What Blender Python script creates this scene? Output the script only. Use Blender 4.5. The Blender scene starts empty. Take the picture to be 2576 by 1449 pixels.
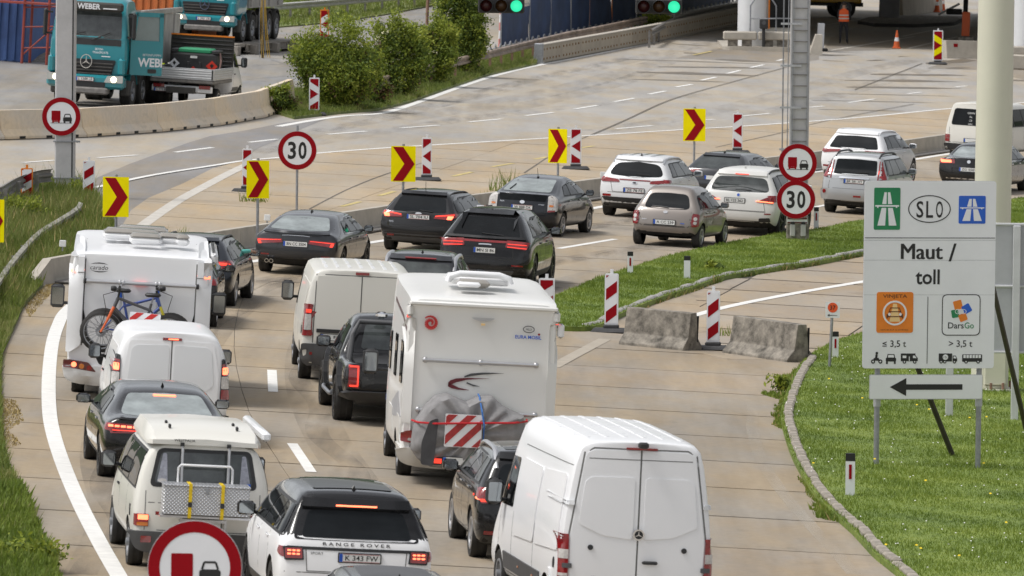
import bpy, bmesh, math, random
import numpy as np
from mathutils import Vector, Matrix
from mathutils.bvhtree import BVHTree
random.seed(7)
R = math.radians
scene = bpy.context.scene
COL = scene.collection

# ------------------------------------------------------------------ camera
FPX, CX, CY, CAMH, HORIZ = 21000.0, 1288.0, 724.5, 10.6, 523.0
PITCH = math.atan((CY + HORIZ) / FPX)
ROLL = 0.011
cam_data = bpy.data.cameras.new('camera')
cam_data.sensor_width = 36.0
cam_data.lens = 36.0 * FPX / 2576.0
cam_data.clip_start, cam_data.clip_end = 1.0, 6000.0
cam_data.dof.use_dof = True
cam_data.dof.focus_distance = 160.0
cam_data.dof.aperture_fstop = 9.0
cam = bpy.data.objects.new('camera', cam_data)
COL.objects.link(cam)
CAMR = Matrix.Rotation(R(90) - PITCH, 3, 'X') @ Matrix.Rotation(ROLL, 3, 'Z')
cam.matrix_world = Matrix.Translation((0, 0, CAMH)) @ CAMR.to_4x4()
scene.camera = cam

# ------------------------------------------------------------------ sky, sun, exposure
SUN_EL, SUN_AZ = R(60), R(255)           # azimuth measured clockwise from +Y
world = bpy.data.worlds.new('World')
scene.world = world
world.use_nodes = True
nt = world.node_tree
sky = nt.nodes.new('ShaderNodeTexSky')
sky.sky_type = 'NISHITA'
sky.sun_disc = False
sky.sun_elevation = SUN_EL
sky.sun_rotation = SUN_AZ
sky.air_density, sky.dust_density, sky.ozone_density = 1.0, 3.0, 1.0
hs = nt.nodes.new('ShaderNodeHueSaturation')
hs.inputs['Saturation'].default_value = 0.22
hs.inputs['Value'].default_value = 1.0
bg = nt.nodes['Background']
nt.links.new(sky.outputs[0], hs.inputs['Color'])
tcw = nt.nodes.new('ShaderNodeTexCoord')
mpw = nt.nodes.new('ShaderNodeMapping'); mpw.inputs['Scale'].default_value = (1, 1, 2.2)
cl = nt.nodes.new('ShaderNodeTexNoise'); cl.inputs['Scale'].default_value = 2.6; cl.inputs['Detail'].default_value = 7; cl.inputs['Roughness'].default_value = .55
crw = nt.nodes.new('ShaderNodeMapRange'); crw.inputs['From Min'].default_value, crw.inputs['From Max'].default_value = .36, .66
crw.inputs['To Min'].default_value, crw.inputs['To Max'].default_value = .62, 1.5
vmw = nt.nodes.new('ShaderNodeVectorMath'); vmw.operation = 'SCALE'
nt.links.new(tcw.outputs['Generated'], mpw.inputs[0]); nt.links.new(mpw.outputs[0], cl.inputs['Vector']); nt.links.new(cl.outputs['Fac'], crw.inputs['Value'])
nt.links.new(hs.outputs[0], vmw.inputs[0]); nt.links.new(crw.outputs[0], vmw.inputs['Scale'])
nt.links.new(vmw.outputs[0], bg.inputs[0])
bg.inputs[1].default_value = 0.11
sun_data = bpy.data.lights.new('sun', 'SUN')
sun_data.energy = 1.5
sun_data.angle = R(14)
sun_data.color = (1.0, 0.965, 0.92)
sun = bpy.data.objects.new('sun', sun_data)
COL.objects.link(sun)
sd = Vector((math.sin(SUN_AZ) * math.cos(SUN_EL), math.cos(SUN_AZ) * math.cos(SUN_EL), math.sin(SUN_EL)))
sun.rotation_euler = sd.to_track_quat('Z', 'Y').to_euler()
scene.view_settings.view_transform = 'Standard'
scene.view_settings.look = 'None'
scene.view_settings.gamma = 1.0
scene.view_settings.use_curve_mapping = False
scene.view_settings.exposure = 0.52
scene.render.engine = 'CYCLES'
scene.cycles.max_bounces = 6
scene.cycles.use_denoising = True

# ------------------------------------------------------------------ terrain and pixel -> ground
def gk(y):
 t = min(1.0, max(0.0, (y - 290.0) / 110.0))
 return 0.045 - 0.025 * t * t * (3 - 2 * t)
def gz(x, y):
 return -gk(y) * max(-60.0, min(60.0, x))
def ray(u, v):
 return CAMR @ Vector(((u - CX) / FPX, -(v - CY) / FPX, -1.0))
def G(u, v, h=0.0):
 """the place on the ground (h metres above it) seen at photo position (u, v)"""
 d = ray(u, v)
 z = 0.0
 for _ in range(25):
  t = (z + h - CAMH) / d.z
  z = gz(d.x * t, d.y * t)
 t = (z + h - CAMH) / d.z
 return Vector((d.x * t, d.y * t, z))
def scale_at(p):
 return FPX / p.y
def tilt_at(p):
 n = Vector((gk(p.y), 0, 1)).normalized()
 return Vector((0, 0, 1)).rotation_difference(n).to_matrix().to_4x4()
def place(o, p, deg=0.0, tilt=True):
 """stand a thing at p, turned clockwise by deg"""
 m = Matrix.Translation(p)
 if tilt:
  m = m @ tilt_at(p)
 o.matrix_world = m @ Matrix.Rotation(-R(deg), 4, 'Z')

# ------------------------------------------------------------------ materials
MATS = {}
def new_mat(name):
 m = bpy.data.materials.new(name)
 m.use_nodes = True
 n = m.node_tree
 return m, n, n.nodes['Principled BSDF']
def mat(name, col, rough=0.5, metal=0.0, coat=0.0, var=0.08, scale=3.0, ior=1.5, emit=None, estr=0.0, bump=0.0, spec=0.5):
 if name in MATS:
  return MATS[name]
 m, n, b = new_mat(name)
 b.inputs['Roughness'].default_value = rough
 b.inputs['Metallic'].default_value = metal
 b.inputs['Coat Weight'].default_value = coat
 b.inputs['Coat Roughness'].default_value = 0.03
 b.inputs['IOR'].default_value = ior
 b.inputs['Specular IOR Level'].default_value = spec
 tc = n.nodes.new('ShaderNodeTexCoord')
 nz = n.nodes.new('ShaderNodeTexNoise')
 nz.inputs['Scale'].default_value = scale
 nz.inputs['Detail'].default_value = 5
 nz.inputs['Roughness'].default_value = 0.65
 n.links.new(tc.outputs['Object'], nz.inputs['Vector'])
 rp = n.nodes.new('ShaderNodeValToRGB')
 rp.color_ramp.elements[0].position, rp.color_ramp.elements[1].position = 0.3, 0.7
 rp.color_ramp.elements[0].color = (*[c * (1 - var) for c in col], 1)
 rp.color_ramp.elements[1].color = (*[min(1, c * (1 + var)) for c in col], 1)
 n.links.new(nz.outputs['Fac'], rp.inputs[0])
 n.links.new(rp.outputs[0], b.inputs['Base Color'])
 if bump:
  bp = n.nodes.new('ShaderNodeBump')
  bp.inputs['Strength'].default_value = bump
  bp.inputs['Distance'].default_value = 0.02
  n.links.new(nz.outputs['Fac'], bp.inputs['Height'])
  n.links.new(bp.outputs[0], b.inputs['Normal'])
 if emit:
  b.inputs['Emission Color'].default_value = (*emit, 1)
  b.inputs['Emission Strength'].default_value = estr
 MATS[name] = m
 return m
def paint(name, col, metal=0.0, rough=0.35, var=0.04):
 """car paint with clear coat and a film of road dust on the lower body"""
 key = 'paint_' + name
 if key in MATS:
  return MATS[key]
 m, n, b = new_mat(key)
 b.inputs['Metallic'].default_value = metal
 b.inputs['Coat Weight'].default_value = 1.0
 b.inputs['Coat Roughness'].default_value = 0.04
 b.inputs['Coat IOR'].default_value = 1.4
 if min(col) > .45: b.inputs['Coat Weight'].default_value = .35; b.inputs['Specular IOR Level'].default_value = .3
 if max(col) < .1: b.inputs['Specular IOR Level'].default_value = .12
 tc = n.nodes.new('ShaderNodeTexCoord')
 nz = n.nodes.new('ShaderNodeTexNoise')
 nz.inputs['Scale'].default_value = 2.2
 nz.inputs['Detail'].default_value = 6
 n.links.new(tc.outputs['Object'], nz.inputs['Vector'])
 sx = n.nodes.new('ShaderNodeSeparateXYZ')
 n.links.new(tc.outputs['Object'], sx.inputs[0])
 mr = n.nodes.new('ShaderNodeMapRange')
 mr.inputs['From Min'].default_value, mr.inputs['From Max'].default_value = 0.85, 0.2
 mr.inputs['To Min'].default_value, mr.inputs['To Max'].default_value = 0.0, (0.07 if max(col) < .1 else 0.40)
 n.links.new(sx.outputs[2], mr.inputs['Value'])
 mu = n.nodes.new('ShaderNodeMath'); mu.operation = 'MULTIPLY'
 n.links.new(mr.outputs[0], mu.inputs[0]); n.links.new(nz.outputs['Fac'], mu.inputs[1])
 mx = n.nodes.new('ShaderNodeMix'); mx.data_type = 'RGBA'
 mx.inputs['A'].default_value = (*col, 1)
 mx.inputs['B'].default_value = (0.20, 0.175, 0.14, 1)
 n.links.new(mu.outputs[0], mx.inputs['Factor'])
 n.links.new(mx.outputs['Result'], b.inputs['Base Color'])
 ad = n.nodes.new('ShaderNodeMath'); ad.operation = 'MULTIPLY_ADD'
 n.links.new(nz.outputs['Fac'], ad.inputs[0]); ad.inputs[1].default_value = 0.25; ad.inputs[2].default_value = rough - 0.1
 n.links.new(ad.outputs[0], b.inputs['Roughness'])
 MATS[key] = m
 return m

GLASS = mat('dark_glass', (0.012, 0.014, 0.016), 0.03, ior=1.45, var=0.3, scale=1.2, spec=.15)
SKYGL = mat('sky_tone_rear_glass', (0.27, 0.30, 0.30), 0.06, ior=1.6, var=0.35, scale=1.6)  # pale base colour stands for sky reflection and daylight in the rear glass
TINT = mat('tinted_glass', (0.006, 0.007, 0.008), 0.03, ior=1.4, var=0.3, spec=.22)
SCREEN = mat('windscreen_glass', (0.05, 0.057, 0.057), 0.04, ior=1.6, var=0.5, scale=2.5)
PLASTIC = mat('black_plastic', (0.022, 0.022, 0.023), 0.5, var=0.2)
GREYPL = mat('grey_plastic', (0.075, 0.076, 0.08), 0.55, var=0.12)
UNDER = mat('underbody', (0.012, 0.012, 0.012), 0.9)
RUBBER = mat('tyre_rubber', (0.022, 0.021, 0.02), 0.75, var=0.3, scale=8)
ALLOY = mat('alloy', (0.55, 0.55, 0.56), 0.3, metal=0.8)
DARKALLOY = mat('dark_alloy', (0.03, 0.03, 0.032), 0.35, metal=0.5)
CHROME = mat('chrome', (0.75, 0.75, 0.76), 0.12, metal=1.0)
SEAM = mat('panel_gap', (0.02, 0.02, 0.02), 0.8)
GAPGREY = mat('panel_gap_pale', (0.16, 0.16, 0.155), 0.8)
REDLENS = mat('red_lens', (0.22, 0.008, 0.010), 0.12, coat=1.0, var=0.35, scale=14)
REDLIT = mat('red_lens_lit', (0.8, 0.05, 0.03), 0.2, emit=(1.0, 0.055, 0.03), estr=0.8)
REDHOT = mat('brake_lamp', (0.9, 0.2, 0.1), 0.2, emit=(1.0, 0.16, 0.07), estr=2.4)
CLEARLENS = mat('clear_lens', (0.5, 0.48, 0.46), 0.12, coat=1.0, var=0.25, scale=20)
AMBERLENS = mat('amber_lens', (0.55, 0.16, 0.02), 0.15, coat=1.0)
PLATEW = mat('plate_white', (0.68, 0.69, 0.68), 0.4)
EUBLUE = mat('euro_blue', (0.01, 0.08, 0.45), 0.4)
INK = mat('black_ink', (0.012, 0.012, 0.012), 0.5)
SIGNW = mat('sign_white', (0.73, 0.74, 0.76), 0.55, var=0.035, scale=1.5, spec=.25)
SIGNR = mat('sign_red', (0.27, 0.001, 0.006), 0.6, var=0.06, spec=.15)
SIGNY = mat('sign_yellow', (0.86, 0.74, 0.0), 0.6, var=0.05, spec=.1)
SIGNB = mat('sign_blue', (0.012, 0.10, 0.52), 0.42)
SIGNG = mat('sign_green', (0.012, 0.20, 0.075), 0.42)
SIGNO = mat('sign_orange', (0.72, 0.20, 0.012), 0.42)
CREAMY = mat('pale_print', (0.80, 0.55, 0.25), 0.5)
STEEL = mat('galvanised_steel', (0.30, 0.31, 0.33), 0.42, metal=0.55, var=0.18, scale=9)
STEELD = mat('weathered_steel', (0.20, 0.19, 0.18), 0.6, metal=0.3, var=0.3, scale=5)
ALUBACK = mat('aluminium_back', (0.42, 0.43, 0.45), 0.5, metal=0.3, var=0.06)
RUST = mat('rusty_steel', (0.22, 0.13, 0.09), 0.75, var=0.4, scale=3)
WOODD = mat('dark_timber', (0.05, 0.042, 0.038), 0.8, var=0.25)
MIRROR = mat('mirror_glass', (0.35, 0.38, 0.4), 0.05, metal=0.9)

# ------------------------------------------------------------------ mesh helpers
def link(o, parent=None):
 COL.objects.link(o)
 if parent is not None:
  o.parent = parent
 return o
def tag(o, label=None, cat=None, group=None, kind=None):
 if label: o['label'] = label
 if cat: o['category'] = cat
 if group: o['group'] = group
 if kind: o['kind'] = kind
 return o
def empty(name, label=None, cat=None, group=None):
 o = bpy.data.objects.new(name, None)
 o.empty_display_size = 0.3
 link(o)
 return tag(o, label, cat, group)
def mesh_obj(name, me, parent=None):
 return link(bpy.data.objects.new(name, me), parent)

class MB:
 """collects pieces and links them as one mesh object"""
 def __init__(s):
  s.v, s.f, s.m, s.mats = [], [], [], []
 def mi(s, m):
  if m not in s.mats:
   s.mats.append(m)
  return s.mats.index(m)
 def add(s, vs, fs, m):
  b = len(s.v); k = s.mi(m)
  s.v.extend([tuple(q) for q in vs])
  for f in fs:
   s.f.append(tuple(b + i for i in f)); s.m.append(k)
  return s
 def box(s, c, d, m, rot=None, bev=0.0, taper=1.0):
  x, y, z = d[0] / 2, d[1] / 2, d[2] / 2
  if bev <= 0:
   vs = [Vector((sx * x * (taper if sz > 0 else 1), sy * y * (taper if sz > 0 else 1), sz * z)) for sz in (-1, 1) for sy in (-1, 1) for sx in (-1, 1)]
   fs = [(0, 2, 3, 1), (4, 5, 7, 6), (0, 1, 5, 4), (2, 6, 7, 3), (0, 4, 6, 2), (1, 3, 7, 5)]
  else:
   b = min(bev, x * .95, y * .95, z * .95)
   vs, fs = [], []
   lay = [(-z, b), (-z + b, 0), (z - b, 0), (z, b)]
   for zz, ins in lay:
    t = taper if zz > 0 else 1
    X, Y = (x - ins) * t, (y - ins) * t
    for px, py in ((X - b, Y), (X, Y - b), (X, -Y + b), (X - b, -Y), (-X + b, -Y), (-X, -Y + b), (-X, Y - b), (-X + b, Y)):
     vs.append(Vector((px, py, zz)))
   for l in range(3):
    for i in range(8):
     j = (i + 1) % 8
     fs.append((l * 8 + j, l * 8 + i, l * 8 + 8 + i, l * 8 + 8 + j))
   fs.append(tuple(range(8))); fs.append(tuple(range(31, 23, -1)))
  M = rot if rot is not None else Matrix.Identity(3)
  c = Vector(c)
  return s.add([M @ q + c for q in vs], fs, m)
 def cyl(s, p0, p1, r0, m, r1=None, n=10, caps=True):
  p0, p1 = Vector(p0), Vector(p1)
  r1 = r0 if r1 is None else r1
  q = (p1 - p0).to_track_quat('Z', 'Y').to_matrix()
  vs = []
  for p, r in ((p0, r0), (p1, r1)):
   for i in range(n):
    a = 2 * math.pi * i / n
    vs.append(p + q @ Vector((r * math.cos(a), r * math.sin(a), 0)))
  fs = [(i, (i + 1) % n, n + (i + 1) % n, n + i) for i in range(n)]
  if caps:
   fs += [tuple(range(n - 1, -1, -1)), tuple(range(n, 2 * n))]
  return s.add(vs, fs, m)
 def tube(s, path, r, m, n=6, closed=False):
  path = [Vector(p) for p in path]
  vs, fs, L = [], [], len(path)
  for i, p in enumerate(path):
   a = path[(i - 1) % L] if (closed or i > 0) else p
   b = path[(i + 1) % L] if (closed or i < L - 1) else p
   q = (b - a).to_track_quat('Z', 'Y').to_matrix()
   for k in range(n):
    t = 2 * math.pi * k / n
    vs.append(p + q @ Vector((r * math.cos(t), r * math.sin(t), 0)))
  for i in range(L if closed else L - 1):
   j = (i + 1) % L
   for k in range(n):
    l = (k + 1) % n
    fs.append((i * n + k, i * n + l, j * n + l, j * n + k))
  if not closed:
   fs += [tuple(range(n - 1, -1, -1)), tuple(range((L - 1) * n, L * n))]
  return s.add(vs, fs, m)
 def lathe(s, prof, M, m, n=24, closed=False):
  """prof: (radius, height) pairs turned about the Z axis of M"""
  vs, fs, L = [], [], len(prof)
  for i in range(n):
   a = 2 * math.pi * i / n
   for r, h in prof:
    vs.append(M @ Vector((r * math.cos(a), r * math.sin(a), h)))
  for i in range(n):
   j = (i + 1) % n
   for k in range(L if closed else L - 1):
    l = (k + 1) % L
    fs.append((i * L + k, j * L + k, j * L + l, i * L + l))
  return s.add(vs, fs, m)
 def prism(s, poly, M, h0, h1, m):
  """poly in the XY plane of M, extruded along its Z"""
  n = len(poly)
  ar = sum(poly[i][0] * poly[(i + 1) % n][1] - poly[(i + 1) % n][0] * poly[i][1] for i in range(n))
  if ar < 0:
   poly = list(reversed(poly))
  if h1 < h0:
   h0, h1 = h1, h0
  vs = [M @ Vector((x, y, h)) for h in (h0, h1) for x, y in poly]
  fs = [tuple(range(n - 1, -1, -1)), tuple(range(n, 2 * n))]
  fs += [(i, (i + 1) % n, n + (i + 1) % n, n + i) for i in range(n)]
  return s.add(vs, fs, m)
 def build(s, name, parent=None, smooth=0, bevel=0.0):
  me = bpy.data.meshes.new(name)
  me.from_pydata(s.v, [], s.f)
  for m in s.mats:
   me.materials.append(m)
  me.polygons.foreach_set('material_index', s.m)
  if smooth:
   me.polygons.foreach_set('use_smooth', [True] * len(me.polygons))
   me.set_sharp_from_angle(angle=R(smooth))
  me.update()
  o = mesh_obj(name, me, parent)
  if bevel:
   b = o.modifiers.new('bevel', 'BEVEL'); b.width = bevel; b.segments = 2; b.limit_method = 'ANGLE'
  return o

XZ = Matrix(((1, 0, 0, 0), (0, 0, -1, 0), (0, 1, 0, 0), (0, 0, 0, 1)))   # flat XY drawing stood up, facing -Y
def up_at(x=0, y=0, z=0):
 return Matrix.Translation((x, y, z)) @ XZ
def rpoly(pts, r, n=4):
 """round the corners of a polygon"""
 out, L = [], len(pts)
 for i in range(L):
  a, b, c = Vector(pts[i - 1]), Vector(pts[i]), Vector(pts[(i + 1) % L])
  ri = r[i] if isinstance(r, (list, tuple)) else r
  d1, d2 = (a - b), (c - b)
  k = min(ri, d1.length * .49, d2.length * .49)
  if k < 1e-4:
   out.append((b.x, b.y)); continue
  p, q = b + d1.normalized() * k, b + d2.normalized() * k
  for j in range(n + 1):
   t = j / n
   w = p * (1 - t) ** 2 + b * 2 * t * (1 - t) + q * t * t
   out.append((w.x, w.y))
 return out
def rect(cx, cy, w, h, r=0.0, n=4):
 p = [(cx - w / 2, cy - h / 2), (cx + w / 2, cy - h / 2), (cx + w / 2, cy + h / 2), (cx - w / 2, cy + h / 2)]
 return rpoly(p, r, n) if r else p
def ell(cx, cy, rx, ry, n=24, a0=0, a1=360):
 return [(cx + rx * math.cos(R(a0 + (a1 - a0) * i / n)), cy + ry * math.sin(R(a0 + (a1 - a0) * i / n))) for i in range(n if a1 - a0 == 360 else n + 1)]
def ring_prism(mb, cx, cy, rx, ry, t, M, h0, h1, m, n=32):
 for i in range(n):
  a, b = 2 * math.pi * i / n, 2 * math.pi * (i + 1) / n
  q = [(cx + (rx - k) * math.cos(g), cy + (ry - k) * math.sin(g)) for g, k in ((a, 0), (b, 0), (b, t), (a, t))]
  mb.prism(q, M, h0, h1, m)
def clip_half(poly, nx, ny, c):
 """keep nx*x+ny*y<=c"""
 out = []
 for i in range(len(poly)):
  a, b = poly[i], poly[(i + 1) % len(poly)]
  da, db = nx * a[0] + ny * a[1] - c, nx * b[0] + ny * b[1] - c
  if da <= 0: out.append(a)
  if da * db < 0:
   t = da / (da - db)
   out.append((a[0] + t * (b[0] - a[0]), a[1] + t * (b[1] - a[1])))
 return out

# a side scene in which modifiers and text are evaluated
TMP = bpy.data.scenes.new('workbench')
def evaluated(objs, main):
 for o in objs:
  TMP.collection.objects.link(o)
 vl = TMP.view_layers[0]
 vl.update()
 dg = vl.depsgraph
 dg.update()
 me = bpy.data.meshes.new_from_object(main.evaluated_get(dg))
 for o in objs:
  TMP.collection.objects.unlink(o)
  bpy.data.objects.remove(o)
 return me
TEXTS = {}
def text_mesh(s, bold=0.0, spacing=1.0):
 k = (s, bold, spacing)
 if k not in TEXTS:
  c = bpy.data.curves.new('lettering', 'FONT')
  c.body = s; c.size = 1.0; c.align_x = 'CENTER'; c.align_y = 'CENTER'
  c.offset = bold; c.extrude = 0.0; c.resolution_u = 3; c.space_character = spacing
  o = bpy.data.objects.new('lettering', c)
  me = evaluated([o], o)
  n = len(me.vertices)
  co = np.zeros(n * 3); me.vertices.foreach_get('co', co); co = co.reshape(-1, 3)
  lo, hi = co.min(0), co.max(0)
  co -= (lo + hi) / 2
  TEXTS[k] = (co / (hi[1] - lo[1]), [tuple(p.vertices) for p in me.polygons])
  bpy.data.meshes.remove(me)
 return TEXTS[k]
def add_text(mb, s, M, cx, cy, h, m, sx=1.0, w=None, bold=0.0, lift=0.002, spacing=1.0, shear=0.0):
 """flat lettering of cap height h centred at (cx, cy) in the XY plane of M; w fits the total width"""
 co, fs = text_mesh(s, bold, spacing)
 k = sx * h
 if w:
  k = w / (co[:, 0].max() - co[:, 0].min())
 vs = [M @ Vector((cx + p[0] * k + p[1] * h * shear, cy + p[1] * h, lift)) for p in co]
 return mb.add(vs, fs, m)
# ------------------------------------------------------------------ ground, roads, markings, grass
from mathutils.geometry import tessellate_polygon
def wpath(uv, step=None, smooth=True):
 """photo positions on the ground -> a smooth, evenly sampled (x, y) path"""
 P = [G(*p) for p in uv]
 P = [(p.x, p.y) for p in P]
 out = []
 for i in range(len(P) - 1):
  p0, p1, p2, p3 = P[max(0, i - 1)], P[i], P[i + 1], P[min(len(P) - 1, i + 2)]
  for k in range(12):
   t = k / 12
   if smooth:
    q = [0.5 * (2 * p1[j] + (p2[j] - p0[j]) * t + (2 * p0[j] - 5 * p1[j] + 4 * p2[j] - p3[j]) * t * t + (3 * p1[j] - p0[j] - 3 * p2[j] + p3[j]) * t ** 3) for j in (0, 1)]
   else:
    q = [p1[j] + (p2[j] - p1[j]) * t for j in (0, 1)]
   out.append(tuple(q))
 out.append(P[-1])
 if step:
  res, acc = [out[0]], 0.0
  for a, b in zip(out[:-1], out[1:]):
   d = math.hypot(b[0] - a[0], b[1] - a[1])
   while acc + d >= step:
    t = (step - acc) / d
    a = (a[0] + (b[0] - a[0]) * t, a[1] + (b[1] - a[1]) * t)
    res.append(a); d = math.hypot(b[0] - a[0], b[1] - a[1]); acc = 0.0
   acc += d
  return res
 return out
def gp(x, y, h=0.0):
 return Vector((x, y, gz(x, y) + h))
def drape(poly, off, m, mb, cell=6.0):
 """a filled ground sheet following the terrain"""
 tri = tessellate_polygon([[Vector((x, y, 0)) for x, y in poly]])
 bm = bmesh.new()
 vs = [bm.verts.new((x, y, 0)) for x, y in poly]
 for t in tri:
  try: bm.faces.new([vs[i] for i in t])
  except ValueError: pass
 for _ in range(6):
  es = [e for e in bm.edges if e.calc_length() > cell]
  if not es: break
  bmesh.ops.subdivide_edges(bm, edges=es, cuts=1)
 bmesh.ops.triangulate(bm, faces=bm.faces)
 bm.verts.index_update()
 V, F = [], []
 for v in bm.verts: V.append(gp(v.co.x, v.co.y, off))
 for f in bm.faces:
  i = [v.index for v in f.verts]
  a, b, c = (bm.verts[k].co if False else f.verts[n].co for n, k in enumerate(i))
  F.append(i if (b - a).cross(c - a).z > 0 else i[::-1])
 bm.free()
 mb.add(V, F, m)
def sheet(name, uv, off, m, kind='structure', smooth=False, xy=None, cell=6.0, parent=None):
 poly = xy or (wpath(list(uv) + [uv[0]])[:-1] if smooth else [(p.x, p.y) for p in (G(*q) for q in uv)])
 mb = MB(); drape(poly, off, m, mb, cell)
 o = mb.build(name, parent)
 o['kind'] = kind
 return o
def ribbon(mb, path, w, off, m, w2=None):
 """a painted line along an (x, y) path; w across the line"""
 n = len(path); V, F = [], []
 for i, p in enumerate(path):
  a, b = path[max(0, i - 1)], path[min(n - 1, i + 1)]
  d = Vector((b[0] - a[0], b[1] - a[1])).normalized()
  for s in (1, -1):
   V.append(gp(p[0] - d.y * w / 2 * s, p[1] + d.x * w / 2 * s, off))
 for i in range(n - 1):
  F.append((2 * i + 1, 2 * i + 3, 2 * i + 2, 2 * i))
 mb.add(V, F, m)

def concrete(name, col, warm=0.0, streak=0.5, stain=0.5, rough=0.88):
 m, n, b = new_mat(name)
 b.inputs['Roughness'].default_value = rough
 b.inputs['Specular IOR Level'].default_value = .3
 tc = n.nodes.new('ShaderNodeTexCoord')
 def noise(scale, detail, sy=1.0, sx=1.0, rot=0.0):
  mp = n.nodes.new('ShaderNodeMapping'); mp.inputs['Scale'].default_value = (sx, sy, 1); mp.inputs['Rotation'].default_value = (0, 0, rot)
  n.links.new(tc.outputs['Object'], mp.inputs[0])
  t = n.nodes.new('ShaderNodeTexNoise'); t.inputs['Scale'].default_value = scale; t.inputs['Detail'].default_value = detail; t.inputs['Roughness'].default_value = .65
  n.links.new(mp.outputs[0], t.inputs['Vector'])
  return t.outputs['Fac']
 def ramp(src, a, b_, lo, hi):
  r = n.nodes.new('ShaderNodeMapRange')
  r.inputs['From Min'].default_value, r.inputs['From Max'].default_value, r.inputs['To Min'].default_value, r.inputs['To Max'].default_value = a, b_, lo, hi
  n.links.new(src, r.inputs['Value']); return r.outputs[0]
 def mul(a, b_):
  q = n.nodes.new('ShaderNodeMath'); q.operation = 'MULTIPLY'; n.links.new(a, q.inputs[0]); n.links.new(b_, q.inputs[1]); return q.outputs[0]
 big = ramp(noise(.22, 5, .35), .3, .7, .88, 1.1)
 stk = ramp(noise(1.1, 4, .06, 1.0), .3, .72, 1 + .06 * streak, 1 - .16 * streak)
 grain = ramp(noise(7, 6), .25, .75, .90, 1.09)
 spots = ramp(noise(1.6, 6, .35), .60, .78, 1, 1 - .38 * stain)
 fac = mul(mul(big, stk), mul(grain, spots))
 # fine surface relief lines across the travel direction, as brushed concrete shows
 mx = n.nodes.new('ShaderNodeMix'); mx.data_type = 'RGBA'; mx.blend_type = 'MIX'
 mx.inputs['A'].default_value = (*col, 1); mx.inputs['B'].default_value = (col[0] * 1.08, col[1] * .98, col[2] * .82, 1)
 n.links.new(ramp(noise(.5, 4, .3), .4, .62, 0, 1), mx.inputs['Factor'])
 vm = n.nodes.new('ShaderNodeVectorMath'); vm.operation = 'SCALE'
 n.links.new(mx.outputs['Result'], vm.inputs[0]); n.links.new(fac, vm.inputs['Scale'])
 n.links.new(vm.outputs[0], b.inputs['Base Color'])
 bp = n.nodes.new('ShaderNodeBump'); bp.inputs['Strength'].default_value = .25; bp.inputs['Distance'].default_value = .02
 n.links.new(noise(9, 6), bp.inputs['Height']); n.links.new(bp.outputs[0], b.inputs['Normal'])
 MATS[name] = m
 return m
PLAZA = concrete('plaza_concrete', (.36, .343, .32), streak=.7, stain=.35)
TAN = [concrete('tan_concrete_%d' % i, c, streak=.5, stain=.4) for i, c in enumerate(((.385, .325, .25), (.37, .315, .248), (.395, .335, .26)))]
RAMP = [concrete('ramp_concrete_%d' % i, c, streak=1.2, stain=.6) for i, c in enumerate(((.335, .29, .232), (.325, .285, .234), (.375, .318, .242), (.36, .308, .238), (.385, .325, .252)))]
LANE = [concrete('lane_concrete_%d' % i, c, streak=1.4, stain=.6) for i, c in enumerate(((.315, .275, .225), (.30, .266, .222), (.325, .28, .228)))]
WORN = [concrete('worn_concrete_%d' % i, c, streak=.3, stain=1.0) for i, c in enumerate(((.33, .285, .235), (.36, .31, .25)))]
ASPH = concrete('asphalt', (.245, .238, .236), streak=.9, stain=.3)
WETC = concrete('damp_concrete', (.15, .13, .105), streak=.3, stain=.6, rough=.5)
DIRT = mat('joint_dirt', (.075, .065, .052), .95, var=.4, scale=2)
MARKW = mat('road_paint', (.74, .73, .70), .7, var=.10, scale=5)
MARKO = mat('worn_road_paint', (.52, .49, .44), .8, var=.16, scale=4)
GHOST = mat('removed_marking', (.375, .33, .268), .85, var=.1, scale=3)
MARKYL = mat('faded_yellow_paint', (.52, .42, .17), .8, var=.25, scale=3)

# the ground itself, out to the horizon
def ground():
 xs = [-3000, -900, -300, -120] + [x for x in range(-60, 61, 5)] + [120, 300, 900, 3000]
 ys = [-200, 0, 50] + [y for y in range(80, 480, 4)] + [520, 600, 800, 1200, 2000, 5000]
 V = [gp(x, y, -.006) for y in ys for x in xs]
 n = len(xs)
 F = [(j * n + i, j * n + i + 1, (j + 1) * n + i + 1, (j + 1) * n + i) for j in range(len(ys) - 1) for i in range(n - 1)]
 mb = MB(); mb.add(V, F, PLAZA)
 o = mb.build('ground'); o['kind'] = 'structure'
ground()

LEFT_EDGE = [(150, 1560), (135, 1449), (107, 1375), (75, 1300), (42, 1221), (19, 1169), (5, 1109), (2, 960), (9, 890), (42, 815), (58, 778), (104, 726), (124, 706)]
KERB_R = [(2380, 1580), (2251, 1449), (2200, 1408), (2144, 1347), (2092, 1300), (2055, 1262), (2027, 1221), (1994, 1160), (1973, 1100), (1964, 1053), (1976, 1006), (1990, 970), (2008, 936), (2034, 905)]
ISLE_UP = [(1330, 800), (1405, 752), (1450, 735), (1500, 712), (1570, 690), (1700, 650), (1900, 608), (2060, 585), (2160, 565), (2350, 537), (2640, 497)]
ISLE_LOW = [(2640, 566), (2400, 605), (2160, 648), (2060, 668), (1950, 685), (1830, 705), (1740, 735), (1650, 765), (1565, 800), (1500, 832), (1405, 834), (1330, 826)]
BARRIER = [(118, 714), (167, 701), (300, 680), (430, 657), (610, 629), (644, 621), (908, 583), (956, 572), (1240, 535), (1505, 497), (1900, 445), (2294, 392), (2381, 378), (2640, 340)]

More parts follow.
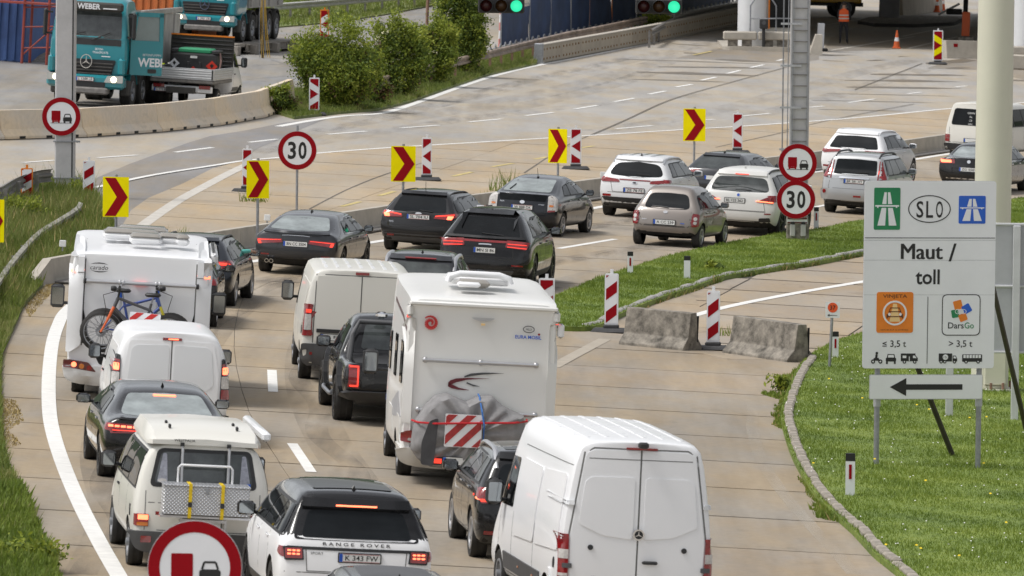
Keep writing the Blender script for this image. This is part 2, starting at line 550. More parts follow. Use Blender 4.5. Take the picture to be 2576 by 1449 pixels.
# concrete slabs, each its own piece, with recessed dirty joints between them
def clip_convex(poly, quad):
 for i in range(len(quad)):
  a, b = quad[i], quad[(i + 1) % len(quad)]
  nx, ny = b[1] - a[1], -(b[0] - a[0])
  poly = clip_half(poly, nx, ny, nx * a[0] + ny * a[1])
  if len(poly) < 3: return []
 return poly
def slab_field(root_name, region, rows, xedges, mats, gap=.05, seed=1, gx=.012):
 rng = random.Random(seed)
 root = empty(root_name); root['kind'] = 'structure'
 base = MB(); drape(region, 0.0, DIRT, base); bo = base.build('joint_filler', root)
 n = 0
 for y0, y1 in zip(rows[:-1], rows[1:]):
  e0, e1 = xedges(y0), xedges(y1)
  for k in range(len(e0) - 1):
   q = [(e0[k] + gx / 2, y0 + gap), (e0[k + 1] - gx / 2, y0 + gap), (e1[k + 1] - gx / 2, y1 - gap), (e1[k] + gx / 2, y1 - gap)]
   p = clip_convex(region, q)
   if len(p) < 3: continue
   ar = abs(sum(p[i][0] * p[(i + 1) % len(p)][1] - p[(i + 1) % len(p)][0] * p[i][1] for i in range(len(p)))) / 2
   if ar < .6: continue
   z = .012 + rng.uniform(-.0025, .0025)
   if sum(p[i][0] * p[(i + 1) % len(p)][1] - p[(i + 1) % len(p)][0] * p[i][1] for i in range(len(p))) < 0: p = p[::-1]
   m = len(p)
   V = [gp(x, y, z) for x, y in p] + [gp(x, y, .001) for x, y in p]
   F = [tuple(range(m))] + [(i, m + i, m + (i + 1) % m, (i + 1) % m) for i in range(m)]
   ms = mats(k) if callable(mats) else mats
   mb = MB(); mb.add(V, F, rng.choice(ms)); mb.build('concrete_slab', root); n += 1
 return root
_joint = wpath([(775, 1280), (740, 1220), (708, 1174), (667, 1109), (625, 1034), (595, 927), (589, 843), (602, 773), (618, 735)])
_jy = np.array([p[1] for p in _joint]); _jx = np.array([p[0] for p in _joint])
_o = np.argsort(_jy)
def joint_x(y):
 y = float(y)
 if y < _jy.min(): return float(_jx[_o][0] - (y - _jy.min()) * .02)
 if y > _jy.max(): return float(_jx[_o][-1] + (y - _jy.max()) * .10 + max(0, y - _jy.max() - 8) ** 2 * .012)
 return float(np.interp(y, _jy[_o], _jx[_o]))
RAMP_XY = [(p.x, p.y) for p in (G(*q) for q in [(-80, 1640)] + LEFT_EDGE + BARRIER[1:] + [(2640, 497)] + ISLE_UP[::-1][1:] + [(1330, 826)] + ISLE_LOW[::-1][1:6] + [(1830, 905), (2034, 905)] + KERB_R[::-1][1:] + [(2700, 1640)])]
rows = [87.5 + 5.2 * i for i in range(27)]
slab_field('approach_road', RAMP_XY, rows + [233, 238.5, 244, 250, 256, 262, 268, 275, 282, 290, 300, 312, 330], lambda y: [joint_x(y) + o for o in (-130, -95, -70, -48, -30, -16, -4.6, 0, 5.2, 12.5, 20, 29, 40, 60)], (lambda k: RAMP[:2] if k < 8 else (LANE if k == 8 else RAMP[2:])), .055, 3, .010)
CLOSED_XY = [(p.x, p.y) for p in (G(*q) for q in [(1500, 832), (1565, 800), (1650, 765), (1740, 735), (1830, 705), (1950, 685), (2060, 668), (2160, 648), (2400, 605), (2640, 566), (2640, 740), (2170, 850), (2034, 905), (1830, 905)])]
slab_field('closed_lane', CLOSED_XY, [150 + 4.6 * i for i in range(20)], lambda y: [joint_x(163) + o + (y - 160) * .12 for o in (3.75, 7.5, 11.2, 15, 19, 24, 30)], WORN, .12, 5, .04)
TAN_XY = [(p.x, p.y) for p in (G(*q) for q in [(290, 600), (329, 531), (373, 499), (462, 462), (535, 424), (611, 404), (708, 397), (796, 387), (978, 373), (1288, 354), (1388, 348), (1724, 327), (1988, 310), (2157, 297), (2393, 274), (2640, 255), (2640, 338), (2381, 377), (2294, 391), (1900, 444), (1505, 496), (1240, 534), (956, 571), (644, 620), (430, 656), (300, 679), (250, 640)])]
slab_field('toll_plaza_apron', TAN_XY, [186 + 6.6 * i for i in range(26)], lambda y: [-16, -9.5, -3.2 + (y - 220) * .1, 3 + (y - 220) * .22, 9 + (y - 220) * .22, 15 + (y - 220) * .2, 21 + (y - 220) * .2, 28 + (y - 220) * .2], TAN, .07, 9)
sheet('asphalt_road', [(282, 610), (236, 480), (241, 448), (326, 412), (373, 395), (473, 359), (529, 342), (622, 327), (716, 308), (773, 302), (850, 291), (800, 307), (752, 327), (700, 352), (650, 372), (611, 402), (535, 423), (462, 461), (373, 498), (329, 530), (306, 570)], -.001, ASPH)
sheet('side_road', [(-60, 346), (700, 287), (760, 215), (1120, 60), (1140, -40), (-60, -60)], -.001, concrete('wet_plaza', (.265, .26, .255), streak=1.6, stain=.8, rough=.6))

# painted markings
def blotch(name, col, amax):
 m, n, b = new_mat(name); b.inputs['Roughness'].default_value = .8; b.inputs['Base Color'].default_value = (*col, 1)
 tc = n.nodes.new('ShaderNodeTexCoord'); mp = n.nodes.new('ShaderNodeMapping'); mp.inputs['Scale'].default_value = (2.2, .22, 1)
 t = n.nodes.new('ShaderNodeTexNoise'); t.inputs['Scale'].default_value = 1.0; t.inputs['Detail'].default_value = 6
 r_ = n.nodes.new('ShaderNodeMapRange'); r_.inputs['From Min'].default_value, r_.inputs['From Max'].default_value, r_.inputs['To Max'].default_value = .36, .75, amax
 n.links.new(tc.outputs['Object'], mp.inputs[0]); n.links.new(mp.outputs[0], t.inputs['Vector']); n.links.new(t.outputs['Fac'], r_.inputs['Value']); n.links.new(r_.outputs[0], b.inputs['Alpha'])
 return m
def marking(name, lines, w, m, off=.019, smooth=True):
 mb = MB()
 for l in lines:
  ribbon(mb, wpath(l, None, smooth), w, off, m)
 o = mb.build(name); o['kind'] = 'structure'
 return o
marking('edge_line', [[(345, 1530), (297, 1449), (252, 1370), (203, 1275), (162, 1179), (135, 1097), (124, 1034), (123, 950), (131, 870), (146, 820), (168, 782), (230, 737), (330, 707), (470, 684), (640, 659), (780, 635), (945, 610), (1200, 571), (1500, 524), (1800, 472), (2050, 434), (2280, 405), (2390, 388), (2640, 352)]], .24, MARKW)
marking('lane_dash', [[(684, 933), (687, 988)], [(735, 1118), (783, 1190)], [(1405, 627), (1548, 603)], [(860, 1320), (955, 1440)], [(1950, 540), (2080, 517)]], .17, MARKW)
marking('edge_line', [[(1390, 926), (1450, 893), (1522, 855)]], .26, GHOST)
marking('edge_line', [[(1690, 812), (1815, 777), (1960, 747), (2160, 712), (2600, 640)]], .22, MARKW)
marking('edge_line', [[(1408, 752), (1455, 733), (1505, 710), (1565, 690)]], .20, MARKO, .021)
marking('old_marking', [[(1900, 1010), (1893, 1050), (1898, 1100), (1915, 1160), (1960, 1230), (2035, 1320), (2100, 1390), (2150, 1449)]], .22, blotch('old_paint', (.55, .51, .44), .40))
marking('edge_line', [[(240, 473), (378, 443), (535, 418), (611, 406), (708, 397), (796, 387), (978, 373), (1288, 354), (1388, 348), (1724, 327), (1845, 320), (1988, 310), (2157, 297), (2393, 274), (2640, 254)]], .17, MARKW, .019)
marking('edge_line', [[(325, 594), (387, 548), (451, 505), (520, 467), (575, 438), (625, 414)]], .30, MARKO, .018)
marking('edge_line', [[(700, 318), (778, 304), (862, 292), (964, 284), (1049, 258), (1142, 224), (1235, 193), (1344, 166), (1475, 141), (1658, 103), (1848, 63)]], .26, MARKW, .003)
marking('lane_dash', [[(58, 409), (138, 403)], [(246, 397), (344, 390)], [(440, 383), (535, 371)], [(627, 358), (697, 350)], [(824, 338), (921, 330)], [(1008, 322), (1103, 315)], [(1179, 307), (1262, 299)], [(1322, 291), (1392, 283)], [(1447, 274), (1503, 265)],
   [(1545, 256), (1596, 247)], [(1632, 237), (1674, 229)], [(1700, 219), (1741, 212)], [(1764, 202), (1801, 194)], [(1829, 185), (1862, 177)], [(1888, 170), (1921, 163)], [(1955, 153), (1971, 149)]], .16, MARKW, .004, False)
marking('lane_dash', [[(1549, 324), (1641, 316)], [(1720, 306), (1797, 300)], [(1867, 292), (1938, 285)], [(2037, 270), (2073, 267)], [(2132, 258), (2200, 249)], [(2282, 236), (2317, 232)], [(2403, 219), (2431, 216)], [(2480, 207), (2520, 202)]], .15, MARKW, .004, False)
marking('lane_dash', [[(2090, 127), (2300, 92)], [(2285, 122), (2430, 88)], [(2080, 62), (2205, 42)], [(2270, 92), (2420, 62)], [(2470, 12), (2560, 10)], [(2440, 22), (2560, 21)]], .15, MARKO, .006, False)
marking('faded_yellow_dash', [[(859, 521), (906, 509)], [(953, 494), (992, 483)], [(1139, 445), (1188, 434)], [(1238, 421), (1291, 412)], [(1345, 402), (1376, 396)], [(1464, 373), (1494, 368)], [(1745, 139), (1790, 130)]], .14, MARKYL, .019, False)
marking('joint_seal', [[(779, 527), (870, 480), (960, 443), (1060, 412)], [(1319, 436), (1384, 393), (1420, 370), (1568, 305), (1692, 250), (1848, 205), (1990, 166)], [(2330, 370), (2420, 345)], [(1970, 330), (2150, 290), (2300, 262)], [(1800, 372), (1990, 330)],
   [(2150, 226), (2230, 195), (2320, 160)]], .05, mat('bitumen_joint', (.13, .115, .095), .9, var=.3), .0185)
# water stained expansion joints in front of the booths
rng = random.Random(4)
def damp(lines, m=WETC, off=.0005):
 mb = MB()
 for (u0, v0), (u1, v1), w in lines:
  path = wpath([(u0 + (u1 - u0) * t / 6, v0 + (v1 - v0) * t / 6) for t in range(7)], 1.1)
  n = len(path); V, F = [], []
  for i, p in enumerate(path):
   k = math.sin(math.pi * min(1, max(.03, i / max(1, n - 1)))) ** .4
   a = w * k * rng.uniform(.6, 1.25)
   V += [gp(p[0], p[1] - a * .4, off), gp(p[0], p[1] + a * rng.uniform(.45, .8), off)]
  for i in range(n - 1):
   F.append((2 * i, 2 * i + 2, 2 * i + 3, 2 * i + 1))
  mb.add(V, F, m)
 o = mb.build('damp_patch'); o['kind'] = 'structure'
damp([((1545, 148), (1990, 163), .7), ((1655, 168), (1985, 172), 1.3), ((1600, 181), (1915, 191), 2.3), ((1590, 199), (1850, 207), 1.0), ((1800, 150), (1990, 158), 3.0)])
damp([((2130, 219), (2445, 223), 1.9), ((2125, 202), (2445, 206), 1.8), ((2190, 187), (2445, 190), 2.0), ((2060, 140), (2160, 138), 1.2), ((2070, 152), (2140, 155), 2.5), ((2140, 166), (2190, 167), 1.4), ((2180, 153), (2250, 150), 1.3), ((2260, 142), (2320, 141), 1.2), ((2080, 235), (2450, 243), .5), ((2040, 252), (2420, 260), .4), ((2060, 275), (2300, 280), .35)])
damp([((2330, 160), (2470, 150), 3.5), ((2500, 200), (2640, 205), 2.5), ((2500, 170), (2640, 175), 3.5), ((2380, 172), (2470, 170), 2.0), ((1690, 110), (1820, 118), 1.4), ((1720, 133), (1820, 137), 2.2)])
damp([((0, 130), (110, 125), 2.0), ((680, 150), (760, 175), 1.8), ((640, 240), (740, 205), 1.5), ((900, 70), (1110, 40), 2.5), ((640, 165), (740, 160), 1.0), ((620, 200), (740, 190), 1.0)], concrete('wet_track', (.20, .195, .19), streak=.8, rough=.45))
# rubber and oil darkening of the lanes near the barrier line
damp([((340, 603), (560, 612), .5), ((330, 570), (560, 580), .25)], DIRT, .017)

# grass
def grass_mat(name, a, b, c):
 m, n, bs = new_mat(name)
 bs.inputs['Roughness'].default_value = .7
 tc = n.nodes.new('ShaderNodeTexCoord')
 t1 = n.nodes.new('ShaderNodeTexNoise'); t1.inputs['Scale'].default_value = .55; t1.inputs['Detail'].default_value = 6
 t2 = n.nodes.new('ShaderNodeTexNoise'); t2.inputs['Scale'].default_value = 9; t2.inputs['Detail'].default_value = 3
 for t in (t1, t2): n.links.new(tc.outputs['Object'], t.inputs['Vector'])
 ad = n.nodes.new('ShaderNodeMath'); ad.operation = 'ADD'
 n.links.new(t1.outputs['Fac'], ad.inputs[0]); n.links.new(t2.outputs['Fac'], ad.inputs[1])
 r = n.nodes.new('ShaderNodeValToRGB')
 mr = n.nodes.new('ShaderNodeMapRange'); mr.inputs['From Min'].default_value, mr.inputs['From Max'].default_value = .6, 1.4
 n.links.new(ad.outputs[0], mr.inputs['Value']); n.links.new(mr.outputs[0], r.inputs[0])
 e = r.color_ramp.elements
 e[0].position, e[0].color = .2, (*a, 1); e[1].position, e[1].color = .8, (*c, 1)
 q = r.color_ramp.elements.new(.5); q.color = (*b, 1)
 n.links.new(r.outputs[0], bs.inputs['Base Color'])
 if 'leaf' in name or 'blades' in name:
  tl = n.nodes.new('ShaderNodeBsdfTranslucent'); ms_ = n.nodes.new('ShaderNodeMixShader'); ms_.inputs[0].default_value = .38
  n.links.new(r.outputs[0], tl.inputs[0]); n.links.new(bs.outputs[0], ms_.inputs[1]); n.links.new(tl.outputs[0], ms_.inputs[2])
  n.links.new(ms_.outputs[0], n.nodes['Material Output'].inputs[0])
 MATS[name] = m
 return m
LAWN = grass_mat('lawn', (.09, .14, .016), (.145, .205, .024), (.20, .255, .036))
LAWNB = grass_mat('lawn_blades', (.11, .17, .02), (.175, .245, .03), (.25, .305, .05))
ROUGH_ = grass_mat('rough_grass', (.08, .115, .02), (.14, .175, .035), (.22, .22, .07))
ROUGHB = grass_mat('rough_grass_blades', (.10, .145, .024), (.17, .21, .04), (.27, .26, .10))
STRAW = mat('dry_grass', (.38, .29, .12), .8, var=.3)
def inside(poly, x, y):
 c = False; j = len(poly) - 1
 for i in range(len(poly)):
  if (poly[i][1] > y) != (poly[j][1] > y) and x < (poly[j][0] - poly[i][0]) * (y - poly[i][1]) / (poly[j][1] - poly[i][1]) + poly[i][0]:
   c = not c
  j = i
 return c
def inside_np(poly, X, Y):
 c = np.zeros(len(X), bool); j = len(poly) - 1
 for i in range(len(poly)):
  xi, yi = poly[i]; xj, yj = poly[j]
  if yi != yj:
   c ^= ((yi > Y) != (yj > Y)) & (X < (xj - xi) * (Y - yi) / (yj - yi) + xi)
  j = i
 return c
def blades(name, poly, n, hmin, hmax, wid, m, base=0.0, seed=1, tall=None, tallm=None):
 """grass blades spread over an (x, y) polygon, one mesh"""
 r = np.random.default_rng(seed)
 P = np.array(poly); lo, hi = P.min(0), P.max(0)
 X = np.empty(0); Y = np.empty(0)
 while len(X) < n:
  a = r.uniform(lo[0], hi[0], n); b = r.uniform(lo[1], hi[1], n)
  k = inside_np(poly, a, b)
  X = np.concatenate([X, a[k]]); Y = np.concatenate([Y, b[k]])
 X, Y = X[:n], Y[:n]
 clump = .55 + .9 * (np.sin(X * 2.1 + np.sin(Y * .9) * 2) * np.sin(Y * 1.3 + X * .7) * .5 + .5) * r.uniform(.5, 1, n)
 h = r.uniform(hmin, hmax, n) * clump
 if tall: 
  k = r.random(n) < tall[0]; h[k] *= tall[1]
 Z = np.array([gz(x, y) for x, y in zip(X, Y)]) + base
 a = r.uniform(0, 2 * np.pi, n); lean = r.uniform(.15, .75, n) * h
 la = r.uniform(0, 2 * np.pi, n)
 w = wid * r.uniform(.6, 1.4, n)
 V = np.empty((n, 3, 3))
 V[:, 0] = np.stack([X - np.cos(a) * w, Y - np.sin(a) * w, Z - .01], 1)
 V[:, 1] = np.stack([X + np.cos(a) * w, Y + np.sin(a) * w, Z - .01], 1)
 V[:, 2] = np.stack([X + np.cos(la) * lean, Y + np.sin(la) * lean, Z + h], 1)
 me = bpy.data.meshes.new(name)
 me.vertices.add(3 * n); me.vertices.foreach_set('co', V.ravel())
 me.loops.add(3 * n); me.loops.foreach_set('vertex_index', np.arange(3 * n, dtype=np.int32))
 me.polygons.add(n); me.polygons.foreach_set('loop_start', np.arange(0, 3 * n, 3, dtype=np.int32))
 ms = m if isinstance(m, (list, tuple)) else [m]
 for q in ms: me.materials.append(q)
 if len(ms) > 1:
  me.polygons.foreach_set('material_index', np.where(r.random(n) < .8, 0, r.integers(1, len(ms), n)).astype(np.int32))
 me.update(); me.validate()
 o = mesh_obj(name, me); o['kind'] = 'stuff'
 return o
def lawn(name, xy, h, m):
 """a grass bank: sheet raised above the road with its edge turned down"""
 mb = MB(); drape(xy, h, m, mb, 3.0)
 n = len(xy)
 mb.add([gp(x, y, h) for x, y in xy] + [gp(x, y, -.05) for x, y in xy], [(i, (i + 1) % n, n + (i + 1) % n, n + i) for i in range(n)], m)
 o = mb.build(name); o['kind'] = 'structure'
 return o
xyp = lambda uv: [(p.x, p.y) for p in (G(*q) for q in uv)]
RIGHT_GRASS = wpath(KERB_R) + xyp([(2100, 868), (2170, 848), (2640, 735), (2760, 1000), (2760, 1580)])
lawn('grass_verge', RIGHT_GRASS, .10, LAWN)
blades('grass', [p for p in RIGHT_GRASS], 170000, .03, .075, .009, [LAWNB, LAWN], .09, 2)
ISLE = wpath(ISLE_UP) + wpath(ISLE_LOW)
lawn('grass_island', ISLE, .11, LAWN)
blades('grass', ISLE, 90000, .035, .085, .011, [LAWNB, LAWN], .10, 3)
LEFT_NEAR = wpath(LEFT_EDGE[:-1]) + xyp([(112, 716), (122, 690), (190, 640), (268, 598), (292, 572), (262, 540), (240, 505), (226, 480), (150, 472), (60, 490), (-60, 520), (-120, 700), (-160, 1000), (-160, 1560)])
lawn('grass_bank', LEFT_NEAR, .10, ROUGH_)
blades('grass', LEFT_NEAR, 90000, .08, .20, .014, [ROUGHB, ROUGH_, LAWNB], .08, 4, tall=(.08, 1.8))
LEFT_TALL = xyp([(104, 700), (190, 630), (262, 590), (280, 565), (240, 505), (226, 478), (150, 470), (60, 488), (-60, 515), (-60, 760), (30, 760)])
blades('grass', LEFT_TALL, 45000, .14, .36, .014, [ROUGHB, LAWNB, ROUGH_, STRAW], .08, 5, tall=(.07, 1.8))
FRONT_WEEDS = wpath([(150, 1560), (135, 1449), (107, 1375), (75, 1300), (48, 1235)]) + xyp([(-80, 1260), (-80, 1560)])
blades('weeds', FRONT_WEEDS, 26000, .07, .22, .035, [LAWNB, ROUGHB, LAWN], .1, 6)
MID_STRIP = xyp([(650, 292), (690, 285), (740, 300), (850, 287), (950, 279), (1030, 259), (1130, 224), (1230, 190), (1350, 163), (1352, 122), (1240, 150), (1100, 178), (960, 222), (830, 240), (735, 232), (690, 250)])
lawn('grass_strip', MID_STRIP, .08, ROUGH_)
blades('grass', MID_STRIP, 60000, .07, .20, .018, [ROUGHB, LAWNB, ROUGH_], .07, 7, tall=(.1, 1.7))
TOP_BANK = xyp([(700, 70), (840, 58), (960, 40), (1120, 10), (1240, 0), (1240, -130), (640, -140), (640, 66)])
lawn('grass_bank', TOP_BANK, .06, ROUGH_)
blades('grass', TOP_BANK, 50000, .10, .26, .03, [ROUGHB, LAWNB], .05, 8)
# weeds growing along the kerb and in the joints
def along(uv, n, spread, seed, hm=.25, name='weeds', m=None, wid=.022):
 r = random.Random(seed)
 path = wpath(uv, .5); i = 0; segs = []
 while i < len(path) - 3:
  k = r.randint(1, 6)
  if r.random() < .62: segs.append((path[i:i + k + 1], r.uniform(.25, 1.2)))
  i += k
 for j, (g, q) in enumerate(segs):
  if len(g) < 2: continue
  L = [(x - spread * q * r.uniform(.4, 1.1), y + r.uniform(-.1, .1)) for x, y in g]; L[0] = (g[0][0] - .02, g[0][1]); L.append((g[-1][0] - .02, g[-1][1]))
  blades(name, L + [(x + .05, y) for x, y in g][::-1], int(n * len(g) * q / len(path)) + 8, .04, hm * r.uniform(.5, 1.1), wid, m or [LAWNB, ROUGHB, LAWN, STRAW], 0, seed * 100 + j)
along(KERB_R[3:], 8000, .24, 11, .12, wid=.016)
along(ISLE_LOW[1:9], 3500, .25, 12, .2, m=[ROUGHB, STRAW])
along([(1975, 1010), (1990, 975), (2020, 920)], 2200, .40, 13, .22, wid=.03)
blades('straw', xyp([(0, 1000), (40, 1010), (60, 1060), (20, 1085), (55, 1120), (10, 1135), (0, 1150), (-5, 1080)]), 1800, .02, .05, .02, STRAW, 0, 14)
blades('straw', xyp([(62, 775), (105, 728), (128, 712), (150, 716), (110, 760), (75, 800)]), 1500, .02, .06, .02, STRAW, 0, 15)
for i, (u, v, hh) in enumerate(((640, 455, .25), (1265, 482, .6), (1240, 500, .3), (640, 508, .35), (355, 590, .3), (430, 598, .3), (640, 590, .2), (1845, 845, .3), (1690, 860, .25))):
 p = G(u, v)
 blades('weeds', [(p.x - .35, p.y - .5), (p.x + .35, p.y - .5), (p.x + .35, p.y + .5), (p.x - .35, p.y + .5)], 60, hh * .4, hh, .016, [ROUGHB, LAWNB], 0, 30 + i)
# flowers in the lawn
def flowers(name, n, m, seed, rad):
 r = random.Random(seed); mb = MB(); k = 0
 P = np.array(RIGHT_GRASS); lo, hi = P.min(0), P.max(0)
 while k < n:
  x, y = r.uniform(*[lo[0], hi[0]]), r.uniform(115, 170)
  if not inside(RIGHT_GRASS, x, y): continue
  k += 1; c = gp(x, y, .12 + r.uniform(0, .09))
  vs = [c + Vector((rad * math.cos(t * math.pi / 3), rad * math.sin(t * math.pi / 3) * .8, rad * .5 * math.sin(t * math.pi / 3))) for t in range(6)]
  mb.add(vs, [(0, 1, 2, 3, 4, 5)], m)
 o = mb.build(name); o['kind'] = 'stuff'
along([(0, 753), (45, 690), (100, 630), (153, 595), (195, 567)], 5000, .9, 41, .55, m=[ROUGHB, LAWNB, STRAW])
flowers('yellow_flowers', 26, mat('dandelion', (.75, .55, .01), .6), 21, .022)
flowers('white_flowers', 260, mat('clover', (.72, .72, .66), .6), 22, .012)

# kerb stones
def kerb(uv, side, m, seed):
 root = empty('kerb'); root['kind'] = 'structure'
 r = random.Random(seed)
 path = wpath(uv, 1.0)
 meshes = []
 for k in range(4):
  mb = MB(); mb.box((0, 0, .03), (.16, .95, .24), m, bev=.03)
  me = mb.build('kerb_stone', None, 30); meshes.append(me.data); bpy.data.objects.remove(me)
 for a, b in zip(path[:-1], path[1:]):
  d = math.degrees(math.atan2(b[0] - a[0], b[1] - a[1]))
  c = gp((a[0] + b[0]) / 2, (a[1] + b[1]) / 2)
  o = mesh_obj('kerb_stone', r.choice(meshes), root)
  rd = R(d)
  c.x += side * .13 * math.cos(rd); c.y -= side * .13 * math.sin(rd)
  place(o, c + Vector((0, 0, r.uniform(-.02, .015))), d + r.uniform(-1.5, 1.5))
KERBM = mat('kerb_concrete', (.27, .24, .20), .9, var=.45, scale=2.5, bump=.4)
kerb(KERB_R, 1, KERBM, 1)
kerb(ISLE_LOW[:11], 1, mat('kerb_grey', (.30, .29, .275), .9, var=.25, scale=2.5, bump=.4), 2)

sheet('shaded_worn_lane', [(2070, 128), (2200, 127), (2330, 118), (2440, 98), (2445, 30), (2300, 40), (2160, 66), (2090, 95)], -.002, concrete('lane_worn_shaded', (.25, .228, .20), streak=.8, stain=.6, rough=.6))  # canopy shade painted in as darker concrete, together with lane wear and damp
sheet('shaded_worn_lane', [(1700, 146), (1990, 160), (2060, 150), (2060, 120), (1830, 118), (1790, 125)], -.002, MATS['lane_worn_shaded'])
sheet('shaded_worn_lane', [(2330, 172), (2470, 176), (2640, 215), (2640, 150), (2400, 150)], -.002, MATS['lane_worn_shaded'])

# unseen wooded mountains all round, added to darken reflections in roofs and paint
def unseen_hills():
 r = np.random.default_rng(3); n = 120; V, F = [], []
 for j, (rad, k) in enumerate(((1100, 0), (1350, .45), (1800, .85), (2600, 1.0), (3000, .4))):
  for i in range(n):
   a = 2 * math.pi * i / n
   h = .5 * (150 + 60 * math.sin(3 * a + .6) + 50 * math.sin(7 * a + 2) + 25 * math.sin(17 * a) + 110 * max(0, math.cos(a - .2)))
   V.append((rad * math.sin(a), rad * math.cos(a), h * k - 25 + r.uniform(-6, 6) * k))
 for j in range(4):
  for i in range(n):
   F.append((j * n + i, (j + 1) * n + i, (j + 1) * n + (i + 1) % n, j * n + (i + 1) % n))
 mb = MB(); mb.add(V, F, mat('unseen_forest', (.035, .055, .025), .95, var=.5, scale=.02)); o = mb.build('unseen_hills', None, 180); o['kind'] = 'structure'
unseen_hills()

# worn wheel tracks in both lanes, thin and blotchy
TRACK = blotch('tyre_track', (.15, .13, .11), .26)
for i, (l, o) in enumerate(((((230, 1449), (290, 1300), (262, 1150), (300, 1000), (420, 860), (560, 745), (760, 690), (1000, 650), (1300, 600), (1700, 540)), 0), (((560, 1449), (505, 1250), (470, 1080), (480, 930), (570, 800), (720, 715), (950, 670), (1250, 622)), 0),
  (((1020, 1449), (920, 1250), (820, 1100), (770, 960), (790, 850), (900, 770), (1120, 710), (1400, 660), (1700, 610)), 0), (((1330, 1449), (1210, 1250), (1110, 1100), (1040, 960), (1060, 860), (1180, 790), (1380, 720)), 0))):
 mb = MB(); pa = wpath(l, 1.0)
 ribbon(mb, pa, .75, .0165, TRACK)
 ribbon(mb, [(x + .12 * math.sin(y * .5), y) for x, y in pa], .38, .0175, TRACK)
 mb.build('tyre_track')['kind'] = 'structure'

PT = blotch('plaza_track', (.17, .16, .15), .20)
for l, w in (([(880, 302), (1100, 262), (1300, 214), (1500, 169), (1700, 126), (1850, 95)], 1.1), ([(1000, 300), (1200, 268), (1400, 228), (1560, 186), (1700, 146), (1790, 118)], 1.3), ([(1100, 310), (1300, 270), (1450, 236), (1580, 200), (1640, 178)], 1.0),
  ([(640, 385), (900, 340), (1200, 296), (1500, 262), (1800, 235)], .9), ([(780, 330), (960, 300), (1150, 250), (1350, 196), (1600, 140)], .8), ([(380, 470), (500, 425), (640, 385), (780, 340), (900, 310)], .8), ([(1500, 330), (1750, 290), (1950, 240), (2150, 185), (2300, 150)], 1.0), ([(1900, 290), (2100, 240), (2250, 195), (2350, 165)], 1.0)):
 mb = MB(); ribbon(mb, wpath(l, 1.5), w, -.002, PT); mb.build('tyre_track')['kind'] = 'structure'
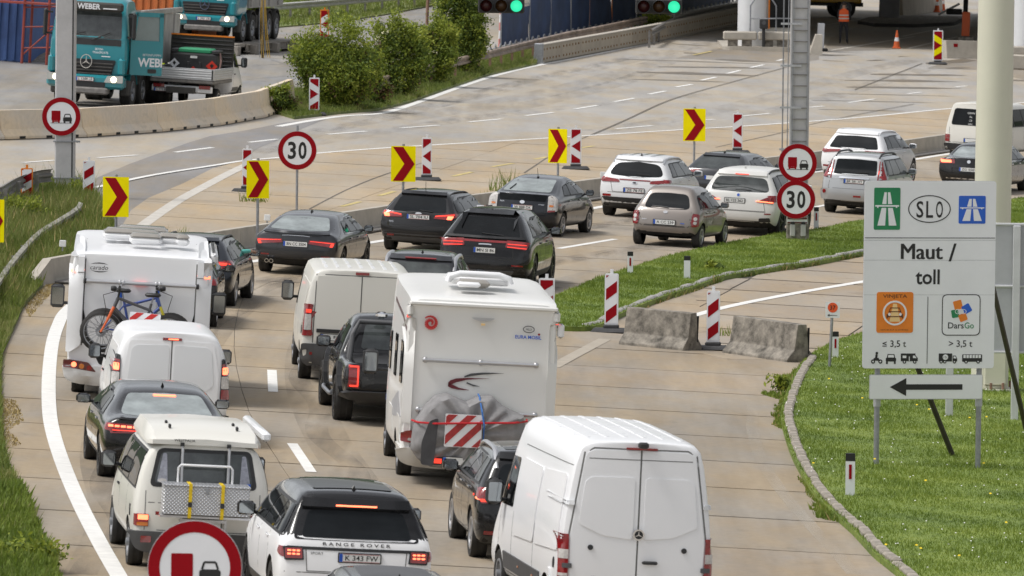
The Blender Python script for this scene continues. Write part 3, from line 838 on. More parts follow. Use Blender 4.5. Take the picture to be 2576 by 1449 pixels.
# ------------------------------------------------------------------ vehicle builder
# vehicle space: x right, y forward, z up; rear bumper at y = 0, ground at z = 0
def ring(y, zb, ws, zm, wm, zbelt, wb, zt, wt, cr=0.03, dy=None, bulge=0.0):
 return dict(y=y, p=[(0, zb), (max(ws - .12, .1), zb), (ws, zb + .1), (wm, zm), (wb, zbelt), (wt, zt), (wt * .56, zt + cr * .8), (0, zt + cr)],
    dy=dy or [0] * 8, bulge=bulge)
def shell_mesh(rings, wheels, paintm, L, W, H, crease=None, endcrease=0.0, level=2, arch=0.055):
 bm = bmesh.new()
 cl = bm.edges.layers.float.new('crease_edge')
 rows = []
 for r in rings:
  right = [bm.verts.new((p[0], r['y'] + r['dy'][k], p[1])) for k, p in enumerate(r['p'])]
  left = [right[0]] + [bm.verts.new((-p[0], r['y'] + r['dy'][k], p[1])) for k, p in enumerate(r['p']) if 0 < k < 7] + [right[7]]
  rows.append((right, left))
 for i in range(len(rows) - 1):
  for side, rev in ((0, 0), (1, 1)):
   a, b = rows[i][side], rows[i + 1][side]
   for k in range(7):
    f = [a[k], b[k], b[k + 1], a[k + 1]]
    bm.faces.new(f[::-1] if rev else f)
 for idx, rev in ((0, 0), (-1, 1)):
  rt, lf = rows[idx]
  r = rings[idx]
  sgn = -1 if idx == 0 else 1
  c = [rt[0]] + [bm.verts.new((0, r['y'] + r['dy'][k] + sgn * r['bulge'], r['p'][k][1])) for k in range(1, 7)] + [rt[7]]
  for side in (0, 1):
   e = (rt, lf)[side]
   for k in range(7):
    vs = [c[k], e[k], e[k + 1], c[k + 1]]
    u = []
    for q in vs:
     if q not in u: u.append(q)
    if (side ^ rev): u = u[::-1]
    bm.faces.new(u)
  if endcrease:
   for e in (rt, lf):
    for k in range(1, 7):
     ed = bm.edges.get((e[k], e[k + 1]))
     if ed: ed[cl] = endcrease
 if crease:
  for k, val in crease.items():
   for i in range(len(rows) - 1):
    for side in (0, 1):
     ed = bm.edges.get((rows[i][side][k], rows[i + 1][side][k]))
     if ed: ed[cl] = val
 bmesh.ops.recalc_face_normals(bm, faces=bm.faces)
 me = bpy.data.meshes.new('body'); bm.to_mesh(me); bm.free()
 o = bpy.data.objects.new('body', me)
 s = o.modifiers.new('s', 'SUBSURF'); s.levels = level; s.render_levels = level
 me2 = evaluated([o], o)
 n = len(me2.vertices)
 co = np.zeros(n * 3); me2.vertices.foreach_get('co', co); co = co.reshape(-1, 3)
 lo, hi = co.min(0), co.max(0)
 co[:, 0] *= W / (hi[0] - lo[0])
 co[:, 1] = (co[:, 1] - lo[1]) * L / (hi[1] - lo[1])
 zb0 = min(p[1] for r in rings for p in r['p'])
 co[:, 2] = zb0 + (co[:, 2] - lo[2]) * (H - zb0) / (hi[2] - lo[2])
 me2.vertices.foreach_set('co', co.ravel())
 me2.materials.clear(); me2.materials.append(paintm); me2.materials.append(UNDER)
 if wheels:
  cut = MB()
  for wy, wr in wheels:
   cut.cyl((-W, wy, wr), (W, wy, wr), wr + arch, UNDER, n=28)
  cm = bpy.data.meshes.new('cut'); cm.from_pydata(cut.v, [], cut.f)
  cm.materials.append(paintm); cm.materials.append(UNDER)
  cm.polygons.foreach_set('material_index', [1] * len(cm.polygons))
  bmx = bmesh.new(); bmx.from_mesh(cm); bmesh.ops.recalc_face_normals(bmx, faces=bmx.faces); bmx.to_mesh(cm); bmx.free()
  a, b = bpy.data.objects.new('a', me2), bpy.data.objects.new('b', cm)
  bo = a.modifiers.new('b', 'BOOLEAN'); bo.operation = 'DIFFERENCE'; bo.solver = 'EXACT'; bo.object = b
  me2 = evaluated([a, b], a)
 for p in me2.polygons:
  if p.normal.z < -0.7 and p.center.z < 0.55:
   p.material_index = 1
 me2.polygons.foreach_set('use_smooth', [True] * len(me2.polygons))
 me2.set_sharp_from_angle(angle=R(38))
 return me2

TYRES = {}
def wheel_meshes(r, w, style, n_spokes):
 k = (r, w, style, n_spokes)
 if k in TYRES:
  return TYRES[k]
 MX = Matrix(((0, 0, 1, 0), (1, 0, 0, 0), (0, 1, 0, 0), (0, 0, 0, 1)))      # Z axis of the lathe -> X of the car
 t = MB()
 ri = r * (0.66 if style != 'steel' else 0.6)
 t.lathe([(ri, -w / 2), (r * .94, -w / 2), (r, -w / 2 + .035), (r, -w / 6), (r * .985, -w / 7), (r * .985, w / 7), (r, w / 6), (r, w / 2 - .035), (r * .94, w / 2), (ri, w / 2 - .012)], MX, RUBBER, 28, True)
 to = t.build('wheel', None, 40)
 rm = MB()
 face = {'alloy': ALLOY, 'dark': DARKALLOY, 'steel': STEEL, 'cap': GREYPL}[style]
 x = w / 2
 rm.lathe([(ri, -w * .4), (ri, x - .008), (ri - .022, x - .004), (ri - .035, x - .05), (ri - .05, x - .09), (0.001, x - .1)], MX, DARKALLOY if style != 'steel' else STEEL, 28)
 rm.lathe([(ri + .002, x - .02), (ri + .002, x - .003), (ri - .03, x - .002), (ri - .035, x - .03)], MX, face, 28)
 if style == 'steel':
  rm.lathe([(ri - .02, x - .05), (ri * .62, x - .02), (ri * .5, x - .06), (ri * .3, x - .06), (ri * .28, x + .02), (0.001, x + .03)], MX, face, 20)
 else:
  for i in range(n_spokes):
   a = 2 * math.pi * i / n_spokes
   hw = .9 / n_spokes * 1.05
   poly = [(ri * .18 * math.cos(a - hw * 1.2), ri * .18 * math.sin(a - hw * 1.2)), ((ri - .02) * math.cos(a - hw * .42), (ri - .02) * math.sin(a - hw * .42)),
     ((ri - .02) * math.cos(a + hw * .42), (ri - .02) * math.sin(a + hw * .42)), (ri * .18 * math.cos(a + hw * 1.2), ri * .18 * math.sin(a + hw * 1.2))]
   rm.prism(poly, MX, x - .055, x - .012, face)
  rm.lathe([(ri * .25, x - .05), (ri * .24, x - .008), (0.001, x - .004)], MX, face, 12)
 ro = rm.build('rim', None, 35)
 res = (to.data, ro.data)
 bpy.data.objects.remove(to); bpy.data.objects.remove(ro)
 TYRES[k] = res
 return res

class Vehicle:
 def __init__(s, name, label, cat, L, W, H, group='vehicles queuing on the road'):
  s.root = empty(name, label, cat, group)
  s.L, s.W, s.H = L, W, H
 def set_shell(s, me):
  s.body = mesh_obj('body', me, s.root)
  bm = bmesh.new(); bm.from_mesh(me)
  s.bvh = BVHTree.FromBMesh(bm); bm.free()
  return s.body
 def hit(s, view, a, b):
  """the body surface under plane point (a, b) of a view"""
  if view == 'rear': o, d = Vector((a, -4, b)), Vector((0, 1, 0))
  elif view == 'front': o, d = Vector((a, s.L + 4, b)), Vector((0, -1, 0))
  elif view == 'R': o, d = Vector((6, a, b)), Vector((-1, 0, 0))
  elif view == 'L': o, d = Vector((-6, a, b)), Vector((1, 0, 0))
  else: o, d = Vector((a, b, 9)), Vector((0, 0, -1))
  h = s.bvh.ray_cast(o, d)
  if view in 'RL':
   k = 0
   while (h[0] is None or abs(h[0].x) < .74 * s.W / 2) and k < 30:
    o.y += .02; k += 1
    h = s.bvh.ray_cast(o, d)
  if h[0] is None:
   q = {'rear': Vector((a, 0.1, b)), 'front': Vector((a, s.L - .1, b)), 'R': Vector((s.W / 2, a, b)), 'L': Vector((-s.W / 2, a, b)), 'top': Vector((a, b, s.H))}[view]
   h = s.bvh.find_nearest(q)
  n = h[1]
  if n.dot(d) > 0: n = -n
  return h[0], n, d
 def _patch(s, mb, poly, view, m, off, cell, skirt=0.012):
  ar = sum(poly[i][0] * poly[(i + 1) % len(poly)][1] - poly[(i + 1) % len(poly)][0] * poly[i][1] for i in range(len(poly)))
  if ar < 0: poly = poly[::-1]
  xs, ys = [p[0] for p in poly], [p[1] for p in poly]
  x0, x1, y0, y1 = min(xs), max(xs), min(ys), max(ys)
  nx, ny = max(1, math.ceil((x1 - x0) / cell)), max(1, math.ceil((y1 - y0) / cell))
  keys, vs, fs = {}, [], []
  def vid(p):
   k = (round(p[0], 4), round(p[1], 4))
   if k not in keys:
    keys[k] = len(vs); vs.append(k)
   return keys[k]
  for i in range(nx):
   for j in range(ny):
    a, b = x0 + (x1 - x0) * i / nx, x0 + (x1 - x0) * (i + 1) / nx
    c, d = y0 + (y1 - y0) * j / ny, y0 + (y1 - y0) * (j + 1) / ny
    q = [(a, c), (b, c), (b, d), (a, d)]
    for e in range(len(poly)):
     p0, p1 = poly[e], poly[(e + 1) % len(poly)]
     nxx, nyy = p1[1] - p0[1], -(p1[0] - p0[0])
     q = clip_half(q, nxx, nyy, nxx * p0[0] + nyy * p0[1] + 1e-9)
     if len(q) < 3: break
    if len(q) < 3: continue
    ids = []
    for p in q:
     t = vid(p)
     if t not in ids: ids.append(t)
    if len(ids) >= 3: fs.append(ids)
  if not fs: return
  flip = view in ('L', 'front')
  if view == 'top': flip = False
  P, back = [], []
  for p in vs:
   h, n, d = s.hit(view, *p)
   P.append(h + n * off); back.append(h - n * skirt)
  edges = {}
  for f in fs:
   for i in range(len(f)):
    e = (f[i], f[(i + 1) % len(f)])
    edges[e] = 1
  n0 = len(P)
  bidx = {}
  out = [tuple(f[::-1]) if flip else tuple(f) for f in fs]
  allv = list(P)
  for (a, b) in edges:
   if (b, a) not in edges:
    for q in (a, b):
     if q not in bidx:
      bidx[q] = len(allv); allv.append(back[q])
    f = (b, a, bidx[a], bidx[b])
    out.append(f[::-1] if flip else f)
  mb.add(allv, out, m)
 def patch(s, name, polys, view, m=None, off=0.005, cell=0.12, parent=None, mirror=False, label=None):
  """a sheet that follows the body: polys is one polygon, or (polygon, material, offset) triples"""
  if m is not None:
   polys = [(polys, m, off)] if isinstance(polys[0][0], (int, float)) else [(p, m, off) for p in polys]
  res = []
  for sg in ((1, -1) if mirror else (1,)):
   mb = MB()
   for p, mm, of in polys:
    q = [(sg * a, b) for a, b in p]
    s._patch(mb, q, view, mm, of, cell)
   if mb.f:
    o = mb.build(name, parent or s.root, 50)
    if label: o['label'] = label
    res.append(o)
  return res
 def sides(s, name, polys, m=None, off=0.005, cell=0.12, which='RL', parent=None):
  for v in which:
   s.patch(name, polys, v, m, off, cell, parent)
 def line(s, pts, w):
  """a polyline as thin quads, for grooves and trim"""
  out = []
  for a, b in zip(pts[:-1], pts[1:]):
   d = Vector((b[0] - a[0], b[1] - a[1]))
   if d.length < 1e-5: continue
   d.normalize(); n = Vector((-d.y, d.x)) * w / 2
   e = d * w * .3
   out.append([(a[0] - e.x - n.x, a[1] - e.y - n.y), (b[0] + e.x - n.x, b[1] + e.y - n.y), (b[0] + e.x + n.x, b[1] + e.y + n.y), (a[0] - e.x + n.x, a[1] - e.y + n.y)])
  return out
 def seam(s, pts, view, w=0.014, m=SEAM, name='panel_gap', cell=.2, off=.002):
  polys = []
  for l in (pts if isinstance(pts[0][0], (list, tuple)) else [pts]):
   polys += [(q, m, off) for q in s.line(l, w)]
  return s.patch(name, polys, view, cell=cell)
 def wheels(s, ys, r, w=0.22, style='alloy', n=10, inset=0.02, names='wheel'):
  tm, rm = wheel_meshes(r, w, style, n)
  for y in ys:
   for sg in (1, -1):
    t = mesh_obj(names, tm, s.root)
    t.matrix_local = Matrix.Translation((sg * (s.W / 2 - inset - w / 2), y, r)) @ (Matrix.Rotation(math.pi, 4, 'Z') if sg < 0 else Matrix.Identity(4))
    mesh_obj('rim', rm, t)
 def plate(s, x, z, text, w=0.52, h=0.11, kind='eu', tilt=0.0, y=None, view='rear'):
  hy = s.hit(view, x, z)[0].y if y is None else y
  mb = MB()
  M = Matrix.Translation((x, hy - .012, z)) @ Matrix.Rotation(tilt, 4, 'X') @ XZ
  mb.prism(rect(0, 0, w + .03, h + .025, .01, 1), M, -.02, .004, PLASTIC)
  mb.prism(rect(0, 0, w, h, .008, 1), M, .004, .007, PLATEW)
  tx, tw = 0.0, w * .84
  if kind in ('eu', 'at'):
   mb.prism(rect(-w / 2 + .022, 0, .042, h - .004), M, .007, .009, EUBLUE)
   tx, tw = .024, w * .80
  if kind == 'at':
   for zz in (h / 2 - .006, -h / 2 + .006):
    mb.prism(rect(.02, zz, w - .06, .006), M, .007, .009, SIGNR)
  if text: add_text(mb, text, M, tx, 0, h * .62, INK, w=tw, bold=.012, lift=.0085)
  return mb.build('number_plate', s.root)
 def mirrors(s, y, z, w=0.2, h=0.15, d=0.13, m=None, out=0.11, which=(1, -1), foot=True):
  for sg in which:
   mb = MB()
   cx = sg * (s.W / 2 + out - .02)
   mb.box((cx, y, z), (w, d, h), m or PLASTIC, bev=min(h, d, w) * .3)
   if foot:
    mb.box((sg * (s.W / 2 - .03 + out * .15), y + .03, z - h * .3), (.16 + out * .6, .06, .05), PLASTIC, bev=.015)
   o = mb.build('mirror', s.root, 40)
   g = MB()
   g.prism(rpoly([(-w * .4, -h * .36), (w * .4, -h * .36), (w * .4, h * .36), (-w * .4, h * .36)], .03), up_at(cx, y - d / 2 - .001, z), 0, .004, MIRROR)
   g.build('mirror_glass', o)
 def lights(s, polys, sidepolys=None, name='tail_light', off=.014, cell=.035, which=(1, -1)):
  """right-hand lamp polygons (polygon, material[, offset]); mirrored to the left"""
  allp = [q for t in polys for q in t[0]]
  z = sum(q[1] for q in allp) / len(allp); x0, x1 = min(q[0] for q in allp), max(q[0] for q in allp)
  xm = x1
  while xm > x0 + .05 and s.hit('rear', xm, z)[0].y > .20: xm -= .005
  kx = (xm - x0) / (x1 - x0) if x1 > x0 else 1
  for sg in which:
   mb = MB()
   for t in polys:
    s._patch(mb, [(sg * (x0 + (a - x0) * kx), b) for a, b in t[0]], 'rear', t[1], t[2] + .008 if len(t) > 2 else off, cell)
   for t in (sidepolys or []):
    s._patch(mb, t[0], 'R' if sg > 0 else 'L', t[1], t[2] if len(t) > 2 else off, cell)
   mb.build(name, s.root, 50)
 def box(s, name, c, d, m, bev=0.0, parent=None, rot=None):
  return MB().box(c, d, m, rot, bev).build(name, parent or s.root, 40)
 def badge(s, text, x, z, h, m, w=None, view='rear', bold=.0, name='lettering', spacing=1.0):
  hp, n, d = s.hit(view, x, z)
  mb = MB()
  co, fs = text_mesh(text, bold, spacing)
  k = h if not w else w / (co[:, 0].max() - co[:, 0].min())
  vs = []
  for p in co:
   q, nn, _ = s.hit(view, x + p[0] * k, z + p[1] * h)
   vs.append(q + nn * .009)
  mb.add(vs, fs, m)
  return mb.build(name, s.root)
 def roof_rails(s, y0, y1, x, m=CHROME, r=.022, lift=.05):
  for sg in (1, -1):
   pts = []
   for i in range(9):
    t = i / 8
    y = y0 + (y1 - y0) * t
    h = s.hit('top', sg * x, y)[0].z
    k = 0 if i in (0, 8) else (.7 if i in (1, 7) else 1)
    pts.append((sg * x, y, h - .01 + lift * k))
   MB().tube(pts, r, m, 6).build('roof_rail', s.root, 60)
 def antenna(s, y, x=0, h=.16, lean=-.08):
  z = s.hit('top', x, y)[0].z
  MB().box((x, y, z + .01), (.05, .08, .03), PLASTIC, bev=.01).cyl((x, y, z), (x, y + lean, z + h), .008, PLASTIC, r1=.004, n=5).build('aerial', s.root)
 def fin(s, y, m=PLASTIC):
  z = s.hit('top', 0, y)[0].z
  mb = MB()
  mb.add([(-.025, y - .06, z), (.025, y - .06, z), (.025, y + .1, z - .01), (-.025, y + .1, z - .01), (0, y - .06, z + .06), (0, y - .02, z + .06)],
    [(0, 1, 4), (1, 2, 5, 4), (2, 3, 5), (3, 0, 4, 5), (0, 3, 2, 1)], m)
  mb.build('aerial', s.root)
 def wiper(s, x0, z0, x1, z1):
  p = []
  for t in (0, .33, .66, 1):
   h, n, _ = s.hit('rear', x0 + (x1 - x0) * t, z0 + (z1 - z0) * t)
   p.append(h + n * .02)
  MB().tube(p, .012, PLASTIC, 5).build('wiper', s.root)
 def exhausts(s, xs, z, r=.045, y=-.02):
  for x in xs:
   MB().lathe([(r, 0), (r, .14), (r * .8, .14), (r * .78, .01)], Matrix.Translation((x, y + .15, z)) @ Matrix.Rotation(R(90), 4, 'X'), CHROME, 14, True).build('exhaust_pipe', s.root, 40)
 def repaint(s, zmin, m):
  me = s.body.data; me.materials.append(m)
  for f in me.polygons:
   if f.center.z > zmin: f.material_index = 2
 def stand(s, u, v, deg, zs=.95):
  p = G(u, v)
  place(s.root, p, deg + math.degrees(math.atan2(p.x, p.y)))
  s.root.matrix_world = s.root.matrix_world @ Matrix.Diagonal((1, 1, zs, 1))
  return s

def front_rings(L, h, belt, H, roof_w, wtop, wbase, hood, roof_front=None):
 rf = H - .05 if roof_front is None else roof_front
 return [ring(wtop, .2, .93 * h, .6, h, belt, .965 * h, rf, roof_w * .98, .04),
   ring((wtop + wbase) / 2, .2, .93 * h, .6, h, belt - .02, .965 * h, (rf + belt) / 2 + .03, roof_w * .5 + .43 * h, .04),
   ring(wbase, .2, .93 * h, .6, h, belt - .07, .955 * h, belt + .0, .82 * h, .03),
   ring(L - .55, .2, .93 * h, .58, .985 * h, hood - .12, .93 * h, hood, .76 * h, .04),
   ring(L, .26, .78 * h, .5, .84 * h, hood - .3, .82 * h, hood - .16, .62 * h, .03, dy=[-.12, -.06, 0, 0, -.04, -.14, -.1, -.1], bulge=.1)]
def hatch_rings(L, W, H, belt, rake, roof_w, hood, wtop, wbase, lean=.12, tail_w=.965, bumper=.0, spoiler=0.0):
 h = W / 2
 y1 = lean + .5 * (rake - lean)
 return [ring(0, .34, .84 * h, .62, tail_w * h, belt - .10, (tail_w - .03) * h, belt, .80 * h, .015, dy=[.12, .07, bumper, 0, lean * .55, lean, lean, lean], bulge=.07),
   ring(lean + .07, .24, .92 * h, .6, .995 * h, belt - .06, .955 * h, belt + .11 * (H - belt), .80 * h, .015),
   ring(y1 + .05, .22, .93 * h, .6, h, belt - .03, .965 * h, belt + .52 * (H - belt), .5 * (.80 * h + roof_w), .02),
   ring(rake, .2, .93 * h, .6, h, belt, .97 * h, H - .07, roof_w, .03),
   ring(rake + .25, .2, .93 * h, .6, h, belt, .97 * h, H - .045, roof_w, .035),
   ring((rake + wtop) / 2, .2, .93 * h, .6, h, belt, .97 * h, H - .04, roof_w, .04)] + front_rings(L, h, belt, H, roof_w, wtop, wbase, hood)
def sedan_rings(L, W, H, belt, deck, deck_len, rw, roof_w, hood, wtop, wbase, lean=.1, tail_w=.955):
 h = W / 2
 return [ring(0, .34, .84 * h, .62, tail_w * h, deck - .12, (tail_w - .02) * h, deck, .78 * h, .015, dy=[.12, .07, 0, 0, lean * .4, lean * .6, lean * .5, lean * .5], bulge=.08),
   ring(.18, .24, .92 * h, .6, .985 * h, deck - .08, .955 * h, deck + .005, .80 * h, .02),
   ring(deck_len, .2, .93 * h, .6, h, belt - .06, .965 * h, deck + .03, .78 * h, .03),
   ring(deck_len + rw * .5, .2, .93 * h, .6, h, belt - .02, .965 * h, (deck + H) / 2 + .02, (roof_w + .78 * h) / 2, .03),
   ring(deck_len + rw, .2, .93 * h, .6, h, belt, .965 * h, H - .06, roof_w, .035),
   ring((deck_len + rw + wtop) / 2 + .1, .2, .93 * h, .6, h, belt, .965 * h, H - .04, roof_w, .04)] + front_rings(L, h, belt, H, roof_w, wtop, wbase, hood)
def van_rings(L, W, H, belt, roof_w, hood, wtop, wbase, lean=.05, zb=.3, cr=.03):
 h = W / 2
 return [ring(0, zb + .02, .93 * h, .7, .965 * h, belt, .955 * h, H - .07, roof_w * .95, cr, dy=[.06, .03, 0, 0, lean * .4, lean * 1.6, lean * 1.4, lean * 1.4], bulge=.03),
   ring(.16, zb, .96 * h, .7, .995 * h, belt, .985 * h, H - .05, roof_w, cr),
   ring(L * .3, zb, .96 * h, .7, h, belt, .99 * h, H - .04, roof_w, cr),
   ring(wtop - .4, zb, .96 * h, .7, h, belt, .99 * h, H - .04, roof_w, cr),
   ring(wtop, zb, .96 * h, .7, h, belt, .985 * h, H - .1, roof_w * .97, cr),
   ring((wtop + wbase) / 2, zb, .95 * h, .7, h, belt - .03, .97 * h, (H + belt) / 2, (roof_w + .85 * h) / 2, .05),
   ring(wbase, zb, .95 * h, .65, .99 * h, belt - .12, .95 * h, belt - .02, .85 * h, .05),
   ring(L - .3, zb, .93 * h, .6, .97 * h, hood - .14, .92 * h, hood, .75 * h, .05),
   ring(L, zb + .03, .78 * h, .5, .82 * h, hood - .35, .8 * h, hood - .18, .62 * h, .03, dy=[-.1, -.05, 0, 0, -.05, -.14, -.1, -.1], bulge=.08)]
def side_glass(v, belt, top, y0b, y0t, y1b, y1t, splits, m=GLASS, gap=.05, names=None, which='RL'):
 """panes along the side: bottom edge y0b..y1b, top edge y0t..y1t, divided at the given fractions"""
 fr = [0] + list(splits) + [1]
 e = .035
 v.sides('window_surround', rpoly([(y0b - e * 1.5, belt - e), (y1b + e, belt - e), (y1t + e * .3, top + e), (y0t - e, top + e)], .06), PLASTIC, .003, .14, which)
 for i in range(len(fr) - 1):
  a, b = fr[i], fr[i + 1]
  lb = lambda t: y0b + (y1b - y0b) * t
  lt = lambda t: y0t + (y1t - y0t) * t
  ga, gb = (gap / 2 if i else 0), (gap / 2 if i < len(fr) - 2 else 0)
  poly = rpoly([(lb(a) + ga, belt), (lb(b) - gb, belt), (lt(b) - gb, top), (lt(a) + ga, top)], .05)
  v.sides('side_window', poly, m, .009, .14, which)
def door_gaps(v, ys, z0, z1, which='RL', w=.014, m=SEAM):
 for side in which:
  v.seam([[(y, z0), (y, z1)] for y in ys] + [[(ys[0], z0), (ys[-1], z0)]], side, w, m, 'door_gap')
def handles(v, ys, z, m, which=(1, -1)):
 for y in ys:
  for sg in which:
   h, n, _ = v.hit('R' if sg > 0 else 'L', y, z)
   MB().box((h.x + sg * .012, y, z), (.03, .2, .035), m, bev=.01).build('door_handle', v.root, 40)
# ------------------------------------------------------------------ cars
WHITE = paint('white', (0.79, 0.795, 0.805))
IVORY = paint('ivory', (0.70, 0.685, 0.63))
BLACK = paint('black', (0.010, 0.010, 0.011), rough=0.25)
GREY = paint('grey', (0.040, 0.042, 0.047), metal=0.3, rough=0.3)
NAVY = paint('navy', (0.014, 0.017, 0.024), metal=0.2, rough=0.3)
BROWNBLACK = paint('brown_black', (0.022, 0.019, 0.018), metal=0.2, rough=0.3)
TAUPE = paint('taupe', (0.215, 0.188, 0.170), metal=0.25, rough=0.35)
SILVER = paint('silver', (0.40, 0.41, 0.42), metal=0.4, rough=0.32)
PEARL = paint('pearl', (0.70, 0.71, 0.72), metal=0.1, rough=0.3)
TEAL = paint('teal', (0.012, 0.215, 0.255), rough=0.35)

def basic(name, label, cat, L, W, H, pm, rings, wh, wr, wstyle='alloy', ns=10, ww=.22, crease={4: .3, 5: .4, 2: .4}, endcrease=.3, lvl=2, inset=.02, wpos=None):
 v = Vehicle(name, label, cat, L, W, H)
 ys = wpos or wh
 v.set_shell(shell_mesh(rings, [(y, wr) for y in ys], pm, L, W, H, crease, endcrease, lvl))
 v.wheels(ys, wr, ww, wstyle, ns, inset)
 return v
def rear_glass(v, wb, zb, wt, zt, m=GLASS, r=.07, name='rear_window', bowb=.02):
 return v.patch(name, rpoly([(-wb, zb), (0, zb - bowb), (wb, zb), (wt, zt), (0, zt + bowb), (-wt, zt)], [r, 0, r, r, 0, r]), 'rear', m, .004, .1)

# --- grey liftback
def grey_liftback():
 L, W, H = 4.73, 1.84, 1.39
 v = basic('liftback_car', 'dark grey liftback with slim lit red lamps and twin round exhaust pipes', 'car', L, W, H, GREY,
    sedan_rings(L, W, H, .95, .97, .36, 1.1, .58, .82, 2.9, 3.65), (.9, 3.72), .33, 'dark', 10)
 rear_glass(v, .66, 1.03, .50, 1.28, SKYGL)
 v.lights([(rpoly([(.28, .74), (.80, .68), (.86, .80), (.30, .82)], .01), REDLENS), ([(.32, .79), (.82, .765), (.83, .78), (.32, .80)], REDLIT, .012), ([(.74, .69), (.80, .685), (.83, .76), (.77, .77)], REDLIT, .012)])
 v.plate(0, .72, 'BN CC 3504')
 v.seam([[(-.30, .86), (-.42, .60), (.42, .60), (.30, .86)], [(-.86, .92), (.86, .92)]], 'rear', .012)
 v.patch('bumper_trim', rpoly([(-.84, .26), (.84, .26), (.80, .40), (-.80, .40)], .03), 'rear', PLASTIC, .006)
 v.patch('reflector', rect(.66, .46, .18, .03), 'rear', REDLENS, .008, mirror=True)
 v.exhausts((-.60, -.50, .50, .60), .31)
 v.seam([(-.30, .90), (-.18, .91), (.18, .91), (.30, .90)], 'rear', .008, CHROME, 'badge')
 v.patch('boot_lip', [[(-.72, .955), (.72, .955), (.70, .985), (-.70, .985)]], 'rear', GREY, .03)
 v.fin(1.75)
 side_glass(v, .98, 1.26, 1.05, 1.55, 3.35, 2.85, (.28, .62))
 v.seam([(1.0, .965), (3.4, .94)], 'R', .02, CHROME, 'window_trim'); v.seam([(1.45, 1.285), (2.3, 1.31), (2.9, 1.275), (3.35, 1.0)], 'R', .018, CHROME, 'window_trim')
 door_gaps(v, (1.45, 2.25, 3.35), .32, .95); handles(v, (1.6, 2.45), .84, GREY)
 v.mirrors(3.15, 1.0, m=GREY)
 return v
grey_liftback().stand(738, 694, 11)

# --- black estate with the window down
def black_estate():
 L, W, H = 4.56, 1.82, 1.49
 v = basic('estate_car', 'black estate car with lit red swept lamps and a hand out of its window', 'car', L, W, H, paint('soot', (.013, .013, .014)),
    hatch_rings(L, W, H, .99, .62, .56, .86, 2.75, 3.5, lean=.12), (.87, 3.52), .32, 'alloy', 5)
 rear_glass(v, .63, 1.0, .53, 1.33)
 v.lights([(rpoly([(.36, .86), (.80, .84), (.90, .96), (.84, 1.0), (.40, .93)], .02), REDLENS), (rpoly([(.68, .85), (.80, .85), (.84, .93), (.70, .93)], .01), REDHOT, .012), ([(.40, .90), (.84, .95), (.84, .97), (.40, .925)], REDLIT, .012)],
    [(rpoly([(.05, .86), (.34, .97), (.30, 1.0), (.05, .98)], .01), REDLENS)])
 v.plate(.0, .88, 'SL 704 IU', kind='at')
 v.patch('bumper_trim', rpoly([(-.84, .28), (.84, .28), (.84, .46), (-.84, .46)], .04), 'rear', GREYPL, .006)
 v.seam([[(-.82, .62), (.82, .62)], [(-.62, .99), (-.60, .66), (.60, .66), (.62, .99)]], 'rear', .012)
 v.patch('reflector', rect(.62, .42, .16, .04), 'rear', REDLENS, .01, mirror=True)
 v.patch('badge', ell(0, .955, .075, .03), 'rear', CHROME, .012)
 v.badge('TDCi', -.62, .74, .035, CHROME)
 v.patch('spoiler', [[(-.53, 1.37), (.53, 1.37), (.50, 1.43), (-.50, 1.43)]], 'rear', BLACK, .05)
 v.wiper(0, 1.02, .32, 1.0)
 v.roof_rails(.75, 2.6, .56, PLASTIC, .018, .035); v.antenna(.72, 0, .26, -.05)
 side_glass(v, 1.03, 1.32, .42, .62, 3.2, 2.7, (.24, .60))
 door_gaps(v, (1.15, 2.2, 3.25), .32, .98); handles(v, (1.35, 2.4), .9, BLACK)
 v.mirrors(3.0, 1.05)
 return v
V_ESTATE = black_estate().stand(1045, 638, 13)

# --- dark estate (behind the motorhome)
def navy_estate():
 L, W, H = 4.7, 1.83, 1.45
 v = basic('estate_car', 'dark blue estate car with roof rails passing the white motorhome', 'car', L, W, H, NAVY,
    hatch_rings(L, W, H, .98, .75, .56, .85, 2.85, 3.6, lean=.14), (.98, 3.79), .33, 'alloy', 10)
 rear_glass(v, .62, 1.0, .52, 1.30, TINT)
 v.lights([(rpoly([(.36, .86), (.84, .84), (.88, .98), (.38, .98)], .02), REDLENS), (rect(.70, .92, .2, .05), REDLIT, .012)],
    [(rpoly([(.02, .85), (.40, .90), (.38, .99), (.02, .99)], .02), REDLENS), (rect(.2, .93, .26, .04), REDLIT, .012)])
 v.plate(0, .74, '')
 v.patch('bumper_trim', rpoly([(-.84, .26), (.84, .26), (.84, .4), (-.84, .4)], .04), 'rear', PLASTIC, .006)
 v.seam([[(-.82, .62), (.82, .62)], [(-.62, .99), (-.60, .66), (.60, .66), (.62, .99)]], 'rear', .012)
 v.patch('spoiler', [[(-.53, 1.33), (.53, 1.33), (.50, 1.39), (-.50, 1.39)]], 'rear', NAVY, .05)
 v.roof_rails(.85, 2.75, .56, PLASTIC, .02, .045)
 side_glass(v, 1.01, 1.28, .45, .78, 3.3, 2.8, (.26, .62))
 v.seam([(.5, .985), (3.3, .955)], 'R', .02, CHROME, 'window_trim')
 door_gaps(v, (1.35, 2.3, 3.35), .32, .96); handles(v, (1.5, 2.5), .87, NAVY)
 v.mirrors(3.1, 1.03)
 return v
V_NAVY = navy_estate().stand(466, 771, 7)

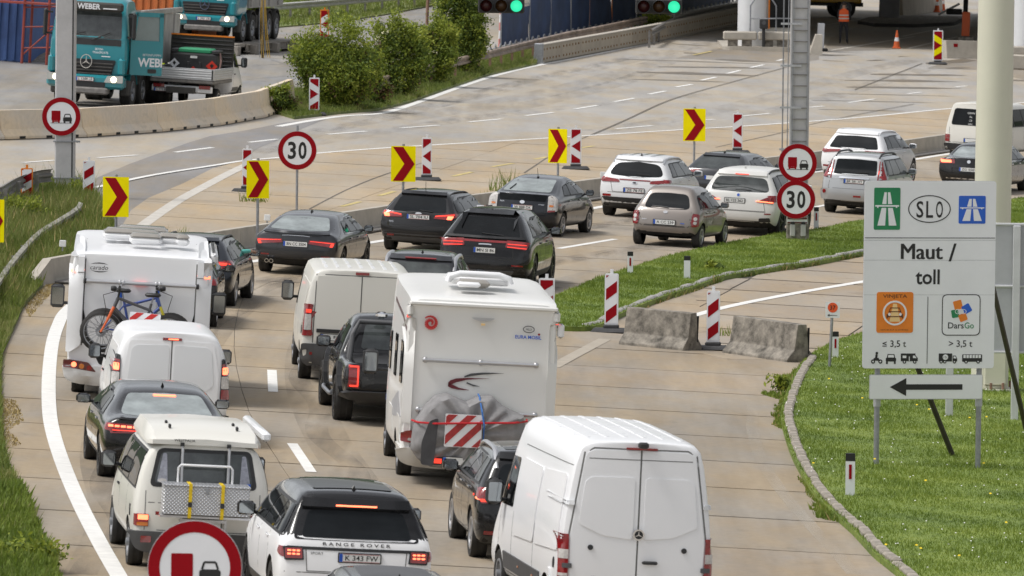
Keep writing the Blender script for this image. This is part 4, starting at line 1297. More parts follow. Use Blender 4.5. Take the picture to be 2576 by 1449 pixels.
# --- dark suv wholly beside the motorhome
def brown_suv():
 L, W, H = 4.4, 1.82, 1.56
 v = basic('suv_car', 'brownish black car half hidden by the white motorhome with bicycles', 'car', L, W, H, BROWNBLACK,
    hatch_rings(L, W, H, 1.02, .55, .57, .9, 2.6, 3.35, lean=.1), (.85, 3.5), .34, 'alloy', 5)
 rear_glass(v, .62, 1.05, .53, 1.36)
 v.lights([(rect(.74, .95, .22, .12, .02), REDLENS)], [(rect(.15, .95, .2, .12, .02), REDLENS)])
 v.plate(0, .8, '')
 side_glass(v, 1.06, 1.37, .4, .6, 3.1, 2.6, (.24, .6))
 door_gaps(v, (1.15, 2.15, 3.15), .34, 1.0); handles(v, (1.3, 2.35), .92, BROWNBLACK)
 v.mirrors(2.9, 1.08)
 return v
brown_suv().stand(423, 824, 3)

# --- hybrid liftback
def hybrid():
 L, W, H = 4.48, 1.745, 1.49
 pm = paint('blue_black', (.016, .018, .024), metal=.2, rough=.3)
 v = basic('liftback_car', 'blue black liftback with tall clear tail lamps and split rear window', 'car', L, W, H, pm,
    sedan_rings(L, W, H, 1.0, 1.06, .34, 1.25, .54, .84, 2.45, 3.45, lean=.14), (.8, 3.5), .315, 'alloy', 7)
 v.patch('rear_window', rpoly([(-.60, 1.12), (.60, 1.12), (.50, 1.40), (-.50, 1.40)], .06), 'rear', SKYGL, .005)
 v.patch('lower_window', rpoly([(-.56, .90), (.56, .90), (.60, 1.06), (-.60, 1.06)], .03), 'rear', TINT, .006)
 v.lights([(rpoly([(.63, .64), (.80, .66), (.80, .94), (.70, 1.06), (.62, 1.04)], .03), CLEARLENS), (rpoly([(.63, .64), (.80, .66), (.80, .70), (.64, .69)], .01), REDLENS, .012), (rect(.71, .80, .1, .05), AMBERLENS, .012)],
    [(rpoly([(.0, .66), (.14, .68), (.20, .95), (.2, 1.04), (.06, 1.04)], .03), CLEARLENS)])
 v.plate(.0, .735, 'W 888 DK', kind='at')
 v.patch('badge', ell(0, .865, .06, .042), 'rear', CHROME, .012)
 v.badge('HYBRID', .47, .82, .028, CHROME); v.badge('PRIUS', -.50, .86, .03, CHROME)
 v.seam([[(-.80, .58), (.80, .58)], [(-.58, .9), (-.56, .60), (.56, .60), (.58, .9)]], 'rear', .012)
 v.wiper(-.42, 1.14, -.36, 1.26)
 v.antenna(1.5, 0, .24, -.12)
 side_glass(v, 1.05, 1.34, .95, 1.40, 3.2, 2.5, (.26, .62))
 door_gaps(v, (1.1, 2.1, 3.15), .3, 1.0); handles(v, (1.3, 2.3), .9, pm)
 v.mirrors(2.95, 1.06, m=pm)
 return v
hybrid().stand(1308, 594, 14)

# --- black coupe suv
def coupe_suv():
 L, W, H = 4.99, 2.0, 1.70
 v = basic('suv_car', 'black coupe suv with a full width red light bar across its tail', 'car', L, W, H, BLACK,
    hatch_rings(L, W, H, 1.13, .85, .60, .98, 3.0, 3.8, lean=.18), (1.0, 3.99), .39, 'dark', 10, .27)
 rear_glass(v, .74, 1.16, .58, 1.53, TINT)
 v.lights([(rpoly([(.44, .94), (.90, .90), (.97, 1.06), (.46, 1.09)], .02), REDLENS)] +
    [([(.48 + .04 * i, .945 + .03 * k), (.90, .925 + .035 * k), (.91, .937 + .035 * k), (.48 + .04 * i, .957 + .03 * k)], REDLIT, .013) for i, k in ((0, 0), (0, 2))])
 v.patch('light_bar', [[(-.48, 1.03), (.48, 1.03), (.48, 1.075), (-.48, 1.075)]], 'rear', REDLENS, .008)
 v.plate(0, .86, 'MN SI 86', w=.46)
 v.seam([(-.13, .985), (-.07, .99), (.07, .99), (.13, .985)], 'rear', .025, CHROME, 'badge')
 v.patch('bumper_trim', rpoly([(-.90, .28), (.90, .28), (.86, .50), (-.86, .50)], .04), 'rear', PLASTIC, .008)
 v.patch('diffuser', rpoly([(-.55, .30), (.55, .30), (.66, .44), (-.66, .44)], .03), 'rear', GREYPL, .02)
 v.patch('reflector', rect(.72, .56, .24, .03), 'rear', REDLENS, .01, mirror=True)
 v.seam([[(-.88, .68), (.88, .68)], [(-.60, 1.0), (-.62, .72), (.62, .72), (.60, 1.0)]], 'rear', .012)
 v.patch('spoiler', [[(-.60, 1.58), (.60, 1.58), (.57, 1.66), (-.57, 1.66)]], 'rear', BLACK, .045)
 v.patch('boot_lip', [[(-.86, 1.10), (.86, 1.10), (.84, 1.14), (-.84, 1.14)]], 'rear', BLACK, .035)
 v.wiper(-.1, 1.2, .38, 1.17)
 v.patch('sunroof', rpoly([(-.46, 1.35), (.46, 1.35), (.46, 2.7), (-.46, 2.7)], .08), 'top', TINT, .006, .2)
 v.fin(1.0, BLACK)
 side_glass(v, 1.17, 1.50, .75, 1.15, 3.45, 2.95, (.2, .58), TINT)
 door_gaps(v, (1.55, 2.5, 3.55), .36, 1.1); handles(v, (1.7, 2.7), 1.0, BLACK)
 v.sides('sill', [[(1.35, .28), (3.6, .28), (3.6, .40), (1.35, .40)]], PLASTIC, .012)
 v.mirrors(3.3, 1.2, .22, .17, m=BLACK)
 return v
coupe_suv().stand(1212, 730, 8, .99)

# --- dark suv with rails ahead of the white van
def railed_suv():
 L, W, H = 4.5, 1.84, 1.67
 v = basic('suv_car', 'dark grey suv with arched silver roof rails ahead of the white van', 'car', L, W, H, GREY,
    hatch_rings(L, W, H, 1.1, .5, .60, .98, 2.6, 3.4, lean=.12), (.85, 3.5), .36, 'alloy', 5, .24)
 rear_glass(v, .66, 1.13, .57, 1.47, SCREEN)
 v.lights([(rpoly([(.55, .98), (.88, .96), (.88, 1.08), (.56, 1.08)], .02), REDLENS)], [(rect(.15, 1.02, .22, .1, .02), REDLENS)])
 v.plate(0, .86, '')
 v.patch('spoiler', [[(-.60, 1.52), (.60, 1.52), (.58, 1.60), (-.58, 1.60)]], 'rear', GREY, .035)
 v.patch('high_brake_light', [[(-.3, 1.525), (.3, 1.525), (.3, 1.545), (-.3, 1.545)]], 'rear', REDLENS, .066)
 v.patch('bumper_trim', rpoly([(-.85, .3), (.85, .3), (.84, .55), (-.84, .55)], .04), 'rear', PLASTIC, .006)
 v.roof_rails(.35, 2.55, .66, ALLOY, .04, .07); v.fin(.9)
 side_glass(v, 1.14, 1.47, .38, .58, 3.15, 2.6, (.24, .6))
 door_gaps(v, (1.15, 2.15, 3.2), .36, 1.08); handles(v, (1.3, 2.35), 1.0, GREY)
 v.mirrors(2.95, 1.17, .22, .17, m=GREY)
 v.wiper(.0, 1.16, .4, 1.15)
 return v
railed_suv().stand(1044, 846, 4)

# --- silver white suv with red light strip
def strip_suv():
 L, W, H = 4.48, 1.855, 1.64
 v = basic('suv_car', 'silvery white suv with a red strip joining its rear lamps', 'car', L, W, H, PEARL,
    hatch_rings(L, W, H, 1.08, .5, .60, .98, 2.6, 3.4, lean=.12), (.87, 3.54), .36, 'alloy', 5, .24)
 rear_glass(v, .72, 1.12, .56, 1.42, bowb=.05, r=.14)
 v.lights([(rpoly([(.38, .93), (.86, .92), (.88, 1.05), (.42, 1.0)], .03), REDLENS)], [(rpoly([(.02, .92), (.34, 1.0), (.30, 1.05), (.02, 1.05)], .02), REDLENS)])
 v.patch('light_strip', [[(-.40, .985), (.40, .985), (.40, 1.015), (-.40, 1.015)]], 'rear', REDLENS, .009)
 v.plate(0, .735, 'ZE 78 FE', kind='at')
 v.patch('badge', ell(0, .93, .07, .035), 'rear', CHROME, .012); v.patch('badge', ell(0, .93, .05, .022), 'rear', INK, .014)
 v.patch('bumper_trim', rpoly([(-.86, .28), (.86, .28), (.84, .54), (-.84, .54)], .06), 'rear', PLASTIC, .007)
 v.patch('reflector', rect(.70, .58, .22, .06, .02), 'rear', REDLENS, .012, mirror=True)
 v.seam([[(-.84, .66), (.84, .66)], [(-.62, .92), (-.56, .68), (.56, .68), (.62, .92)]], 'rear', .014, GAPGREY)
 v.patch('spoiler', [[(-.60, 1.49), (.60, 1.49), (.58, 1.57), (-.58, 1.57)]], 'rear', PEARL, .04)
 v.patch('roof_panel', [rect(-.28, 1.3, .12, 1.7, .04), rect(0, 1.3, .12, 1.7, .04), rect(.28, 1.3, .12, 1.7, .04)], 'top', SILVER, .006, .3)
 v.roof_rails(.45, 2.5, .64, ALLOY, .028, .06); v.fin(.75)
 v.wiper(.0, 1.14, .36, 1.13)
 side_glass(v, 1.13, 1.44, .55, .75, 3.15, 2.6, (.2, .58))
 v.seam([(.55, 1.105), (3.15, 1.06)], 'R', .02, CHROME, 'window_trim')
 door_gaps(v, (1.2, 2.15, 3.2), .36, 1.06, m=GAPGREY); handles(v, (1.35, 2.4), 1.0, CHROME)
 v.mirrors(2.95, 1.15, .22, .17, m=PEARL)
 return v
strip_suv().stand(1590, 550, 12.5, .97)

# --- dark hatch
def dark_hatch():
 L, W, H = 4.4, 1.80, 1.43
 v = basic('hatchback_car', 'charcoal hatchback passing the yellow arrow sign nearest the ladder mast', 'car', L, W, H, GREY,
    hatch_rings(L, W, H, .98, .75, .54, .86, 2.65, 3.45, lean=.14), (.85, 3.5), .33, 'dark', 5)
 rear_glass(v, .64, 1.0, .50, 1.28, SCREEN)
 v.lights([(rpoly([(.42, .86), (.84, .86), (.88, .95), (.44, .94)], .02), REDLENS)], [(rect(.15, .91, .22, .08, .02), REDLENS)])
 v.plate(0, .74, '')
 v.patch('bumper_trim', rpoly([(-.84, .26), (.84, .26), (.82, .45), (-.82, .45)], .04), 'rear', PLASTIC, .006)
 v.patch('spoiler', [[(-.50, 1.31), (.50, 1.31), (.48, 1.37), (-.48, 1.37)]], 'rear', GREY, .035)
 v.fin(1.0)
 side_glass(v, 1.01, 1.27, .85, 1.05, 3.15, 2.6, (.2, .58))
 door_gaps(v, (1.25, 2.2, 3.2), .32, .96); handles(v, (1.4, 2.4), .88, GREY)
 v.mirrors(2.95, 1.03, m=GREY)
 return v
dark_hatch().stand(1792, 514, 15)

# --- white suv with lit kidney lamps
CREAMW = paint('pearl_white', (0.71, 0.705, 0.68))
def white_suv():
 L, W, H = 4.89, 1.94, 1.74
 v = basic('suv_car', 'white suv with black wheels and lit red bar lamps behind the speed sign', 'car', L, W, H, CREAMW,
    hatch_rings(L, W, H, 1.12, .42, .62, 1.0, 2.9, 3.7, lean=.12), (.95, 3.88), .385, 'dark', 5, .29)
 rear_glass(v, .76, 1.15, .62, 1.50, r=.12, m=SCREEN)
 v.lights([(rpoly([(.44, .90), (.88, .86), (.92, 1.06), (.80, 1.08), (.62, .98)], .03), REDLENS), ([(.46, .905), (.88, .885), (.88, .91), (.48, .93)], REDHOT, .013)],
    [(rpoly([(.02, .88), (.28, .95), (.26, 1.08), (.02, 1.07)], .02), REDLENS)])
 v.plate(-.08, .905, 'BL 125 362', kind='ch', w=.5)
 v.patch('badge', ell(0, 1.05, .045, .045), 'rear', CHROME, .012); v.patch('badge', ell(0, 1.05, .034, .034), 'rear', EUBLUE, .015)
 v.patch('high_brake_light', [rect(0, 1.565, .34, .02)], 'rear', REDLIT, .042)
 v.patch('spoiler', [[(-.62, 1.55), (.62, 1.55), (.60, 1.64), (-.60, 1.64)]], 'rear', CREAMW, .035)
 v.seam([[(-.88, .64), (.88, .64)], [(-.64, .9), (-.70, .66), (.70, .66), (.64, .9)]], 'rear', .014, GAPGREY)
 v.patch('bumper_trim', rpoly([(-.55, .26), (.55, .26), (.58, .40), (-.58, .40)], .03), 'rear', PLASTIC, .007)
 v.patch('exhaust_surround', rpoly([(.55, .38), (.84, .40), (.82, .50), (.56, .48)], .03), 'rear', PLASTIC, .015, mirror=True)
 v.patch('reflector', rect(.76, .60, .16, .03), 'rear', REDLENS, .01, mirror=True)
 v.wiper(-.1, 1.17, .3, 1.17)
 v.roof_rails(.5, 2.8, .64, PLASTIC, .025, .05); v.fin(.7, CREAMW)
 side_glass(v, 1.17, 1.54, .42, .58, 3.4, 2.85, (.22, .58), TINT)
 door_gaps(v, (1.4, 2.4, 3.45), .38, 1.1, m=GAPGREY); handles(v, (1.55, 2.6), 1.05, CREAMW)
 v.mirrors(3.15, 1.2, .22, .18, m=CREAMW)
 return v
white_suv().stand(1850, 592, 13)

# --- taupe hatchback
def taupe_hatch():
 L, W, H = 3.72, 1.66, 1.54
 h = W / 2
 v = basic('hatchback_car', 'taupe round hatchback with upright oval tail lamps', 'car', L, W, H, TAUPE,
    hatch_rings(L, W, H, .98, .50, .50, .92, 1.95, 2.75, lean=.16, tail_w=.94), (.55, 2.98), .30, 'alloy', 7, .19)
 rear_glass(v, .57, .97, .46, 1.33, r=.12)
 v.lights([(rpoly([(.66, .54), (.80, .56), (.80, .86), (.72, .88), (.66, .84)], .04), REDLENS), (ell(.73, .75, .04, .045), CLEARLENS, .014), (ell(.73, .65, .035, .04), CLEARLENS, .014)],
    [(rpoly([(.0, .56), (.12, .58), (.14, .84), (.04, .88), (.0, .86)], .03), REDLENS)])
 v.plate(0, .63, 'A CC 239')
 v.patch('badge', ell(0, .88, .055, .035), 'rear', CHROME, .012); v.badge('MICRA', -.50, .68, .028, CHROME)
 v.patch('badge', [rect(.44, .62, .1, .015)], 'rear', SIGNB, .01)
 v.seam([[(-.76, .53), (.76, .53)], [(-.62, .9), (-.60, .55), (.60, .55), (.62, .9)]], 'rear', .013)
 v.patch('bumper_trim', rpoly([(-.46, .24), (.46, .24), (.46, .34), (-.46, .34)], .04), 'rear', UNDER, .008)
 v.wiper(.05, .99, -.36, 1.0)
 side_glass(v, 1.0, 1.34, .42, .62, 2.5, 1.95, (.16, .55))
 door_gaps(v, (.85, 1.55, 2.5), .3, .95); handles(v, (.95, 1.75), .88, TAUPE)
 v.sides('door_trim', [[(.95, .50), (2.6, .50), (2.6, .56), (.95, .56)]], TAUPE, .02)
 v.mirrors(2.3, 1.04, m=TAUPE)
 return v
taupe_hatch().stand(1667, 622, 13.7)

# --- white suv upper right
def white_suv_two():
 L, W, H = 4.66, 1.89, 1.66
 v = basic('suv_car', 'pure white suv with unlit wedge lamps in front of the silver suv', 'car', L, W, H, WHITE,
    hatch_rings(L, W, H, 1.10, .55, .60, .98, 2.75, 3.55, lean=.14), (.9, 3.72), .37, 'alloy', 5, .24)
 rear_glass(v, .72, 1.10, .58, 1.45)
 v.lights([(rpoly([(.30, .99), (.86, .93), (.90, 1.04), (.36, 1.05)], .02), REDLENS)], [(rect(.14, 1.0, .22, .09, .02), REDLENS)])
 v.plate(0, .82, '')
 v.seam([(-.12, 1.0), (.12, 1.0)], 'rear', .025, CHROME, 'badge')
 v.patch('reflector', rect(.66, .55, .34, .05), 'rear', REDLENS, .01, mirror=True)
 v.patch('bumper_trim', rpoly([(-.84, .28), (.84, .28), (.82, .42), (-.82, .42)], .04), 'rear', GREYPL, .007)
 v.seam([[(-.86, .66), (.86, .66)]], 'rear', .014, GAPGREY)
 v.patch('spoiler', [[(-.60, 1.51), (.60, 1.51), (.58, 1.59), (-.58, 1.59)]], 'rear', WHITE, .035)
 v.wiper(.0, 1.13, .32, 1.12)
 v.roof_rails(.55, 2.6, .62, WHITE, .025, .05)
 side_glass(v, 1.12, 1.46, .62, .85, 3.25, 2.75, (.2, .58))
 door_gaps(v, (1.3, 2.3, 3.3), .36, 1.06, m=GAPGREY); handles(v, (1.45, 2.5), 1.0, WHITE)
 v.mirrors(3.05, 1.16, .22, .17, m=WHITE)
 return v
white_suv_two().stand(2138, 466, 14)

# --- silver boxy suv
def silver_suv():
 L, W, H = 4.51, 1.77, 1.70
 v = basic('suv_car', 'silver boxy suv with tall red lamps flanking its rear window', 'car', L, W, H, SILVER,
    hatch_rings(L, W, H, 1.12, .36, .64, 1.02, 2.7, 3.4, lean=.1, tail_w=.95), (.85, 3.48), .35, 'alloy', 6, .23)
 rear_glass(v, .58, 1.12, .54, 1.52, r=.05)
 v.lights([(rpoly([(.66, .98), (.80, 1.0), (.70, 1.50), (.60, 1.52)], .03), REDLENS), (rect(.71, 1.2, .06, .1, .01), REDLIT, .014)],
    [(rpoly([(.02, 1.0), (.2, 1.02), (.36, 1.5), (.26, 1.5)], .02), REDLENS)])
 v.patch('chrome_strip', [rect(0, 1.02, .8, .045, .01)], 'rear', CHROME, .03)
 v.plate(0, .93, 'BR 281 HT', kind='at')
 v.badge('X-TRAIL', -.52, 1.0, .03, CHROME)
 v.patch('bumper', rpoly([(-.86, .42), (.86, .42), (.86, .70), (-.86, .70)], .05), 'rear', SILVER, .05)
 v.patch('bumper_trim', rpoly([(-.80, .28), (.80, .28), (.80, .42), (-.80, .42)], .04), 'rear', PLASTIC, .007)
 v.patch('reflector', ell(.76, .62, .04, .05), 'rear', REDLENS, .06, mirror=True)
 v.patch('fog_light', [rect(.12, .52, .2, .05)], 'rear', REDLENS, .058)
 v.seam([[(-.64, 1.1), (-.68, .72), (.68, .72), (.64, 1.1)]], 'rear', .014, GAPGREY)
 v.wiper(.0, 1.15, .36, 1.17)
 v.roof_rails(.4, 2.5, .58, PLASTIC, .03, .06)
 side_glass(v, 1.15, 1.52, .35, .5, 3.05, 2.6, (.24, .6))
 door_gaps(v, (1.2, 2.15, 3.15), .36, 1.08, m=GAPGREY); handles(v, (1.35, 2.35), 1.02, SILVER)
 v.mirrors(2.9, 1.18, .22, .18, m=SILVER)
 return v
silver_suv().stand(2142, 541, 12)

# --- black saloon at the right edge
def black_saloon():
 L, W, H = 4.77, 1.82, 1.47
 v = basic('saloon_car', 'black saloon with lit red lamps half hidden by the thick cream pole', 'car', L, W, H, BLACK,
    sedan_rings(L, W, H, .98, 1.02, .62, .75, .57, .86, 3.0, 3.75), (.98, 3.69), .32, 'alloy', 10)
 rear_glass(v, .64, 1.07, .52, 1.33, SKYGL)
 v.lights([(rpoly([(.40, .86), (.84, .84), (.88, .97), (.42, .98)], .02), REDLENS), (rpoly([(.50, .88), (.82, .87), (.84, .95), (.52, .955)], .02), REDHOT, .013)],
    [(rpoly([(.0, .85), (.3, .9), (.28, .97), (.0, .98)], .02), REDLENS)])
 v.plate(0, .70, 'ZG 5587')
 v.patch('badge', ell(0, .93, .05, .05), 'rear', CHROME, .012)
 v.seam([[(-.40, .98), (-.44, .60), (.44, .60), (.40, .98)], [(-.85, .56), (.85, .56)]], 'rear', .012)
 v.seam([(-.82, .42), (.82, .42)], 'rear', .03, CHROME, 'bumper_trim')
 side_glass(v, 1.01, 1.30, 1.05, 1.35, 3.45, 2.95, (.2, .58))
 v.seam([(1.05, .985), (3.45, .96)], 'R', .02, CHROME, 'window_trim')
 door_gaps(v, (1.5, 2.4, 3.5), .32, .96); handles(v, (1.65, 2.6), .88, CHROME)
 v.sides('side_marker', rect(3.75, .75, .12, .04), AMBERLENS, .008)
 v.mirrors(3.3, 1.03, m=BLACK)
 return v
black_saloon().stand(2432, 486, 13)

# --- white minibus at the top right
def white_minibus():
 L, W, H = 4.79, 1.84, 1.94
 v = basic('minibus', 'white minibus with printed rear window behind the thick cream pole', 'van', L, W, H, IVORY,
    van_rings(L, W, H, 1.15, .74, 1.1, 3.3, 3.95, lean=.09, cr=.05), (.95, 3.87), .32, 'steel', 5, .2)
 v.patch('rear_window', rpoly([(-.72, 1.18), (.72, 1.18), (.64, 1.72), (-.64, 1.72)], .08), 'rear', TINT, .006)
 for i, t in enumerate(('GEMN', 'AL', 'CE', '0(66)')):
  v.badge(t, -.10, 1.58 - .12 * i, .06, PLATEW)
 v.lights([(rect(.80, .80, .14, .12, .01), REDLENS), (rect(.80, .68, .14, .1, .01), REDLENS)], [(rect(.1, .76, .1, .2, .01), REDLENS)])
 v.patch('bumper', rpoly([(-.88, .38), (.88, .38), (.88, .58), (-.88, .58)], .04), 'rear', PLASTIC, .05)
 v.plate(0, .70, '')
 v.seam([[(-.76, 1.1), (-.76, .62), (.76, .62), (.76, 1.1)]], 'rear', .014, GAPGREY)
 side_glass(v, 1.2, 1.70, .3, .36, 3.6, 3.2, (.34, .66), TINT, .12)
 door_gaps(v, (1.3, 2.5, 3.5), .4, 1.15, m=GAPGREY); handles(v, (2.6,), 1.0, PLASTIC)
 v.mirrors(3.4, 1.3, .2, .24, m=PLASTIC)
 return v
white_minibus().stand(2442, 408, 17)

# --- black limousine
def limousine():
 L, W, H = 5.14, 1.95, 1.46
 v = basic('saloon_car', 'long black saloon with a red lit tail between white van and ivory camper', 'car', L, W, H, BLACK,
    sedan_rings(L, W, H, .98, 1.02, .62, .95, .60, .88, 3.15, 3.95), (1.1, 4.09), .35, 'dark', 10, .25)
 rear_glass(v, .70, 1.06, .55, 1.33, SKYGL)
 v.lights([(rpoly([(.42, .80), (.86, .78), (.92, .94), (.44, .93)], .02), REDLENS)] + [(rect(.50 + .09 * i, .885 + .003 * i, .07, .03), REDHOT, .013) for i in range(5)] + [(rect(.66, .83, .36, .012), REDLIT, .013)],
    [(rpoly([(.0, .80), (.26, .86), (.24, .94), (.0, .94)], .02), REDLENS)])
 v.patch('high_brake_light', [rect(0, 1.315, .34, .018)], 'rear', REDHOT, .012)
 v.plate(0, .66, '')
 v.patch('bumper_trim', rpoly([(-.86, .26), (.86, .26), (.84, .40), (-.84, .40)], .04), 'rear', PLASTIC, .006)
 v.seam([[(-.42, .93), (-.46, .56), (.46, .56), (.42, .93)], [(-.9, .96), (.9, .96)]], 'rear', .012)
 v.patch('boot_lip', [[(-.74, .995), (.74, .995), (.72, 1.02), (-.72, 1.02)]], 'rear', BLACK, .025)
 v.fin(1.75, BLACK)
 side_glass(v, 1.01, 1.30, 1.15, 1.6, 3.6, 3.1, (.16, .56), TINT)
 door_gaps(v, (1.65, 2.65, 3.7), .32, .96); handles(v, (1.8, 2.9), .88, CHROME)
 v.seam([(1.1, .985), (3.6, .965)], 'L', .02, CHROME, 'window_trim')
 v.mirrors(3.4, 1.05, .22, .15, m=BLACK)
 return v
limousine().stand(418, 1222, -4.4)

# --- white suv with black roof
def black_roof_suv():
 L, W, H = 4.85, 1.98, 1.78
 v = basic('suv_car', 'white suv with gloss black roof and lettering across its tailgate', 'car', L, W, H, WHITE,
    hatch_rings(L, W, H, 1.16, .42, .66, 1.05, 2.85, 3.6, lean=.1, tail_w=.95), (.95, 3.87), .39, 'dark', 10, .28)
 v.repaint(1.18, BLACK)
 v.patch('sunroof', rpoly([(-.50, .75), (.50, .75), (.50, 2.4), (-.50, 2.4)], .08), 'top', TINT, .012, .2)
 v.patch('rear_surround', rpoly([(-.80, 1.13), (.80, 1.13), (.69, 1.62), (-.69, 1.62)], .06), 'rear', BLACK, .004)
 v.patch('rear_window', rpoly([(-.70, 1.16), (.70, 1.16), (.60, 1.50), (0, 1.52), (-.60, 1.50)], .06), 'rear', GLASS, .009)
 v.patch('spoiler', [[(-.68, 1.53), (.68, 1.53), (.66, 1.63), (-.66, 1.63)]], 'rear', BLACK, .06)
 v.patch('high_brake_light', [rect(0, 1.55, .52, .018)], 'rear', REDHOT, .068)
 v.badge('RANGE ROVER', .0, 1.085, .042, INK, w=.86, spacing=1.5, bold=.01)
 v.patch('tailgate_strip', rpoly([(-.88, 1.0), (.88, 1.0), (.88, 1.04), (-.88, 1.04)], .01), 'rear', PLASTIC, .006)
 v.lights([(rpoly([(.66, .86), (.90, .85), (.92, 1.03), (.68, 1.04)], .02), BLACK, .010), (rpoly([(.68, .88), (.89, .875), (.90, 1.01), (.69, 1.02)], .02), REDLENS, .014)] +
    [(rect(.735 + .055 * i, .98 - .045 * j, .04, .022, .006), REDHOT, .019) for i in range(3) for j in range(2)], [(rpoly([(.02, .86), (.26, .95), (.24, 1.03), (.02, 1.03)], .02), REDLENS)])
 v.badge('SPORT', -.50, .955, .032, INK, w=.16)
 v.plate(.04, .915, 'K 343 FW', kind='at')
 v.seam([[(-.64, 1.0), (-.62, .72), (.62, .72), (.64, 1.0)], [(-.9, .70), (.9, .70)]], 'rear', .013, GAPGREY)
 v.patch('bumper_trim', rpoly([(-.86, .30), (.86, .30), (.84, .50), (-.84, .50)], .05), 'rear', PLASTIC, .008)
 v.fin(.72, BLACK)
 side_glass(v, 1.19, 1.56, .30, .45, 3.35, 2.8, (.26, .60), TINT, .07)
 door_gaps(v, (1.3, 2.3, 3.4), .38, 1.12, m=GAPGREY); handles(v, (1.45, 2.5), 1.05, WHITE)
 v.sides('sill', [[(1.35, .30), (3.45, .30), (3.45, .42), (1.35, .42)]], PLASTIC, .012)
 v.mirrors(3.1, 1.24, .24, .19, m=BLACK)
 return v
black_roof_suv().stand(888, 1578, -7)

# --- grey car whose roof shows at the bottom edge
def roof_car(label, u, v_, deg, pm, rails, name='hatchback_car'):
 L, W, H = 4.4, 1.80, 1.47
 v = basic(name, label, 'car', L, W, H, pm, hatch_rings(L, W, H, .98, .6, .57, .86, 2.65, 3.45, lean=.12), (.85, 3.5), .33)
 rear_glass(v, .64, 1.0, .52, 1.30)
 v.lights([(rect(.74, .92, .22, .1, .02), REDLENS)])
 v.plate(0, .75, '')
 side_glass(v, 1.01, 1.29, .6, .8, 3.15, 2.6, (.2, .58))
 door_gaps(v, (1.2, 2.2, 3.2), .32, .96)
 v.patch('roof', rpoly([(-.55, .75), (.55, .75), (.55, 2.6), (-.55, 2.6)], .1), 'top', GREYPL if not rails else SILVER, .006, .2)
 v.fin(.85)
 if rails: v.roof_rails(.7, 2.5, .58, PLASTIC, .03, .06)
 v.mirrors(2.95, 1.03, m=pm)
 return v.stand(u, v_, deg)
roof_car('dark car just entering behind the white suv with the black roof', 1003, 1772, -5, BROWNBLACK, False)
roof_car('silver car with black roof rails close behind the tall white panel van', 1645, 1802, -6, SILVER, True, 'estate_car')

# --- black people carrier with silver rails
def people_carrier():
 L, W, H = 4.4, 1.86, 1.64
 v = basic('people_carrier', 'black people carrier with silver roof rails beside the tall white van', 'car', L, W, H, BLACK,
    hatch_rings(L, W, H, 1.1, .45, .62, 1.0, 2.5, 3.5, lean=.12), (.85, 3.59), .36, 'alloy', 7, .22)
 rear_glass(v, .68, 1.14, .56, 1.42)
 v.lights([(rpoly([(.46, .88), (.88, .86), (.92, 1.10), (.80, 1.08), (.70, .98)], .02), REDLENS), ([(.50, .90), (.88, .88), (.90, .92), (.50, .93)], REDLIT, .013)],
    [(rpoly([(.02, .88), (.3, .96), (.28, 1.08), (.02, 1.08)], .02), REDLENS), ([(.02, .90), (.3, .92), (.3, .94), (.02, .93)], REDHOT, .013)])
 v.patch('reflector', rect(.66, .44, .28, .05), 'rear', REDLENS, .01, mirror=True)
 v.plate(0, .78, '')
 v.patch('spoiler', [[(-.60, 1.48), (.60, 1.48), (.58, 1.56), (-.58, 1.56)]], 'rear', BLACK, .035)
 v.patch('bumper_trim', rpoly([(-.84, .28), (.84, .28), (.82, .40), (-.82, .40)], .04), 'rear', PLASTIC, .007)
 v.patch('sunroof', rpoly([(-.5, .7), (.5, .7), (.5, 2.3), (-.5, 2.3)], .08), 'top', TINT, .006, .2)
 v.roof_rails(.35, 2.5, .64, ALLOY, .035, .07)
 side_glass(v, 1.14, 1.47, .42, .6, 3.2, 2.45, (.2, .56), TINT)
 door_gaps(v, (1.15, 2.1, 3.2), .36, 1.08); handles(v, (1.3, 2.3), 1.0, CHROME)
 v.seam([(.95, .36), (3.4, .34)], 'L', .03, CHROME, 'sill_trim')
 v.sides('side_marker', rect(.55, .95, .05, .03), REDLIT, .01)
 v.mirrors(2.95, 1.16, .22, .17, m=BLACK)
 return v
people_carrier().stand(1360, 1424, -6.3)
